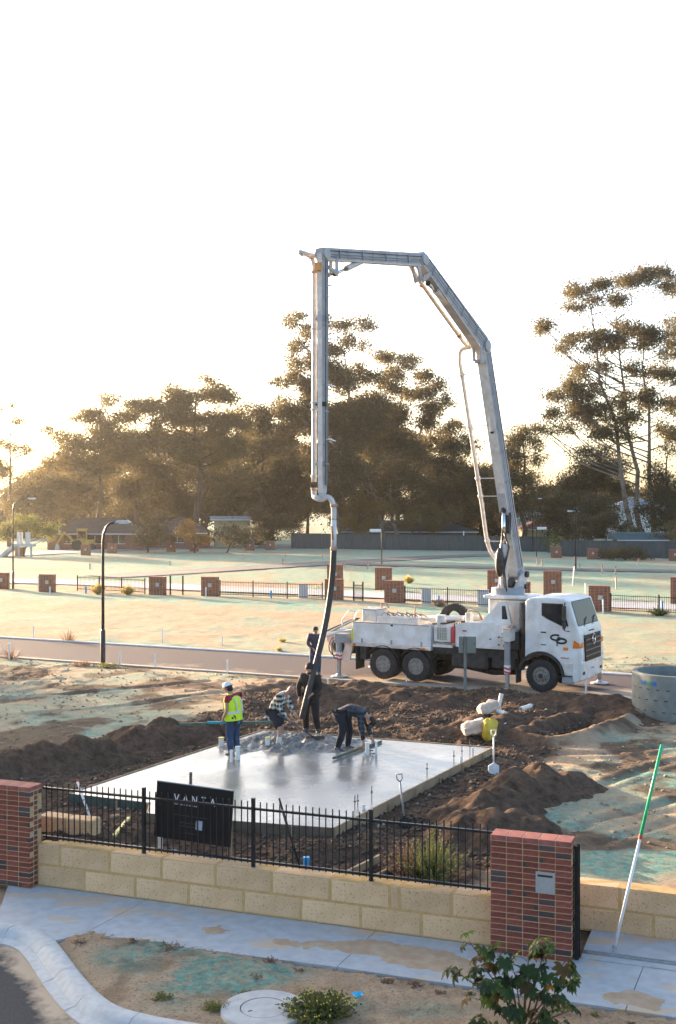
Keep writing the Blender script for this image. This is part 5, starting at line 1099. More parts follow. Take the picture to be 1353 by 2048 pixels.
part(MB().lathe([(.0001, -.1), (.2, -.1), (.2, .1), (.0001, .1)], Matrix.Translation((-7.7, -.8, .98)) @ Matrix.Rotation(R(90), 4, 'X'), 12), 'agitator_motor', HYD, hp); part(MB().prism([(-7.6, .5), (-7.25, .55), (-7.1, 1.2), (-7.4, 1.25)], -.84, -.78), 'side_plate', TW, hp)
# cooler unit, extinguisher, hoses between tray and body
cu = part(MB().box((-3.82, -1.15, 1.42), (-3.2, -.6, 1.97), None, .02), 'oil_cooler', TW)
part(MB().box((-3.70, -1.165, 1.50), (-3.34, -1.15, 1.90)), 'core', BLUEG, cu); part(MB().box((-3.86, -1.17, 1.24), (-3.15, -.6, 1.33)), 'shelf', TW, cu)
for k in range(5): part(MB().box((-3.70+k*.085, -1.172, 1.50), (-3.685+k*.085, -1.166, 1.90)), 'fin', TWD, cu)
for k in range(4): part(MB().box((-3.70, -1.172, 1.55+k*.1), (-3.34, -1.167, 1.562+k*.1)), 'fin', TWD, cu)
part(MB().tube([(-3.62, -1.0, 1.97), (-3.62, -1.0, 2.32)], .17, 14), 'filter_tank', TW, smooth=40); part(MB().tube([(-3.9, -1.1, 2.02), (-3.4, -1.15, 2.05), (-3.05, -1.12, 2.14)], .035, 6), 'hydraulic_hose', HYD, smooth=True)
part(MB().tube([(-3.1, -1.1, 1.42), (-3.1, -1.1, 1.9), (-3.1, -1.1, 1.98)], [.09, .09, .04], 12), 'fire_extinguisher', REDP, smooth=40)
for k in range(4): part(MB().tube([(-3.2, -1.0+k*.2, 1.4), (-3.12, -1.0+k*.2, 1.7), (-3.15, -.95+k*.2, 2.05)], .025, 6), 'hydraulic_hose', HYD, smooth=True)
part(MB().box((-2.78, -.9, 2.1), (-2.6, -.6, 2.42), None, .02), 'valve_block', TWD); part(MB().tube([(-2.9, -.7, 2.2), (-2.7, -.72, 2.5), (-2.35, -.75, 2.45), (-2.2, -.8, 2.2)], .035, 6), 'bent_pipe', RUST, smooth=True)
# body panels and wedge
pan = [(-3.0, 1.3), (-3.0, 2.05), (-2.6, 2.14), (-2.0, 2.16), (-1.12, 2.10), (-1.12, 1.3)]
for s in (-1, 1):
    b = part(MB().prism(pan, s*1.02, s*1.2), 'body_panel', TW); 
    part(MB().prism([(-2.15, 2.16), (-1.5, 2.86), (-1.28, 2.86), (-1.10, 2.12)], s*.85, s*1.0), 'wedge', TW)
    if s < 0:
        part(MB().prism([(-1.42, 2.28), (-1.42, 2.72), (-1.30, 2.72), (-1.22, 2.28)], -1.0, -1.006), 'decal', BLK_M, b)
        for x, z in ((-1.32, 1.82), (-1.32, 1.7), (-1.32, 1.6), (-1.2, 1.72), (-1.2, 1.62), (-1.45, 1.7), (-1.45, 1.45), (-1.75, 1.62)): part(MB().box((x-.035, -1.207, z-.02), (x+.035, -1.2, z+.02)), 'label_plate', DKG, b)
        part(MB().box((-2.75, -1.206, 1.82), (-2.6, -1.2, 1.87)), 'sticker', REDP, b); part(MB().box((-1.30, -1.215, 1.38), (-1.18, -1.2, 1.46)), 'side_lamp', ORL, b); part(MB().box((-2.95, -1.204, 1.345), (-1.15, -1.2, 1.36)), 'fold', TWD, b)
part(MB().box((-2.9, -1.02, 1.95), (-1.12, 1.02, 2.05)), 'deck', TWD)
# turret
part(MB().box((-2.05, -.62, 1.28), (-.72, .62, 2.90), None, .03), 'pedestal', TWD)
part(MB().tube([(-.68, -.95, .9), (-.68, -.95, 2.85)], .14, 10), 'hose_bundle', HYD, smooth=True); part(MB().box((-.74, -1.05, .75), (-.60, 1.0, 2.75), None, .05), 'cab_rear_hoses', HYD)
part(MB().box((-2.2, -.72, 2.92), (-.62, .72, 3.04), None, .03), 'slew_deck', TW)
_tc = TM @ Vector((-1.6, 0, 0)); tipw = G(615, 1462, .2)
BE = Vector((tipw.x-_tc.x, tipw.y-_tc.y, 0)).normalized(); BN = Vector((-BE.y, BE.x, 0))   # boom plane direction and its normal
if BN.x > 0: BN = -BN                                # BN: the side the pipe runs on (left, away)
def bt(px, py):                                      # pixel -> point in the boom's plane
    k = (px-CX)/FPX; t = (_tc.x-k*_tc.y)/(k*BE.y-BE.x); p = _tc+BE*t; return Vector((p.x, p.y, CAMZ-(py-HY)*p.y/FPX))
def bl(p): return TI @ Vector(p)                     # world -> truck
def bn(v): return (TI.to_3x3() @ Vector(v))
NB = bn(BN)
J0, J1, J2, J3, J4 = bt(1034, 1148), bt(966, 692), bt(842, 520), bt(646, 508), bt(645, 985)
ZT = 3.04+TLOC.z
b0 = Vector((_tc.x, _tc.y, 0))
for s in (-1, 1):
    o_ = BN*(s*.30); q = [b0-BE*.55+o_, b0+BE*.45+o_, J0+BE*.16+o_, J0-BE*.2+o_]
    q[0].z = ZT; q[1].z = ZT; q[2].z = J0.z+.12; q[3].z = J0.z+.12
    mb = MB(); th = BN*(s*.05)
    A = [bl(v) for v in q]; B = [bl(v+th) for v in q]; k = 4
    mb.v = [tuple(v) for v in A+B]; mb.f = [(0, 1, 2, 3), (7, 6, 5, 4)]+[(i, (i+1) % 4, 4+(i+1) % 4, 4+i) for i in range(4)]; mb.mi = [0]*6
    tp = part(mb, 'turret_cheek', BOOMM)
    part(MB().tube([bl(J0+o_*1.1), bl(J0+o_*1.1+th*2)], .11, 12), 'pivot_pin', DKG, tp)
    part(MB().tube([bl(J0+BE*.05+o_*1.1-Vector((0,0,.42))), bl(J0+BE*.05+o_*1.1+th*2-Vector((0,0,.42)))], .09, 12), 'pin', DKG, tp)
part(MB().tube([bl(b0+Vector((0, 0, ZT))), bl(b0+Vector((0, 0, ZT+.22)))], .55, 24), 'slew_ring', TGREY, smooth=40)
# boom sections
def sec(name, a, b, wa, wb, th, ext=.15):
    d = (b-a).normalized(); mid = a.lerp(b, .25)
    mb = MB(); mb.taper(bl(a-d*ext), bl(mid), wa*.8, th, wa, th, NB).taper(bl(mid), bl(b+d*ext), wa, th, wb, th, NB)
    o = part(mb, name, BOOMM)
    inn = (d.cross(BN)).normalized()
    for s in (-1, 1):                                 # edge flanges, sunlit edges put into their paler colour; weld seams
        e = MB(); off = inn*s*(wa+wb)*.235+BN*0
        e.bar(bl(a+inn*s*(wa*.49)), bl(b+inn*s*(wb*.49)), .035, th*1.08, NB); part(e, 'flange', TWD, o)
    for t in (.3, .55, .8):
        c = a.lerp(b, t); w = (wa+(wb-wa)*t)*1.02; e = MB(); e.bar(bl(c-d*.02), bl(c+d*.02), w, th*1.05, NB); part(e, 'weld_band', TGREY, o)
    return o
s1 = sec('boom_section', J0, J1, .52, .40, .30); s2 = sec('boom_section', J1, J2, .54, .38, .28); s3 = sec('boom_section', J2, J3, .36, .30, .22); s4 = sec('boom_section', J3, J4, .30, .17, .13)
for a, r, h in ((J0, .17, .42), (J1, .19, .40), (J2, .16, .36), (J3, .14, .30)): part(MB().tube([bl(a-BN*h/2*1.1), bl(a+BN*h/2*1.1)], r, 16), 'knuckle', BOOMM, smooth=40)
def cyl(a, b, r, nm='hydraulic_cylinder', off=0.0):
    a = Vector(a)+BN*off; b = Vector(b)+BN*off; m = a.lerp(b, .58); o = part(MB().tube([bl(a), bl(m)], r, 12), nm, TWD, smooth=40); part(MB().tube([bl(m), bl(b)], r*.55, 10), 'rod', CHR, o, True); part(MB().ball(bl(b), r*.8).ball(bl(a), r*.9), 'eye', DKG, o, True); return o
def along(a, b, t, o): d = (b-a).normalized(); i = d.cross(BN).normalized(); i = i if i.dot(-BE) < 0 else -i; return a.lerp(b, t)+i*o
cyl(b0+BE*.30+Vector((0, 0, ZT+.1)), along(J0, J1, .30, .22), .14)
part(MB().tube([bl(b0+BE*.42+BN*.12+Vector((0, 0, ZT+.1))), bl(along(J0, J1, .13, .35)+BN*.12)], .055, 10), 'hydraulic_cylinder', TW, smooth=True)
cyl(bt(986, 862), bt(974, 752), .11); cyl(bt(893, 602), bt(856, 566), .11); cyl(bt(724, 522), bt(670, 548), .085)
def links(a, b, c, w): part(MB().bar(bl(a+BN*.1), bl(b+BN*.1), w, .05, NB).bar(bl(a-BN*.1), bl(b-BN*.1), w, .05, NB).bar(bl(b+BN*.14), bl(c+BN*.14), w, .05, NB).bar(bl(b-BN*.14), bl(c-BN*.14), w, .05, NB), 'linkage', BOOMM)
links(bt(976, 725), bt(957, 722), bt(955, 690), .12); links(bt(830, 528), bt(838, 562), bt(856, 545), .12); links(bt(668, 512), bt(668, 550), bt(650, 535), .10)
part(MB().tube([bl(b0+BE*(.3+.05*k)+BN*(.1-.1*k)+Vector((0, 0, ZT+.1+.1*k))) for k in range(1)]+[bl(bt(1010, 1150)), bl(bt(1003, 1100)), bl(bt(1006, 1062))], .035, 6), 'hose', HYD, smooth=True)
for k in range(5): part(MB().tube([bl(bt(1004+3*k, 1190)+BN*(.1*k-.2)), bl(bt(998+4*k, 1140)+BN*(.12*k-.2)), bl(bt(1008+2*k, 1095)+BN*(.1*k-.2)), bl(bt(1004+4*k, 1066)+BN*(.05*k-.1))], .032, 6), 'hose', HYD, smooth=True)
part(MB().ball(bl(bt(1000, 1125)), (.16, .16, .5)).ball(bl(bt(1022, 1170)), (.2, .2, .28)), 'hose_shroud', HYD, smooth=True)
part(MB().box((-.16, -.2, -.35), (.16, .0, .35), Matrix.Translation(bl(along(J0, J1, .24, .16)))), 'cylinder_slot', DKG)
for a_, b_, w_ in ((J0, J1, .24), (J1, J2, .23), (J2, J3, .16), (J3, J4, .11)):   # oil lines and their clips on the side facing the slab
    i_ = (b_-a_).normalized().cross(BN).normalized()
    for q_ in (-.5, .05, .45):
        part(MB().tube([bl(a_.lerp(b_, t)+i_*(w_*q_)-BN*(.19 if w_ > .2 else .14)) for t in (.03, .3, .6, .97)], .012, 5), 'oil_line', TGREY if q_ > 0 else HYD, smooth=True)
    for t in (.18, .42, .66, .88): part(MB().bar(bl(a_.lerp(b_, t)-i_*w_*.7-BN*(.19 if w_ > .2 else .14)), bl(a_.lerp(b_, t)+i_*w_*.7-BN*(.19 if w_ > .2 else .14)), .03, .04), 'line_clip', TGREY)
# delivery pipe along the boom
PIPE = mat('pump_pipe', (0.60, 0.57, 0.54), 0.45, col2=(0.48, 0.43, 0.39), scale=6, rvar=.1)
def pipe(pts, r=.068, nm='delivery_pipe', m=PIPE): return part(MB().tube([bl(p) for p in pts], r, 10), nm, m, smooth=True)
def off(p, o): return Vector(p)+BN*o
p1a, p1b = bt(980, 1130), bt(921, 728)
O1 = .93
pa, pb = J0+(J1-J0)*.06, J0+(J1-J0)*.95
pl = [off(J0, .25)+BE*.05, off(pa, O1*.7), off(pa+(pb-pa)*.08, O1)]+[off(pa+(pb-pa)*t, O1) for t in (.3, .6, .9)]+[off(pb, O1), off(J1-Vector((0, 0, .05)), O1*.85), off(J1, .4)]
pipe(smooth_line(pl, 4)); 
pl2 = [off(J1, .42), off(J1.lerp(J2, .06), .46), off(J1.lerp(J2, .12)+Vector((0,0,-.12)), .46), off(J1.lerp(J2, .88)+Vector((0,0,-.14)), .40), off(J2, .40), off(J2, .30)]
pipe(smooth_line(pl2, 4)); 
pl3 = [off(J2, .30), off(J2.lerp(J3, .08), .32), off(J2.lerp(J3, .92), .30), off(J3+BE*.1, .34), off(J3+BE*.42, .34), off(J3+BE*.5-Vector((0,0,.05)), .34)]
pipe(smooth_line(pl3, 4))
d4 = (J4-J3).normalized()
pl4 = [off(J3+BE*.55, .34), off(J3, .42), off(J3+d4*.25, .30), off(J3+d4*.5, .27)]+[off(J3.lerp(J4, t), .27) for t in (.2, .5, .8, .955)]
pipe(smooth_line(pl4, 4))
for t in (.07, .985): c = off(J3.lerp(J4, t), .27); pipe([c-d4*.035, c+d4*.035], .092, 'coupling', RUST)
for t, o in ((.1, O1), (.33, O1), (.42, O1), (.68, O1), (.93, O1)):
    c = off(pa+(pb-pa)*t, O1); dd = (pb-pa).normalized(); pipe([c-dd*.05, c+dd*.05], .092, 'coupling', PIPE); br = J0.lerp(J1, .06+.89*t); part(MB().bar(bl(c), bl(br), .03, .03), 'bracket', TWD)
for t in (.2, .8): c = off(J1.lerp(J2, t)+Vector((0,0,-.13)), .44); dd = (J2-J1).normalized(); pipe([c-dd*.05, c+dd*.05], .09, 'coupling', RUST)
for t in (.31, .62, .65, .93): c = off(J3.lerp(J4, t), .27); pipe([c-d4*.03, c+d4*.03], .088, 'coupling', PIPE)
for t, m in ((.27, TGREY), (.63, DKG), (.88, TGREY)): c = J3.lerp(J4, t); part(MB().bar(bl(c-d4*.06), bl(c+d4*.06), .30-.12*t, .2, NB).bar(bl(c), bl(off(c, .27)), .05, .05, NB), 'pipe_strap', m)
part(MB().bar(bl(bt(637, 525)), bl(bt(637, 541)), .10, .165, NB), 'warning_plate', mat('orange_plate', (0.62, 0.28, 0.06), .5), s4)
for py in (574, 680, 772, 880): q = J3.lerp(J4, (py-508)/(985-508)); part(MB().bar(bl(q), bl(q-BN*.30+Vector((0, 0, .02))), .03, .03).bar(bl(q-BN*.2+Vector((0,0,.03))), bl(q-BN*.42-Vector((0, 0, .04))), .06, .02), 'hose_hook', TW, s4)
e4 = off(J4, .27); EY = J4.y
tipl = smooth_line([e4+Vector((0, 0, .12)), e4-Vector((0, 0, .08)), P(634, 996, EY), P(643, 999, EY), P(655, 994, EY), P(664, 1001, EY), P(668, 1016, EY), P(668, 1040, EY)], 4)
pipe(tipl, .072, 'end_bend'); pipe([P(668, 1008, EY), P(668, 1014, EY)], .098, 'coupling', RUST)
pipe([P(668, 1040, EY), P(668, 1096, EY)], .072, 'end_pipe', TW); pipe([P(668, 1094, EY), P(668, 1101, EY)], .098, 'coupling', RUST); pipe([P(664, 1052, EY-.06), P(666, 1080, EY-.09)], .03, 'clamp_lever', RUST)
HOSE = mat('rubber_hose', (0.022, 0.021, 0.021), 0.6, col2=(0.045, 0.04, 0.037), scale=5)
hs = [P(668, 1099, EY), P(666, 1140, EY), P(661, 1190, EY-.02), P(651, 1250, EY-.2), P(637, 1310, EY-.5), P(622, 1365, EY-.75), P(612, 1405, EY-.9), P(604, 1438, EY-.95)]
part(MB().tube([bl(p) for p in smooth_line(hs, 5)], .078, 12), 'end_hose', HOSE, smooth=True)
# outriggers
STRP = mat('red_stripe', (0.60, 0.06, 0.05), .5)
def outrigger(x, y, ztop, beam, label, zf, stripes=True):
    g = TM @ Vector((x, y, 0)); zf = zf-TLOC.z
    o = part(MB().box((x-.08, y-.08, .55), (x+.08, y+.08, ztop), None, .012), 'outrigger_leg', TGREY)
    part(MB().box((x-.055, y-.055, zf+.1), (x+.055, y+.055, .56)), 'inner_leg', GALV, o); part(MB().lathe([(.0001, zf), (.30, zf), (.30, zf+.03), (.12, zf+.06), (.07, zf+.12), (.0001, zf+.12)], Matrix.Translation((x, y, 0)), 16), 'foot', GALV, o)
    part(MB().bar(beam[0], beam[1], .26, .30), 'outrigger_beam', TWD, o)
    if stripes:
        part(MB().box((x-.084, y-.084, .6), (x+.084, y+.084, .86)), 'warning_band', WHITE, o)
        for k in range(2): part(MB().prism([(x-.086, .62+k*.12), (x+.086, .56+k*.12+.02), (x+.086, .62+k*.12+.02), (x-.086, .68+k*.12)], y-.0865, y+.0865), 'warning_stripe', STRP, o)
    part(MB().box((x-.085, y-.086, ztop-.22), (x+.085, y+.086, ztop-.10)), 'reflector', STRP, o)
    return o
gz = zat(*(TM @ Vector((-1.02, -1.55, 0))).xy)
o = outrigger(-1.02, -1.55, 2.0, ((-1.02, -.3, 1.80), (-1.02, -1.66, 1.80)), 'front', max(gz, .0)+.01)
part(MB().box((-1.14, -1.68, 1.62), (-.90, -1.2, 2.02), None, .01), 'beam_head', TWD, o); part(MB().box((-1.17, -1.69, 2.022), (-.87, -1.18, 2.04)), 'top_plate', RUST, o)
part(MB().box((-1.10, -1.2, 1.32), (-.78, -.7, 1.9)), 'recess', DKG)
outrigger(-7.42, -1.32, 1.45, ((-7.42, 0, 1.34), (-7.42, -1.42, 1.34)), 'rear', .02); part(MB().box((-7.55, -1.43, 1.2), (-7.1, -1.0, 1.52), None, .01), 'rear_beam_box', TGREY)
outrigger(-7.42, 1.5, 1.45, ((-7.42, 0, 1.34), (-7.42, 1.6, 1.34)), 'rear far', .02)
outrigger(1.05, 1.72, 1.2, ((-.9, .9, 1.1), (1.1, 1.72, 1.1)), 'front far', .02, False)
# ------------------------------------------------------------------ people
SKIN = mat('skin', (0.42, 0.235, 0.165), 0.6, col2=(0.37, 0.195, 0.135), scale=14); HAIR_D = mat('dark_hair', (0.02, 0.016, 0.013), 0.7); HAIR_G = mat('grey_hair', (0.40, 0.34, 0.30), 0.7); EYE = mat('eye_dark', (0.02, 0.015, 0.012), .3)
VEST = mat('hi_vis_yellow', (0.62, 0.80, 0.02), 0.6, bump=0.02, bscale=14, col2=(0.52, 0.70, 0.015), scale=6); SILV = mat('reflective_tape', (0.62, 0.62, 0.58), .4); MAROON = mat('maroon_shirt', (0.26, 0.018, 0.03), .8, bump=0.02, bscale=14); NAVYJ = mat('navy_jeans', (0.022, 0.045, 0.095), .85, bump=0.02, bscale=14, col2=(0.035, 0.06, 0.12), scale=9)
BLACKC = mat('black_cotton', (0.014, 0.013, 0.014), .9, bump=0.02, bscale=14, col2=(0.022, 0.02, 0.02), scale=8); NAVYC = mat('navy_jacket', (0.035, 0.037, 0.055), .8, bump=0.02, bscale=14, col2=(0.05, 0.05, 0.07), scale=7); BOOTD = mat('rubber_boot', (0.03, 0.035, 0.032), .5, col2=(0.09, 0.085, 0.08), scale=9); BOOTW = mat('white_boot', (0.62, 0.60, 0.54), .6, col2=(0.45, 0.43, 0.40), scale=7)
SHORTD = mat('dark_shorts', (0.022, 0.026, 0.036), .9); HATW = mat('hard_hat_white', (0.74, 0.74, 0.72), .35)
def check_mat(name, c1, c2, sc):
    m = mat(name, c1, .85, bump=0.02, bscale=14); n = m.node_tree; L = n.links; b = n.nodes['Principled BSDF']; tc = n.nodes.new('ShaderNodeTexCoord')
    def stripes(axis):
        sp = n.nodes.new('ShaderNodeSeparateXYZ'); L.new(tc.outputs['Object'], sp.inputs[0]); q = n.nodes.new('ShaderNodeMath'); q.operation = 'MULTIPLY'; q.inputs[1].default_value = sc; L.new(sp.outputs[axis], q.inputs[0])
        f = n.nodes.new('ShaderNodeMath'); f.operation = 'FRACT'; L.new(q.outputs[0], f.inputs[0]); g = n.nodes.new('ShaderNodeMath'); g.operation = 'GREATER_THAN'; g.inputs[1].default_value = .5; L.new(f.outputs[0], g.inputs[0]); return g.outputs[0]
    a = n.nodes.new('ShaderNodeMath'); a.operation = 'ADD'; xy = n.nodes.new('ShaderNodeMath'); xy.operation = 'MAXIMUM'; L.new(stripes(0), xy.inputs[0]); L.new(stripes(1), xy.inputs[1]); L.new(xy.outputs[0], a.inputs[0]); L.new(stripes(2), a.inputs[1])
    h = n.nodes.new('ShaderNodeMath'); h.operation = 'MULTIPLY'; h.inputs[1].default_value = .5; L.new(a.outputs[0], h.inputs[0])
    r = n.nodes.new('ShaderNodeValToRGB'); e = r.color_ramp.elements; e[0].color = (*c2, 1); e[1].color = (*c1, 1); L.new(h.outputs[0], r.inputs['Fac']); L.new(r.outputs['Color'], b.inputs['Base Color']); return m
PLAID = check_mat('black_white_check', (0.012, 0.012, 0.013), (0.62, 0.60, 0.55), 8.5); PLAIDN = check_mat('navy_check', (0.010, 0.013, 0.020), (0.035, 0.055, 0.075), 9.0)
def skinmesh(name, verts, edges, radii, m, root=0, sub=2):
    me = bpy.data.meshes.new(name); me.from_pydata([tuple(v) for v in verts], edges, []); o = bpy.data.objects.new(name, me); C.objects.link(o)
    md = o.modifiers.new('Skin', 'SKIN'); md.use_smooth_shade = True
    if not me.skin_vertices: bpy.context.view_layer.objects.active = o; bpy.ops.mesh.customdata_skin_add()
    for i, r in enumerate(radii): d = me.skin_vertices[0].data[i]; d.radius = r if hasattr(r, '__len__') else (r, r); d.use_root = (i == root)
    ss = o.modifiers.new('Sub', 'SUBSURF'); ss.levels = sub; ss.render_levels = sub
    bpy.context.view_layer.update(); dg = bpy.context.evaluated_depsgraph_get(); out = bpy.data.meshes.new_from_object(o.evaluated_get(dg)); out.name = name
    bpy.data.objects.remove(o); bpy.data.meshes.remove(me)
    out.materials.clear(); out.materials.append(m); out.shade_smooth(); return out
def person(label, loc, yaw, J, wear, sc=1.0):
    """J: joints in (forward, left, up) metres; wear: which garments and their materials"""
    o = thing('person', label, 'person', loc, yaw); o.scale = (sc, sc, sc); V3 = lambda k: Vector(J[k])
    fw_h = Vector(J.get('face', (1, 0, -.15))).normalized(); hd = V3('head'); up = (hd-V3('neck')).normalized()
    lat = up.cross(fw_h).normalized(); fw_h = lat.cross(up).normalized()
    # body: one continuous skin
    vs = []; es = []; rs = []; ix = {}
    def add(k, p, r, to=None):
        ix[k] = len(vs); vs.append(Vector(p)); rs.append(r)
        if to is not None: es.append((ix[to], ix[k]))
    add('pelvis', V3('pelvis'), .115); add('spine', V3('spine'), .112, 'pelvis'); add('chest', V3('chest'), .125, 'spine'); add('neck', V3('neck'), .056, 'chest')
    add('jaw', hd-up*.045+fw_h*.015, .068, 'neck'); add('head', hd+up*.03, .088, 'jaw'); add('crown', hd+up*.10-fw_h*.01, .062, 'head')
    for s, sg in (('l', 1), ('r', -1)):
        add('sh'+s, V3('sh'+s), .062, 'chest'); add('ua'+s, V3('sh'+s).lerp(V3('el'+s), .5), .05, 'sh'+s); add('el'+s, V3('el'+s), .042, 'ua'+s); add('fa'+s, V3('el'+s).lerp(V3('wr'+s), .45), .040, 'el'+s); add('wr'+s, V3('wr'+s), .028, 'fa'+s)
        hdv = (V3('wr'+s)-V3('el'+s)).normalized(); pal = V3('wr'+s)+hdv*.07; side = hdv.cross(Vector((0, 0, 1))); side = side.normalized() if side.length > .1 else Vector((0, 1, 0)); nrm = side.cross(hdv).normalized()
        add('pa'+s, pal, .030, 'wr'+s)
        for f in range(4):
            b = pal+side*(.026*(f-1.5))+hdv*.035; L_ = (.060, .072, .066, .05)[f]
            add('f%d%s' % (f, s), b, .011, 'pa'+s); add('g%d%s' % (f, s), b+hdv*L_*.55-nrm*.012*1, .010, 'f%d%s' % (f, s)); add('h%d%s' % (f, s), b+hdv*L_*.7-nrm*.045, .008, 'g%d%s' % (f, s))
        add('t0'+s, V3('wr'+s)+hdv*.035+side*(.042), .012, 'pa'+s); add('t1'+s, V3('wr'+s)+hdv*.075+side*.056-nrm*.02, .010, 't0'+s)
        add('hp'+s, V3('hp'+s), .095, 'pelvis'); add('th'+s, V3('hp'+s).lerp(V3('kn'+s), .5), .078, 'hp'+s); add('kn'+s, V3('kn'+s), .056, 'th'+s); add('ca'+s, V3('kn'+s).lerp(V3('an'+s), .35), .056, 'kn'+s); add('an'+s, V3('an'+s), .038, 'ca'+s); add('to'+s, V3('to'+s), .03, 'an'+s)
    body = obj('body', skinmesh('body', vs, es, rs, SKIN), o)
    # face
    fc = MB(); fc.ball(hd+fw_h*.092+up*-.005, (.016, .016, .026), 8, 6); fc.build('nose', SKIN, o, True)
    for s in (-1, 1):
        MB().ball(hd+fw_h*.080+up*.025+lat*(.033*s), .011, 8, 6).build('eye', EYE, o, True); MB().ball(hd+lat*(.087*s)+up*.0, (.018, .018, .03), 8, 6).build('ear', SKIN, o, True)
    MB().ball(hd+fw_h*.080-up*.055, (.012, .022, .007), 8, 6).build('mouth', mat('lips', (0.25, 0.09, 0.08), .6), o, True)
    def garment(name, keys, edges, m, root=0, sub=2):
        pts = []; rr = []
        for k, r in keys: pts.append(k if isinstance(k, Vector) else V3(k)); rr.append(r)
        return obj(name, skinmesh(name, pts, edges, rr, m, root, sub), o)
    top, sleeve = wear.get('top'), wear.get('sleeve', 1.0)
    if top:
        hemv = V3('pelvis')+(V3('pelvis')-V3('spine')).normalized()*.10
        ks = [('pelvis', (.15, .13)), ('spine', (.15, .13)), ('chest', (.16, .14)), (V3('chest').lerp(V3('neck'), .65), .085), (hemv, (.15, .13))] if wear.get('slim') else [('pelvis', (.20, .17)), ('spine', (.195, .17)), ('chest', (.205, .175)), (V3('chest').lerp(V3('neck'), .65), .085), (hemv, (.21, .18))]; eg = [(0, 1), (1, 2), (2, 3), (0, 4)]
        for s in ('l', 'r'):
            k = len(ks); ks += [('sh'+s, .105), (V3('sh'+s).lerp(V3('el'+s), .55), .085)]; eg += [(2, k), (k, k+1)]
            if sleeve > .9: ks += [('el'+s, .072), (V3('el'+s).lerp(V3('wr'+s), .9), .052)]; eg += [(k+1, k+2), (k+2, k+3)]
        garment(wear.get('top_name', 'shirt'), ks, eg, top)
    if wear.get('vest'):
        hemv = V3('pelvis')+(V3('pelvis')-V3('spine')).normalized()*.06
        ax = (V3('chest')-V3('pelvis')).normalized(); sd = (V3('shl')-V3('shr')).normalized(); fr = sd.cross(ax).normalized()
        rings = [(hemv, .25, .205), (V3('pelvis'), .245, .205), (V3('spine'), .235, .195), (V3('chest'), .245, .195), (V3('chest').lerp(V3('neck'), .45), .23, .155), (V3('chest').lerp(V3('neck'), .78), .135, .10), (V3('chest').lerp(V3('neck'), .98), .078, .07)]
        def around(c, rx, ry, a): return c+sd*(math.cos(a)*rx*(1+.03*math.sin(3*a+c.z*20)))+fr*(math.sin(a)*ry*(1+.04*math.sin(5*a+c.z*31)))
        mb = MB(); k = 24
        for (c0, x0, y0), (c1, x1, y1) in zip(rings[:-1], rings[1:]):
            for i in range(k): t0, t1 = 2*math.pi*i/k, 2*math.pi*(i+1)/k; mb.quad(around(c0, x0, y0, t0), around(c0, x0, y0, t1), around(c1, x1, y1, t1), around(c1, x1, y1, t0))
        v = mb.build('vest', wear['vest'], o, True)
        mb = MB(); c = V3('spine').lerp(V3('pelvis'), .3)
        for i in range(k): t0, t1 = 2*math.pi*i/k, 2*math.pi*(i+1)/k; mb.quad(around(c-ax*.028, .246, .206, t0), around(c-ax*.028, .246, .206, t1), around(c+ax*.028, .246, .206, t1), around(c+ax*.028, .246, .206, t0))
        mb.build('tape', SILV, v, True)
        for sg_ in (-1, 1):
            for f_ in (-1, 1):
                ln = [c+sd*(.11*sg_)+fr*(f_*.192), V3('spine')+sd*(.11*sg_)+fr*(f_*.186), V3('chest')+sd*(.115*sg_)+fr*(f_*.184), V3('chest').lerp(V3('neck'), .45)+sd*(.115*sg_)+fr*(f_*.147)]; mb = MB()
                for p0, p1 in zip(ln[:-1], ln[1:]): mb.quad(p0-sd*.025, p0+sd*.025, p1+sd*.025, p1-sd*.025)
                mb.build('tape', SILV, v)
    leg = wear.get('legs')
    if leg:
        r = wear.get('leg_r', 1.0); low = wear.get('leg_low', .93)
        ks = [('pelvis', (.165, .145))]; eg = []
        for s in ('l', 'r'):
            k = len(ks); ks += [('hp'+s, .14*r), (V3('hp'+s).lerp(V3('kn'+s), .55), .115*r)]; eg += [(0, k), (k, k+1)]
            if low > .3: ks += [('kn'+s, .095*r), (V3('kn'+s).lerp(V3('an'+s), .45), .088*r), (V3('kn'+s).lerp(V3('an'+s), low), .07*r)]; eg += [(k+1, k+2), (k+2, k+3), (k+3, k+4)]
            else: ks += [(V3('hp'+s).lerp(V3('kn'+s), .92), .10*r)]; eg += [(k+1, k+2)]
        garment(wear.get('legs_name', 'trousers'), ks, eg, leg)
    bt_ = wear.get('boots')
    if bt_:
        for s in ('l', 'r'):
            an, to, kn = V3('an'+s), V3('to'+s), V3('kn'+s); h = wear.get('boot_h', .7); heel = an-(to-an).normalized()*.06; heel.z = to.z
            garment('boot', [(an, .056), (an.lerp(kn, h*.5), .066), (an.lerp(kn, h), .072), (an.lerp(to, .6), .046), (to, .042), (heel, .04)], [(0, 1), (1, 2), (0, 3), (3, 4), (0, 5)], bt_)
            MB().box((-.15, -.05, -.015), (.12, .05, .012), Matrix.Translation(an.lerp(to, .5)-Vector((0, 0, an.lerp(to, .5).z-.012))) @ Vector((1, 0, 0)).rotation_difference(Vector((to.x-an.x, to.y-an.y, 0)).normalized()).to_matrix().to_4x4(), .01).build('sole', BOOTD, o)
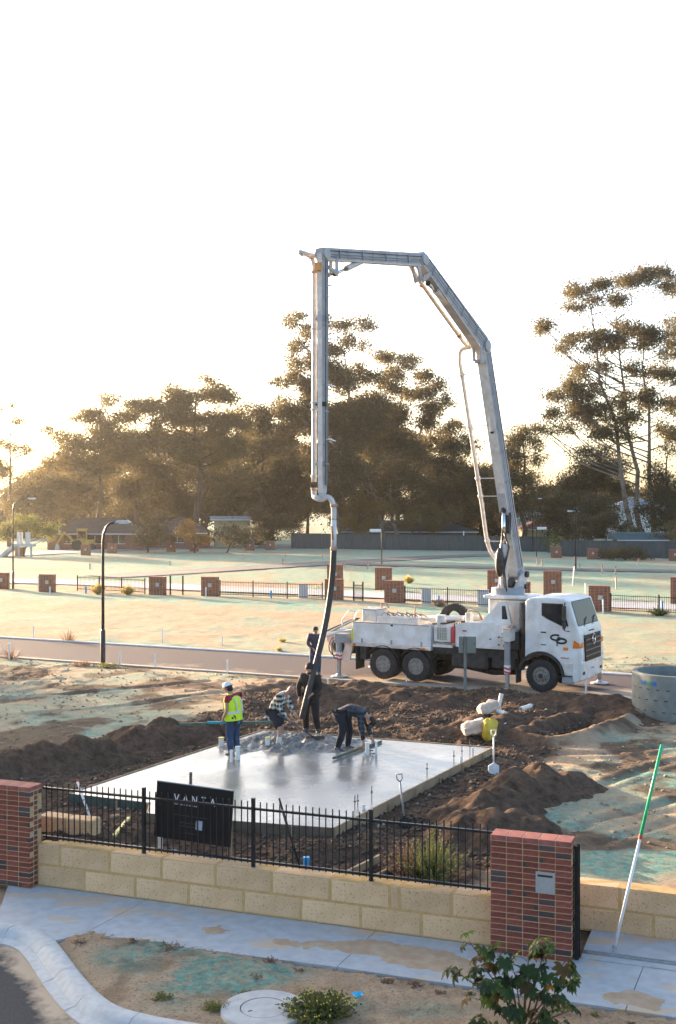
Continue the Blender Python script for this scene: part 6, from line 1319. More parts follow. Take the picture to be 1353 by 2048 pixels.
    if wear.get('hat'):
        mb = MB(); M = Matrix((( fw_h.x, lat.x, up.x, 0), (fw_h.y, lat.y, up.y, 0), (fw_h.z, lat.z, up.z, 0), (0, 0, 0, 1))); M.translation = hd+up*.055
        mb.lathe([(.118, 0), (.116, .03), (.10, .075), (.065, .105), (.0001, .118)], M, 20); h = mb.build('hard_hat', wear['hat'], o, True)
        MB().lathe([(.118, -.004), (.145, -.008), (.145, .0), (.118, .006)], M @ Matrix.Translation((.012, 0, 0)), 20, True).box((.10, -.07, -.012), (.175, .07, -.002), M).build('brim', wear['hat'], h)
        MB().box((-.012, -.008, .10), (.09, .008, .124), M).build('ridge', wear['hat'], h)
    if wear.get('hair'):
        mb = MB(); mb.ball(hd+up*.045-fw_h*.022, (.098, .098, .085), 14, 9); mb.ball(hd-fw_h*.045-up*.02, (.07, .085, .075), 12, 8); mb.build('hair', wear['hair'], o, True)
    if wear.get('hood'):
        mb = MB(); mb.ball(hd+up*.03-fw_h*.062, (.118, .118, .128), 14, 9); mb.ball(hd-up*.12-fw_h*.045, (.11, .11, .085), 12, 8); mb.build('hood', wear['hood'], o, True)
    if wear.get('beard'): MB().ball(hd+fw_h*.045-up*.07, (.045, .06, .045), 10, 7).build('beard', wear['beard'], o, True)
    return o, body
def slabp(px, py): p = G(px, py, SLAB_Z); p.z = SLAB_Z; return p
SINK = Vector((0, 0, -.045))                          # boots stand in the wet concrete
w1 = slabp(468, 1508)+SINK
J1_ = dict(pelvis=(0,0,.92), spine=(.01,0,1.12), chest=(.04,0,1.32), neck=(.10,0,1.49), head=(.16,0,1.60), shl=(.05,.20,1.41), ell=(.02,.27,1.13), wrl=(.16,.22,.90), shr=(.05,-.20,1.41), elr=(.06,-.27,1.13), wrr=(.22,-.20,.92),
   hpl=(0,.10,.89), knl=(.05,.12,.48), anl=(-.02,.13,.07), tol=(.16,.15,.03), hpr=(0,-.10,.89), knr=(.03,-.11,.48), anr=(-.03,-.12,.07), tor=(.15,-.14,.03), face=(.8,0,-.55))
person('worker in a yellow high visibility vest and white hard hat', w1, R(150), J1_, dict(top=MAROON, sleeve=.5, slim=1, vest=VEST, legs=NAVYJ, boots=BOOTD, hat=HATW, hair=HAIR_D), .98)
w2 = slabp(560, 1489)+SINK
J2_ = dict(pelvis=(-.14,0,.82), spine=(-.08,0,1.00), chest=(.06,0,1.19), neck=(.20,0,1.33), head=(.29,0,1.41), shl=(.07,.19,1.26), ell=(.16,.24,.98), wrl=(.34,.12,.82), shr=(.07,-.19,1.26), elr=(.10,-.26,.97), wrr=(.27,-.16,.74),
   hpl=(-.13,.11,.80), knl=(-.02,.17,.45), anl=(-.12,.20,.07), tol=(.06,.22,.03), hpr=(-.13,-.11,.80), knr=(.10,-.20,.45), anr=(.08,-.24,.07), tor=(.26,-.27,.03), face=(.8,0,-.6))
person('bending worker in a black and white checked shirt and shorts', w2, R(-22), J2_, dict(top=PLAID, legs=SHORTD, legs_name='shorts', leg_low=.2, leg_r=1.1, boots=BOOTW, boot_h=.62, hair=None), 1.0)
w3 = G(622, 1467, .14); w3.z = .12
J3_ = dict(pelvis=(0,0,.95), spine=(.0,0,1.15), chest=(.02,0,1.36), neck=(.06,0,1.53), head=(.10,0,1.64), shl=(.03,.21,1.45), ell=(.10,.30,1.18), wrl=(.26,.14,1.05), shr=(.03,-.21,1.45), elr=(.02,-.33,1.16), wrr=(.10,-.27,.90),
   hpl=(0,.11,.92), knl=(.06,.16,.50), anl=(-.02,.20,.07), tol=(.16,.23,.03), hpr=(0,-.11,.92), knr=(.04,-.13,.50), anr=(-.02,-.14,.07), tor=(.16,-.17,.03), face=(.9,.1,-.35))
person('worker in a black hooded top guiding the hanging hose', w3, R(-112), J3_, dict(top=BLACKC, top_name='hoodie', legs=BLACKC, boots=BOOTD, boot_h=.4, hood=BLACKC, hair=HAIR_D, beard=HAIR_D), 1.03)
w4 = slabp(690, 1500)+SINK
J4_ = dict(pelvis=(-.02,0,.92), spine=(.16,0,1.01), chest=(.40,0,.98), neck=(.56,0,.86), head=(.64,0,.76), shl=(.43,.20,.94), ell=(.50,.24,.62), wrl=(.62,.16,.36), shr=(.43,-.20,.94), elr=(.47,-.26,.60), wrr=(.50,-.18,.30),
   hpl=(-.02,.11,.90), knl=(.08,.16,.48), anl=(.02,.18,.07), tol=(.20,.20,.03), hpr=(-.04,-.11,.90), knr=(-.02,-.14,.48), anr=(-.16,-.15,.07), tor=(.02,-.17,.03), face=(.55,0,-.85))
person('worker in a dark checked jacket bent double over the slab', w4, R(-14), J4_, dict(top=PLAIDN, top_name='jacket', legs=mat('dark_work_trousers', (0.014, 0.018, 0.030), .9), boots=BOOTD, hair=HAIR_D), 1.0)
w5 = G(631, 1352, .03); w5.z = .01
J5_ = dict(pelvis=(0,0,.95), spine=(.0,0,1.15), chest=(.01,0,1.36), neck=(.03,0,1.53), head=(.07,0,1.65), shl=(.02,.21,1.45), ell=(.02,.27,1.17), wrl=(.22,.14,1.02), shr=(.02,-.21,1.45), elr=(.02,-.28,1.17), wrr=(.22,-.12,1.00),
   hpl=(0,.10,.92), knl=(.04,.12,.50), anl=(-.02,.13,.07), tol=(.16,.16,.03), hpr=(0,-.10,.92), knr=(.02,-.12,.50), anr=(-.03,-.13,.07), tor=(.15,-.17,.03), face=(.95,.3,-.1))
person('pump operator in a navy jacket standing behind the truck hopper', w5, R(-75), J5_, dict(top=NAVYC, top_name='jacket', legs=NAVYJ, boots=BOOTD, boot_h=.4, hair=HAIR_D), 1.0)
# ------------------------------------------------------------------ tools in use
def hand(loc, yaw, j, k): p = Vector(j[k]); p = Matrix.Rotation(yaw, 3, 'Z') @ p; return Vector(loc)+p
GREENT = mat('green_screed', (0.045, 0.085, 0.065), .5, col2=(0.08, 0.12, 0.095), scale=6); CYANT = mat('cyan_handle', (0.02, 0.28, 0.36), .45); STEELB = mat('blue_steel', (0.05, 0.09, 0.14), .4, .3)
hL = hand(w1, R(150), J1_, 'wrl'); hR_ = hand(w1, R(150), J1_, 'wrr')
a = Vector((hL.x-.02, hL.y+.02, hL.z-.085)); 
sc_ = thing('screed_board', 'long green screed board carried level by the yellow-vested worker', 'screed', (a.x, a.y, a.z))
A = P(358, 1449, a.y+.25); B = P(545, 1445, a.y+.25)
MB().bar(A, B, .03, .065).build('board', GREENT, sc_, world=True); MB().bar(P(415, 1445, a.y-.01), P(480, 1445, a.y+.01), .045, .05).build('handle', CYANT, sc_, world=True)
for px in (418, 432): MB().bar(P(px, 1445, a.y), P(px, 1449, a.y+.25), .03, .03).build('bracket', STEELB, sc_, world=True)
h2 = hand(w2, R(-22), J2_, 'wrr')
rk = thing('concrete_rake', 'long handled rake pushed through the lumpy concrete', 'rake', slabp(637, 1487))
e0 = h2+Vector((-.05, 0, -.02)); e1 = slabp(630, 1484)+Vector((0, 0, .10)); top2 = e0+(e0-e1)*.22
MB().tube([top2, e1], .019, 8).build('handle', STEELB, rk, world=True, smooth=True); MB().bar(e1+Vector((-.22, -.03, -.02)), e1+Vector((.24, .05, -.02)), .03, .13).build('head', TIMD, rk, world=True)
fl = thing('straight_edge', 'green straight edge lying on the wet slab under the bent worker', 'straight edge', slabp(715, 1502))
a, b = slabp(667, 1521), slabp(763, 1486); MB().bar(a+Vector((0, 0, .05)), b+Vector((0, 0, .035)), .05, .055).build('edge', GREENT, fl, world=True); MB().bar(a.lerp(b, .3)+Vector((0, 0, .085)), a.lerp(b, .6)+Vector((0, 0, .085)), .03, .03).build('grip', TIMB, fl, world=True)
tr = thing('hand_trowel', 'steel hand trowel under the hand of the bent worker', 'trowel', slabp(741, 1508)); c = slabp(741, 1508)
MB().bar(c+Vector((-.14, 0, .012)), c+Vector((.14, .06, .012)), .10, .006).build('blade', STEEL, tr, world=True); MB().bar(c+Vector((-.07, .0, .07)), c+Vector((.07, .04, .07)), .03, .03).bar(c+Vector((0, .02, .01)), c+Vector((0, .02, .07)), .02, .02).build('handle', TIMD, tr, world=True)
PVC = mat('white_pvc', (0.72, 0.71, 0.67), .4, col2=(0.62, 0.61, 0.57), scale=6); PVCY = mat('yellow_cap', (0.70, 0.58, 0.18), .5)
for px, py, h, r, lb, cap in ((463,1524,.24,.035,'thin white pipe stub standing in the slab at the yellow-vested worker',False),(476,1520,.28,.055,'wide white pipe stub standing in the slab at the yellow-vested worker',False),(443,1494,.20,.065,'white pipe stub at the left slab edge',True),(536,1495,.22,.055,'white pipe stub with yellow cap between the checked worker and the vest',True),(735,1510,.26,.05,'white pipe stub beside the hand trowel',False),(753,1511,.30,.03,'thin dark footed pipe stub right of the hand trowel',False)):
    p = slabp(px, py); o = thing('pipe_stub', lb, 'pipe', p, 0, 'white pipe stubs standing in the slab')
    MB().tube([(0, 0, -.05), (0, 0, h)], r, 14).build('pipe', PVC, o, smooth=40); MB().tube([(0, 0, h), (0, 0, h+.03)], r*1.12, 14).build('cap', PVCY if cap else PVC, o, smooth=40)
# ------------------------------------------------------------------ builder's sign
SIGNB = mat('sign_black', (0.006, 0.006, 0.008), .35, col2=(0.009, 0.009, 0.011), scale=3); SIGNW = mat('sign_white', (0.80, 0.80, 0.80), .5); SIGNG = mat('sign_grey_print', (0.28, 0.29, 0.31), .5); SIGND = mat('sign_dim_print', (0.05, 0.055, 0.065), .5)
sp_ = G(312, 1708, .03); sp2 = G(455, 1720, .03); rz_ = math.atan2(sp2.y-sp_.y, sp2.x-sp_.x)
sg = thing('builder_sign', 'black builder sign board with small white lettering behind the fence', 'sign', on(sp_), rz_)
MS = Matrix.Translation((-.03, -.02, .30)) @ Matrix.Rotation(R(3.6), 4, 'Y')
bw, bh = 1.40, .965
bo = MB().box((0, 0, 0), (bw, .03, bh), MS).build('board', SIGNB, sg)
MB().box((0, -.004, bh-.012), (bw, .034, bh+.004), MS).build('edge', mat('sign_edge', (0.25, 0.25, 0.27), .4), bo)
def stroke(mb, a, b, w=.017): mb.bar(MS @ Vector((a[0], -.004, a[1])), MS @ Vector((b[0], -.004, b[1])), .004, w, MS.to_3x3() @ Vector((0, 0, 1)) if abs(a[0]-b[0]) > abs(a[1]-b[1]) else MS.to_3x3() @ Vector((1, 0, 0)))
def letters(x, z, s, gap):
    for ch in 'VANTA':
        mb = MB(); w = s*.62
        if ch == 'V': stroke(mb, (x, z+s), (x+w/2, z)); stroke(mb, (x+w/2, z), (x+w, z+s))
        elif ch == 'A': stroke(mb, (x, z), (x+w/2, z+s)); stroke(mb, (x+w/2, z+s), (x+w, z))
        elif ch == 'N': stroke(mb, (x, z), (x, z+s)); stroke(mb, (x, z+s), (x+w, z)); stroke(mb, (x+w, z), (x+w, z+s))
        else: stroke(mb, (x, z+s), (x+w, z+s)); stroke(mb, (x+w/2, z+s), (x+w/2, z))
        mb.build('letter', SIGNW, bo); x += gap
letters(.34, .655, .125, .165)
def dashes(x, z, n, w, h, gap, m):
    for k in range(n): MB().box((x+k*gap, -.004, z), (x+k*gap+w, -.001, z+h), MS).build('print_line', m, bo)
dashes(.34, .60, 5, .07, .022, .09, SIGNG); dashes(.34, .42, 8, .06, .016, .08, SIGND); dashes(.46, .30, 4, .07, .016, .08, SIGND); dashes(.44, .24, 4, .07, .016, .08, SIGND); dashes(.56, .13, 4, .05, .014, .07, SIGND)
MB().box((.755, -.005, .215), (.785, -.001, .365), MS).build('print_panel', SIGNG, bo); MB().box((.80, -.005, .215), (.875, -.001, .375), MS).build('print_panel', mat('sign_pale_print', (0.42, 0.50, 0.58), .5), bo)
for x in (.02, 1.30): MB().box((x, .035, -.25), (x+.07, .08, 1.0)).build('post', TIMB if x > 1 else TWD, sg)
MB().bar((.62, .05, .95), (.58, .16, 1.40), .05, .04).bar((.62, .05, .95), (.70, .06, .75), .05, .04).build('brace', TIMD, sg)
# ------------------------------------------------------------------ pipes, poles and boards inside the fence
def rod(name, label, cat, pts, r, m, top=None, group=None, n=10):
    pts = [Vector(p) for p in pts]; o = thing(name, label, cat, pts[0], 0, group)
    MB().tube(pts, r, n).build('shaft', m, o, smooth=True, world=True)
    return o
o = rod('blue_pipe', 'bright blue pipe lying on the soil under the builder sign', 'pipe', [on(G(345,1703,.05))+Vector((0,0,.06)), on(G(438,1724,.05))+Vector((0,0,.06))], .055, BLUEP)
c = on(G(404,1716,.05))+Vector((0,0,.06)); c2 = on(G(412,1718,.05))+Vector((0,0,.06)); MB().tube([c, c2], .058, 10).build('joint', WHITE, o, world=True)
p = on(G(613, 1741, .05)); o = thing('water_stub', 'bright blue water stub behind the picket fence', 'pipe', p); MB().tube([(0, 0, -.1), (0, 0, .20)], .05, 12).build('pipe', BLUEP, o, smooth=40); MB().tube([(0, 0, .20), (0, 0, .26)], .056, 12).build('cap', BLUEP, o, smooth=40); MB().tube([(0, 0, -.04), (0, 0, .03)], .062, 12).build('collar', WHITE, o)
pf = W(s_at(604, .40), .40, .1); rod('black_pole', 'black pole leaning behind the picket fence beside the blue stub', 'pole', [on(pf), P(558, 1597, pf.y+.25)], .022, BLK_M)
a = on(G(186, 1650, .0)); o = rod('marker_pole', 'white marker pole with a red tip leaning by the left pillar', 'pole', [a, a.lerp(P(153, 1558, a.y+.4), .93)], .022, WHITE)
b = P(153, 1558, a.y+.4); MB().tube([a.lerp(b, .93), a.lerp(b, 1.0)], .018, 8).build('tip', REDP, o, world=True)
for t in (.3, .52): MB().tube([a.lerp(b, t), a.lerp(b, t+.035)], .024, 8).build('band', TGREY, o, world=True)
bs = G(1228, 1908, ZL+.02); bs.z = ZL+.045; tp_ = P(1325, 1490, bs.y+.35); gpo = thing('levelling_pole', 'tall white and green pole leaning over the gate track', 'pole', bs)
m = bs.lerp(tp_, .56); MB().tube([bs, bs.lerp(tp_, .54)], .022, 10).build('lower_tube', WHITE, gpo, world=True, smooth=True); MB().tube([bs.lerp(tp_, .54), m], .028, 10).build('collar', REDP, gpo, world=True)
MB().tube([m, tp_], .024, 10).build('upper_tube', mat('bright_green', (0.02, 0.45, 0.20), .45), gpo, world=True, smooth=True); MB().tube([bs.lerp(tp_, .015), bs.lerp(tp_, .03)], .036, 10).build('foot_ring', TGREY, gpo, world=True)
# low limestone corner in the lot and loose timber
lc = thing('limestone_edging', 'low limestone edging inside the lot beside the left pillar', 'edging', on(G(140, 1678, .0)), WRZ)
for k in range(2):
    q = obj('limestone_block', rough_block(.55, .30, .30, 70+k), lc); q.location = (-.30+k*.58, 0, .12)
def board(label, px0, py0, px1, py1, w, h, m, z=0.05, lift=0.0):
    a = on(G(px0, py0, z)); b = on(G(px1, py1, z)); a.z += h/2+.01; b.z += h/2+.01+lift; o = thing('timber_offcut', label, 'timber', a, 0, 'loose timber inside the fence'); MB().bar(a, b, w, h).build('plank', m, o, world=True)
    for t in (.15, .85): c = a.lerp(b, t); MB().bar(c+Vector((-.02, 0, h/2)), c+Vector((.02, 0, h/2+.001)), w*.5, .004).build('nail_plate', TIMD, o, world=True)
board('short yellow timber offcut lying left of the sign', 228, 1672, 258, 1642, .06, .05, PVCY)
board('timber edging board lying behind the right part of the picket fence', 690, 1752, 760, 1716, .05, .12, TIMB); board('second timber edging board beside the dry shrub', 752, 1752, 800, 1728, .05, .10, TIMB)
board('pale plank half buried left of the slab corner', 270, 1612, 225, 1636, .10, .05, TIMB); board('grey plank lying behind the far slab edge', 880, 1462, 935, 1476, .14, .04, TIMD, 0)
# form pins along the right slab edge
FPN = (706,740,851,905,921,937,712)
for px, py, h in ((706,1640,.34),(740,1624,.38),(851,1572,.36),(905,1545,.36),(921,1538,.40),(937,1530,.42),(712,1634,.30)):
    p = G(px, py, 0); o = thing('form_pin', nth(FPN, px)+' thin steel form pin from the front along the right slab edge', 'form pin', (p.x+.04, p.y, -.05), 0, 'steel form pins along the slab edge'); MB().tube([(0, 0, -.1), (0, 0, h+.18)], .010, 6).build('rod', TIMD, o); MB().box((-.025, -.01, h+.05), (.025, .01, h+.07)).build('collar', TIMD, o)
for px, py, h in ((918,1545,.30),(941,1531,.34),(722,1640,.22)):
    p = G(px, py, 0); o = thing('white_stake', {722: 'nearest', 918: 'middle', 941: 'farthest'}[px]+' white painted stake beside the right slab edge', 'stake', (p.x+.06, p.y, -.05), 0, 'white stakes beside the slab edge'); MB().box((-.03, -.015, -.1), (.03, .015, h+.1)).build('stake', WHITE, o); MB().box((-.031, -.016, h+.1), (.031, .016, h+.12)).build('top', PVC, o)
# shovels
def shovel(label, px, py, h, m, mh, rz, lean):
    o = thing('shovel', label, 'shovel', on(G(px, py)), rz); o.rotation_euler = (0, lean, rz)
    MB().tube([(0, 0, .22), (0, 0, h-.14)], .018, 8).build('shaft', mh, o, smooth=True)
    MB().tube([(0, 0, h-.15), (-.05, 0, h-.09), (-.055, 0, h), (.055, 0, h), (.05, 0, h-.09), (0, 0, h-.15)], .014, 6).build('handle', mh, o, smooth=True)
    mb = MB(); mb.prism([(-.12, -.06), (.12, -.06), (.125, .18), (.03, .23), (-.03, .23), (-.125, .18)], -.012, .006); mb.bar((0, -.02, .1), (0, -.005, .25), .04, .03).build('blade', m, o)
shovel('white handled shovel stuck upright at the far right slab corner', 988, 1553, .97, WHITE, WHITE, R(8), 0)
shovel('dark shovel standing beside the right slab edge', 812, 1645, 1.05, DKG, TGREY, R(-10), R(-7))
# bags, cut pipes, sheets behind the slab
BAGW = mat('paper_bag', (0.58, 0.48, 0.39), .8, col2=(0.50, 0.40, 0.32), scale=6); BAGY = mat('yellow_bag', (0.62, 0.46, 0.06), .6, col2=(0.50, 0.36, 0.04), scale=6)
def bag(label, px, py, L_, w, h, m, rz, seed, tilt=0.0, name='cement_bag'):
    rg = random.Random(seed); bm = bmesh.new(); bmesh.ops.create_cube(bm, size=1.0); bmesh.ops.subdivide_edges(bm, edges=bm.edges[:], cuts=5, use_grid_fill=True)
    for v in bm.verts:
        x, y, z = v.co; k = 1-.35*(abs(x)*2)**4; n = float(fbm(np.array([x*4+seed]), np.array([y*4+z*3]), 1, 3, seed)[0])-.5
        v.co = Vector((x*L_*(1+.1*n), y*w*(.75+.25*k)*(1+.9*n), z*h*(.45+.75*k*(1-(abs(y)*2)**3*.5))*(1+1.3*n)))
    me = bpy.data.meshes.new(name); bm.to_mesh(me); bm.free(); me.materials.append(m); me.shade_smooth()
    o = obj(name, me); p = on(G(px, py)); hp_ = .25 if 'heap' not in label else .3; o.location = p+Vector((0, 0, h*.45+.10)); o.rotation_euler = (0, tilt, rz); tag(o, label, 'bag', 'cement bags behind the slab'); return o
bag('crumpled white cement bag lying with two cut pipes', 977, 1441, .56, .34, .26, BAGW, R(20), 1, R(-18)); bag('torn white cement bag next to the yellow bag', 948, 1483, .58, .36, .30, BAGW, R(10), 2, R(-14)); bag('upright yellow cement bag beside a torn white one', 980, 1487, .34, .24, .40, BAGY, R(10), 3, R(6))
def cutpipe(label, a, b, r=.055):
    a = Vector(a); b = Vector(b); o = thing('cut_pipe', label, 'pipe', a, 0, 'cut white pipes behind the slab'); d = (b-a).normalized()
    mb = MB(); L_ = (b-a).length; M = Matrix.Translation(a) @ Vector((0, 0, 1)).rotation_difference(d).to_matrix().to_4x4(); mb.lathe([(r*.82, 0), (r, 0), (r, L_), (r*.82, L_)], M, 14, True); mb.build('pipe', PVC, o, smooth=40, world=True); MB().lathe([(r*1.12, L_*.85), (r*1.12, L_*.999)], M, 14).build('socket', PVC, o, smooth=40, world=True)
def lift(px, py, z): p = on(G(px, py)); p.z += z; return p
cutpipe('cut white pipe standing up from the crumpled bag', lift(997, 1437, .08), lift(1004, 1437, .52)); cutpipe('cut white pipe lying in front of the crumpled bag', lift(994, 1441, .12), lift(1012, 1447, .12), .075); cutpipe('cut white pipe lying apart near the trench', lift(1042, 1437, .10), lift(1062, 1432, .14), .06)
mb = MB(); c = lift(1020, 1460, .07)
for k in range(7): a = c+Vector((-.25+k*.08, -.08+.05*(k % 2), .05*math.sin(k*2))); mb.quad(a, a+Vector((.08, .02, .03)), a+Vector((.09, .25, .06*math.cos(k))), a+Vector((0, .22, .02)))
single(mb, 'paper_sheet', WHITE, 'crumpled white sheet lying right of the yellow bag', 'paper', c)
# concrete ring
RINGM = mat('ring_concrete', (0.19, 0.205, 0.19), .9, col2=(0.15, 0.16, 0.15), scale=4, bump=.01, bscale=40); p = G(1360, 1448, 0); p = Vector((9.75, 33.2, -.05))
ro = thing('concrete_ring', 'large grey concrete well ring with a blue painted mark at the right edge', 'concrete ring', p)
MB().lathe([(1.22, 0), (1.22, 1.28), (1.20, 1.32), (1.08, 1.32), (1.06, 1.28), (1.06, 0)], None, 64, True).build('ring', RINGM, ro, smooth=35)
for z in (.3, .62, .92):
    for k in range(12):
        a = R(180+k*14+z*9); c = Vector((math.cos(a)*1.222, math.sin(a)*1.222, z)); M = Matrix.Translation(c) @ Matrix.Rotation(a, 4, 'Z'); MB().box((-.01, -.05, -.012), (.004, .05, .012), M).build('dent', DKG, ro)
SB = mat('spray_blue', (0.03, 0.14, 0.40), .7); SGN = mat('spray_green', (0.05, 0.32, 0.16), .7)
for k, (a0, a1, m) in enumerate(((203,212,SB),(213,221,SGN),(222,229,SB))):
    mb = MB()
    for q in range(4):
        b0_, b1_ = R(a0+(a1-a0)*q/4), R(a0+(a1-a0)*(q+1)/4); z0, z1 = 1.03+.02*math.sin(q*3+k), 1.13+.02*math.cos(q*2+k); mb.quad(*[(math.cos(x)*1.2245, math.sin(x)*1.2245, z) for x, z in ((b0_, z0), (b1_, z0), (b1_, z1), (b0_, z1))])
    mb.build('paint_mark', m, ro)
# meter box on a post in front of the truck
p = P(931, 1371, 37.0); p.z = zat(p.x, p.y); mo = thing('meter_post', 'grey steel meter box on a post in front of the truck', 'meter box', p, R(-12)); GRB = mat('grey_green_steel', (0.17, 0.20, 0.19), .5, .2, col2=(0.14, 0.165, 0.16), scale=5); ht = 1.86-p.z
MB().box((-.045, -.045, -.2), (.045, .045, ht), None, .006).build('post', GRB, mo)
for x0, x1, nm in ((-.20, -.05, 'side_box'), (.05, .34, 'meter_cabinet')):
    q = MB().box((x0, -.09, ht-.54), (x1, .10, ht), None, .01).build(nm, GRB, mo); MB().box((x0+.02, -.097, ht-.51), (x1-.02, -.089, ht-.03)).build('door', GRB, q); MB().box((x1-.04, -.105, ht-.28), (x1-.025, -.096, ht-.22)).build('latch', DKG, q)
# ------------------------------------------------------------------ verge: manhole, weeds, scrap
mc = G(528, 2017, ZL+.03); mc.z = ZL+.0; mh = thing('manhole', 'round concrete manhole lid set in the sandy verge', 'manhole', mc)
MHC = mat('manhole_concrete', (0.42, 0.42, 0.41), .85, col2=(0.35, 0.35, 0.345), scale=7, bump=.004, bscale=80)
MB().lathe([(.315, -.05), (.315, .040), (.56, .034), (.57, .0), (.57, -.05)], None, 48, True).build('surround', MHC, mh, smooth=35); MB().lathe([(.0001, .036), (.30, .036), (.30, -.03)], None, 40).build('lid', MHC, mh, smooth=35)
for a in (30, 210): MB().box((-.03, -.012, .037), (.03, .012, .039), Matrix.Rotation(R(a), 4, 'Z') @ Matrix.Translation((.2, 0, 0))).build('key_slot', DKG, mh)
def von(px, py): p = G(px, py, ZL); p.z = zat(p.x, p.y)-.01; return p
weed('low_shrub', 'low spreading green bush with yellow flecks beside the manhole', von(640, 2030), .24, .55, 'bush', 420, 31, 1.6, lw=.010)
mb = MB(); rg = random.Random(5); c = von(640, 2030)
for k in range(70): a = rg.uniform(0, 6.28); q = rg.random()**.5*.5; p = c+Vector((math.cos(a)*q, math.sin(a)*q, .13+.12*(1-q))); mb.ball(p, .011, 5, 3)
single(mb, 'flower_specks', mat('yellow_flower', (0.60, 0.48, 0.06), .6), 'tiny yellow flowers on the low bush by the manhole', 'flowers', c, kind='stuff')
VG = 'weed tufts on the sandy verge'
for k, (px, py, h, r, kd, n, lb) in enumerate(((430,2018,.16,.24,'green',110,'green weed tuft left of the manhole lid'),(325,1998,.10,.20,'green',70,'flat green weed tuft in the teal patch'),(540,1925,.14,.14,'dead',40,'thin weed tuft at the footpath edge above the manhole'),(512,1955,.08,.14,'dead',40,'low dry tuft between footpath and manhole'),(600,1940,.08,.14,'dead',40,'dry tuft at the footpath edge near the middle'),(262,1886,.10,.12,'dead',40,'dry weed tuft at the footpath edge at left'),(338,1895,.10,.26,'dead',90,'dark mat of dry weeds along the footpath edge'),(160,1888,.08,.16,'dead',50,'dry weeds beside the kerb bend'),(775,1965,.10,.14,'dead',50,'dry tuft left of the leafy plant'),(830,1972,.10,.16,'dead',60,'dark dry weeds just left of the leafy plant'),(880,1985,.08,.12,'dead',40,'small dry tuft under the leafy plant leaves'),(1190,2030,.07,.08,'green',30,'small green tuft right of the leafy plant'),(1265,2048,.06,.10,'dead',40,'dry tuft in the bottom right corner'),(495,1990,.07,.18,'green',60,'green tuft above the manhole lid'),(20,1786,.10,.12,'green',40,'green tuft at the foot of the left pillar'),(725,1942,.09,.08,'green',30,'thin green tuft at the footpath joint'),(940,1990,.08,.10,'green',30,'green tuft at the footpath edge behind the leafy plant'),(365,1888,.22,.10,'dead',10,'tall thin dry stalks at the footpath edge'))):
    weed('weed_tuft', lb, von(px, py), h*.8, r*.9, kd, int(n*.5) if kd == 'dead' else n, 40+k, 1, VG, .006)
mb = MB(); c = von(714, 1998)+Vector((0, 0, .015)); rg = random.Random(9)
for k in range(6): a = c+Vector((rg.uniform(-.06, .05), rg.uniform(-.05, .05), rg.uniform(0, .05))); mb.quad(a, a+Vector((.07, .01, .02)), a+Vector((.06, .06, rg.uniform(.02, .07))), a+Vector((-.01, .05, .03)))
single(mb, 'plastic_scrap', mat('blue_plastic', (0.02, 0.42, 0.70), .4), 'crumpled bright blue plastic scrap on the verge', 'litter', c)
# scattered twigs, stones and clods too many to count
def litter(name, label, cat, fn, n, m, seed, r0, r1, kind='clod'):
    rg = np.random.default_rng(seed); pts = fn(rg, n); z = hgt(pts[:, 0], pts[:, 1]); V_ = []; F_ = []
    for (x, y), zz in zip(pts, z):
        k = len(V_); r = rg.uniform(r0, r1)
        if kind == 'clod':
            d = rg.uniform(.6, 1.3, (6, 1))*np.array([(1,0,0),(-1,0,0),(0,1,0),(0,-1,0),(0,0,.7),(0,0,-.5)])*r+np.array([x, y, zz+r*.25]); V_ += d.tolist()
            F_ += [(k+a, k+b, k+c) for a, b, c in ((0,2,4),(2,1,4),(1,3,4),(3,0,4),(2,0,5),(1,2,5),(3,1,5),(0,3,5))]
        else:
            a = rg.uniform(0, 6.28); dx, dy = math.cos(a)*r, math.sin(a)*r; w = r*.06; t = rg.uniform(0, r*.5)
            V_ += [(x-dx, y-dy, zz+.004), (x-dy*.08, y+dx*.08, zz+.012), (x+dx, y+dy, zz+.006+t)]; F_ += [(k, k+1, k+2)]
    me = rawmesh(name, np.array(V_), np.array(F_), m); return tag(obj(name, me), label, cat, kind='stuff')
def in_dirt(rg, n):
    out = []
    while len(out) < n:
        p = np.stack([rg.uniform(-9, 10.5, 4000), rg.uniform(19, 37.5, 4000)], 1); s_, t_ = st(p[:, 0], p[:, 1])
        ok = (dirt_at(p[:, 0], p[:, 1]) > .5) & ~inpoly(p[:, 0], p[:, 1], SLAB) & (t_ > .6); out += p[ok].tolist()
    return np.array(out[:n])
def in_lot(rg, n):
    p = np.stack([rg.uniform(-14, 13, n*3), rg.uniform(20, 46, n*3)], 1); s_, t_ = st(p[:, 0], p[:, 1]); ok = (t_ > 1.6) & ~inpoly(p[:, 0], p[:, 1], SLAB); return p[ok][:n]
def in_verge(rg, n):
    out = []
    while len(out) < n:
        p = np.stack([rg.uniform(-5, 6, 3000), rg.uniform(12.8, 19, 3000)], 1); s_, t_ = st(p[:, 0], p[:, 1]); ok = (t_ < -1.56) & ~inpoly(p[:, 0], p[:, 1], ROADPOLY) & (segdist(p[:, 0], p[:, 1], KERB) > .25) & ~inpoly(p[:, 0], p[:, 1], RAMP); out += p[ok].tolist()
    return np.array(out[:n])
CLOD = mat('clod_soil', (0.085, 0.062, 0.046), .95, col2=(0.15, 0.11, 0.08), scale=3, spec=.1); SANDC = mat('sand_crumb', (0.40, 0.30, 0.21), .95, col2=(0.26, 0.19, 0.13), scale=3, spec=.1); TWIG = mat('dry_twig', (0.14, 0.09, 0.06), .9, col2=(0.30, 0.22, 0.14), scale=3)
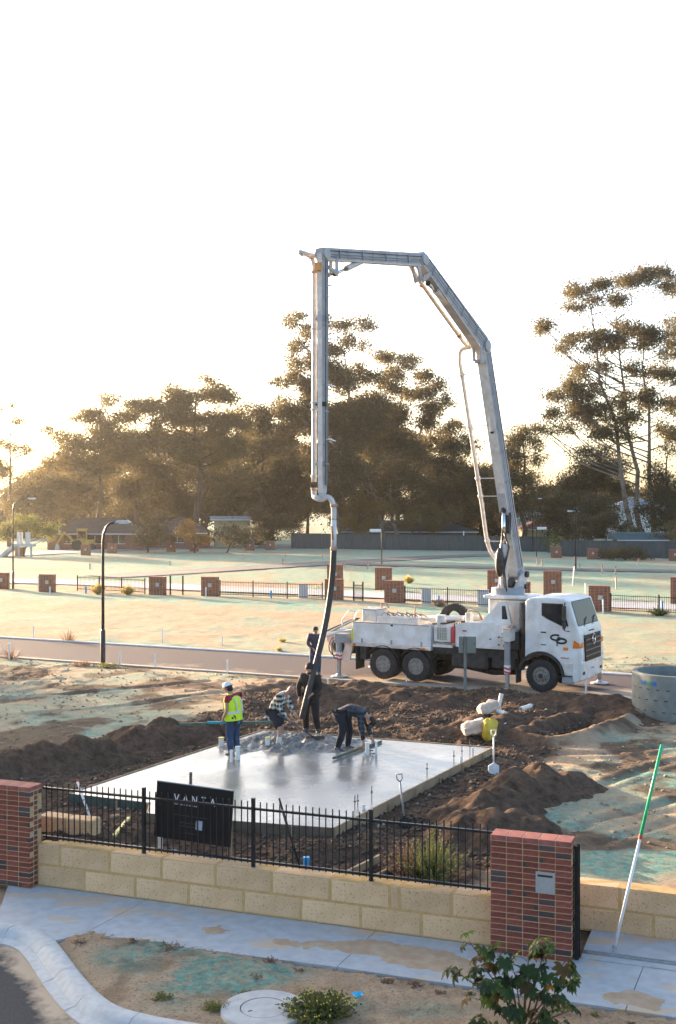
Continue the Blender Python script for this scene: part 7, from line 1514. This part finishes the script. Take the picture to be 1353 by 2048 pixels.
litter('soil_clods', 'scattered dark clods of dug soil round the slab', 'clods', in_dirt, 15000, CLOD, 1, .010, .06); litter('sand_crumbs', 'crumbs of sand on the front verge', 'crumbs', in_verge, 2600, SANDC, 2, .004, .014)
litter('dry_twigs', 'scattered dry twigs and straw on the front verge', 'twigs', in_verge, 3600, TWIG, 3, .02, .06, 'twig'); litter('lot_clods', 'scattered clods over the graded lots', 'clods', in_lot, 3000, SANDC, 4, .015, .06)
# dry weedy shrub behind the fence
ws_ = on(W(s_at(865, .95), .95)); weed('weedy_shrub', 'tall dry yellow-green weeds behind the right part of the picket fence', ws_, 1.0, .62, 'green', 170, 61, 2.2, lw=.011); weed('weedy_shrub', 'brown dry weeds beside the tall yellow-green weeds', on(W(s_at(815, 1.0), 1.0)), .8, .5, 'dead', 110, 62, 2.0, lw=.010)
# ------------------------------------------------------------------ castor plant in the foreground
CL = [leaf_mat('castor_green', (0.028, 0.060, 0.020), (0.042, 0.075, 0.024), (0.09, 0.15, 0.03)), leaf_mat('castor_dark', (0.020, 0.040, 0.020), (0.032, 0.052, 0.024), (0.07, 0.11, 0.03)), leaf_mat('castor_bronze', (0.085, 0.050, 0.022), (0.10, 0.075, 0.02), (0.20, 0.12, 0.03))]
CST = mat('castor_stem', (0.10, 0.075, 0.045), .6, col2=(0.13, 0.05, 0.04), scale=5)
def castor_leaf(m, seed):
    rg = random.Random(seed); mb = MB(); lobes = 7
    for k in range(lobes):                            # pointed lobes round the stalk, each folded along its rib
        a = R(-118+k*236/(lobes-1)); L_ = (1.0-.32*abs(k-3)/3)*rg.uniform(.9, 1.08); d = Vector((math.cos(a), math.sin(a), 0)); n_ = Vector((-d.y, d.x, 0)); w = .23
        def q(t, s, z): p = d*(L_*t)+n_*(s*w*L_); p.z = z-.34*(L_*t)**2; return p
        base, m1, m2, tip = Vector((0, 0, 0)), q(.4, 0, .02), q(.72, 0, .02), q(1.0, 0, -.03)
        for s in (-1, 1): e1, e2 = q(.42, s*1.0, .07), q(.70, s*.85, .05); mb.poly((base, m1, e1) if s < 0 else (base, e1, m1)); mb.poly((m1, m2, e2, e1) if s < 0 else (m1, e1, e2, m2)); mb.poly((m2, tip, e2) if s < 0 else (m2, e2, tip))
    return mb.mesh('leaf', m)
LM = [castor_leaf(CL[i % 3 if i < 4 else i % 2], i) for i in range(6)]
cp = G(1045, 2085, ZL); cp.z = ZL; co = thing('castor_plant', 'leafy castor plant with lobed dark leaves in the right foreground', 'plant', cp); rg = random.Random(12)
def cpx(px, py, dy=0.0): return P(px, py, cp.y+dy)-cp
tips = [(940,1885,.1),(915,1945,.0),(1000,1905,.05),(1100,1885,.05),(1130,1925,0),(985,1965,-.15),(1060,1960,-.1),(1150,1960,.05),(1105,1990,-.2),(1145,2020,-.1),(1010,2020,-.2),(960,2000,.05),(1060,1900,.15),(965,1930,.2),(1080,2030,-.25),(1120,2050,.1),(950,2045,.1),(1030,1945,.2)]
for k, (px, py, dy) in enumerate(tips):
    t = cpx(px, py, dy); b = Vector((rg.uniform(-.05, .05), rg.uniform(-.05, .05), 0)); md = Vector((t.x*.45, t.y*.4, t.z*.62))
    ln = smooth_line([b, md*.6, md, t], 3); MB().tube(ln, [.016-.010*i/(len(ln)-1) for i in range(len(ln))], 6).build('stem', CST, co, smooth=True)
    nl = rg.choice((6, 7, 8, 8))
    for j in range(nl):
        a = rg.uniform(0, 2*math.pi); pb = md.lerp(t, ((j+1)/nl)**.6); L_ = rg.uniform(.06, .17); lp = pb+Vector((math.cos(a)*L_, math.sin(a)*L_, rg.uniform(.0, .07)))
        MB().tube([pb, pb.lerp(lp, .5)+Vector((0, 0, .015)), lp], [.004, .0035, .003], 4).build('leaf_stalk', CST, co)
        l = obj('leaf', rg.choice(LM), co); l.location = lp; s = rg.uniform(.11, .19); l.scale = (s, s, s); l.rotation_euler = Euler((rg.uniform(-.4, .4), rg.uniform(.25, 1.05), a), 'XYZ')
# ------------------------------------------------------------------ morning haze
hz = MB().box((-1600, -60, -2.0), (1600, 2300, 56)).build('haze', None); tag(hz, kind='stuff')
hm = bpy.data.materials.new('haze'); hm.use_nodes = True; nt = hm.node_tree; nt.nodes.clear()
ho = nt.nodes.new('ShaderNodeOutputMaterial'); pv = nt.nodes.new('ShaderNodeVolumePrincipled'); pv.inputs['Color'].default_value = (0.93, 0.90, 0.86, 1); pv.inputs['Density'].default_value = 0.00013; pv.inputs['Anisotropy'].default_value = 0.8
nt.links.new(pv.outputs['Volume'], ho.inputs['Volume']); hz.data.materials.clear(); hz.data.materials.append(hm)
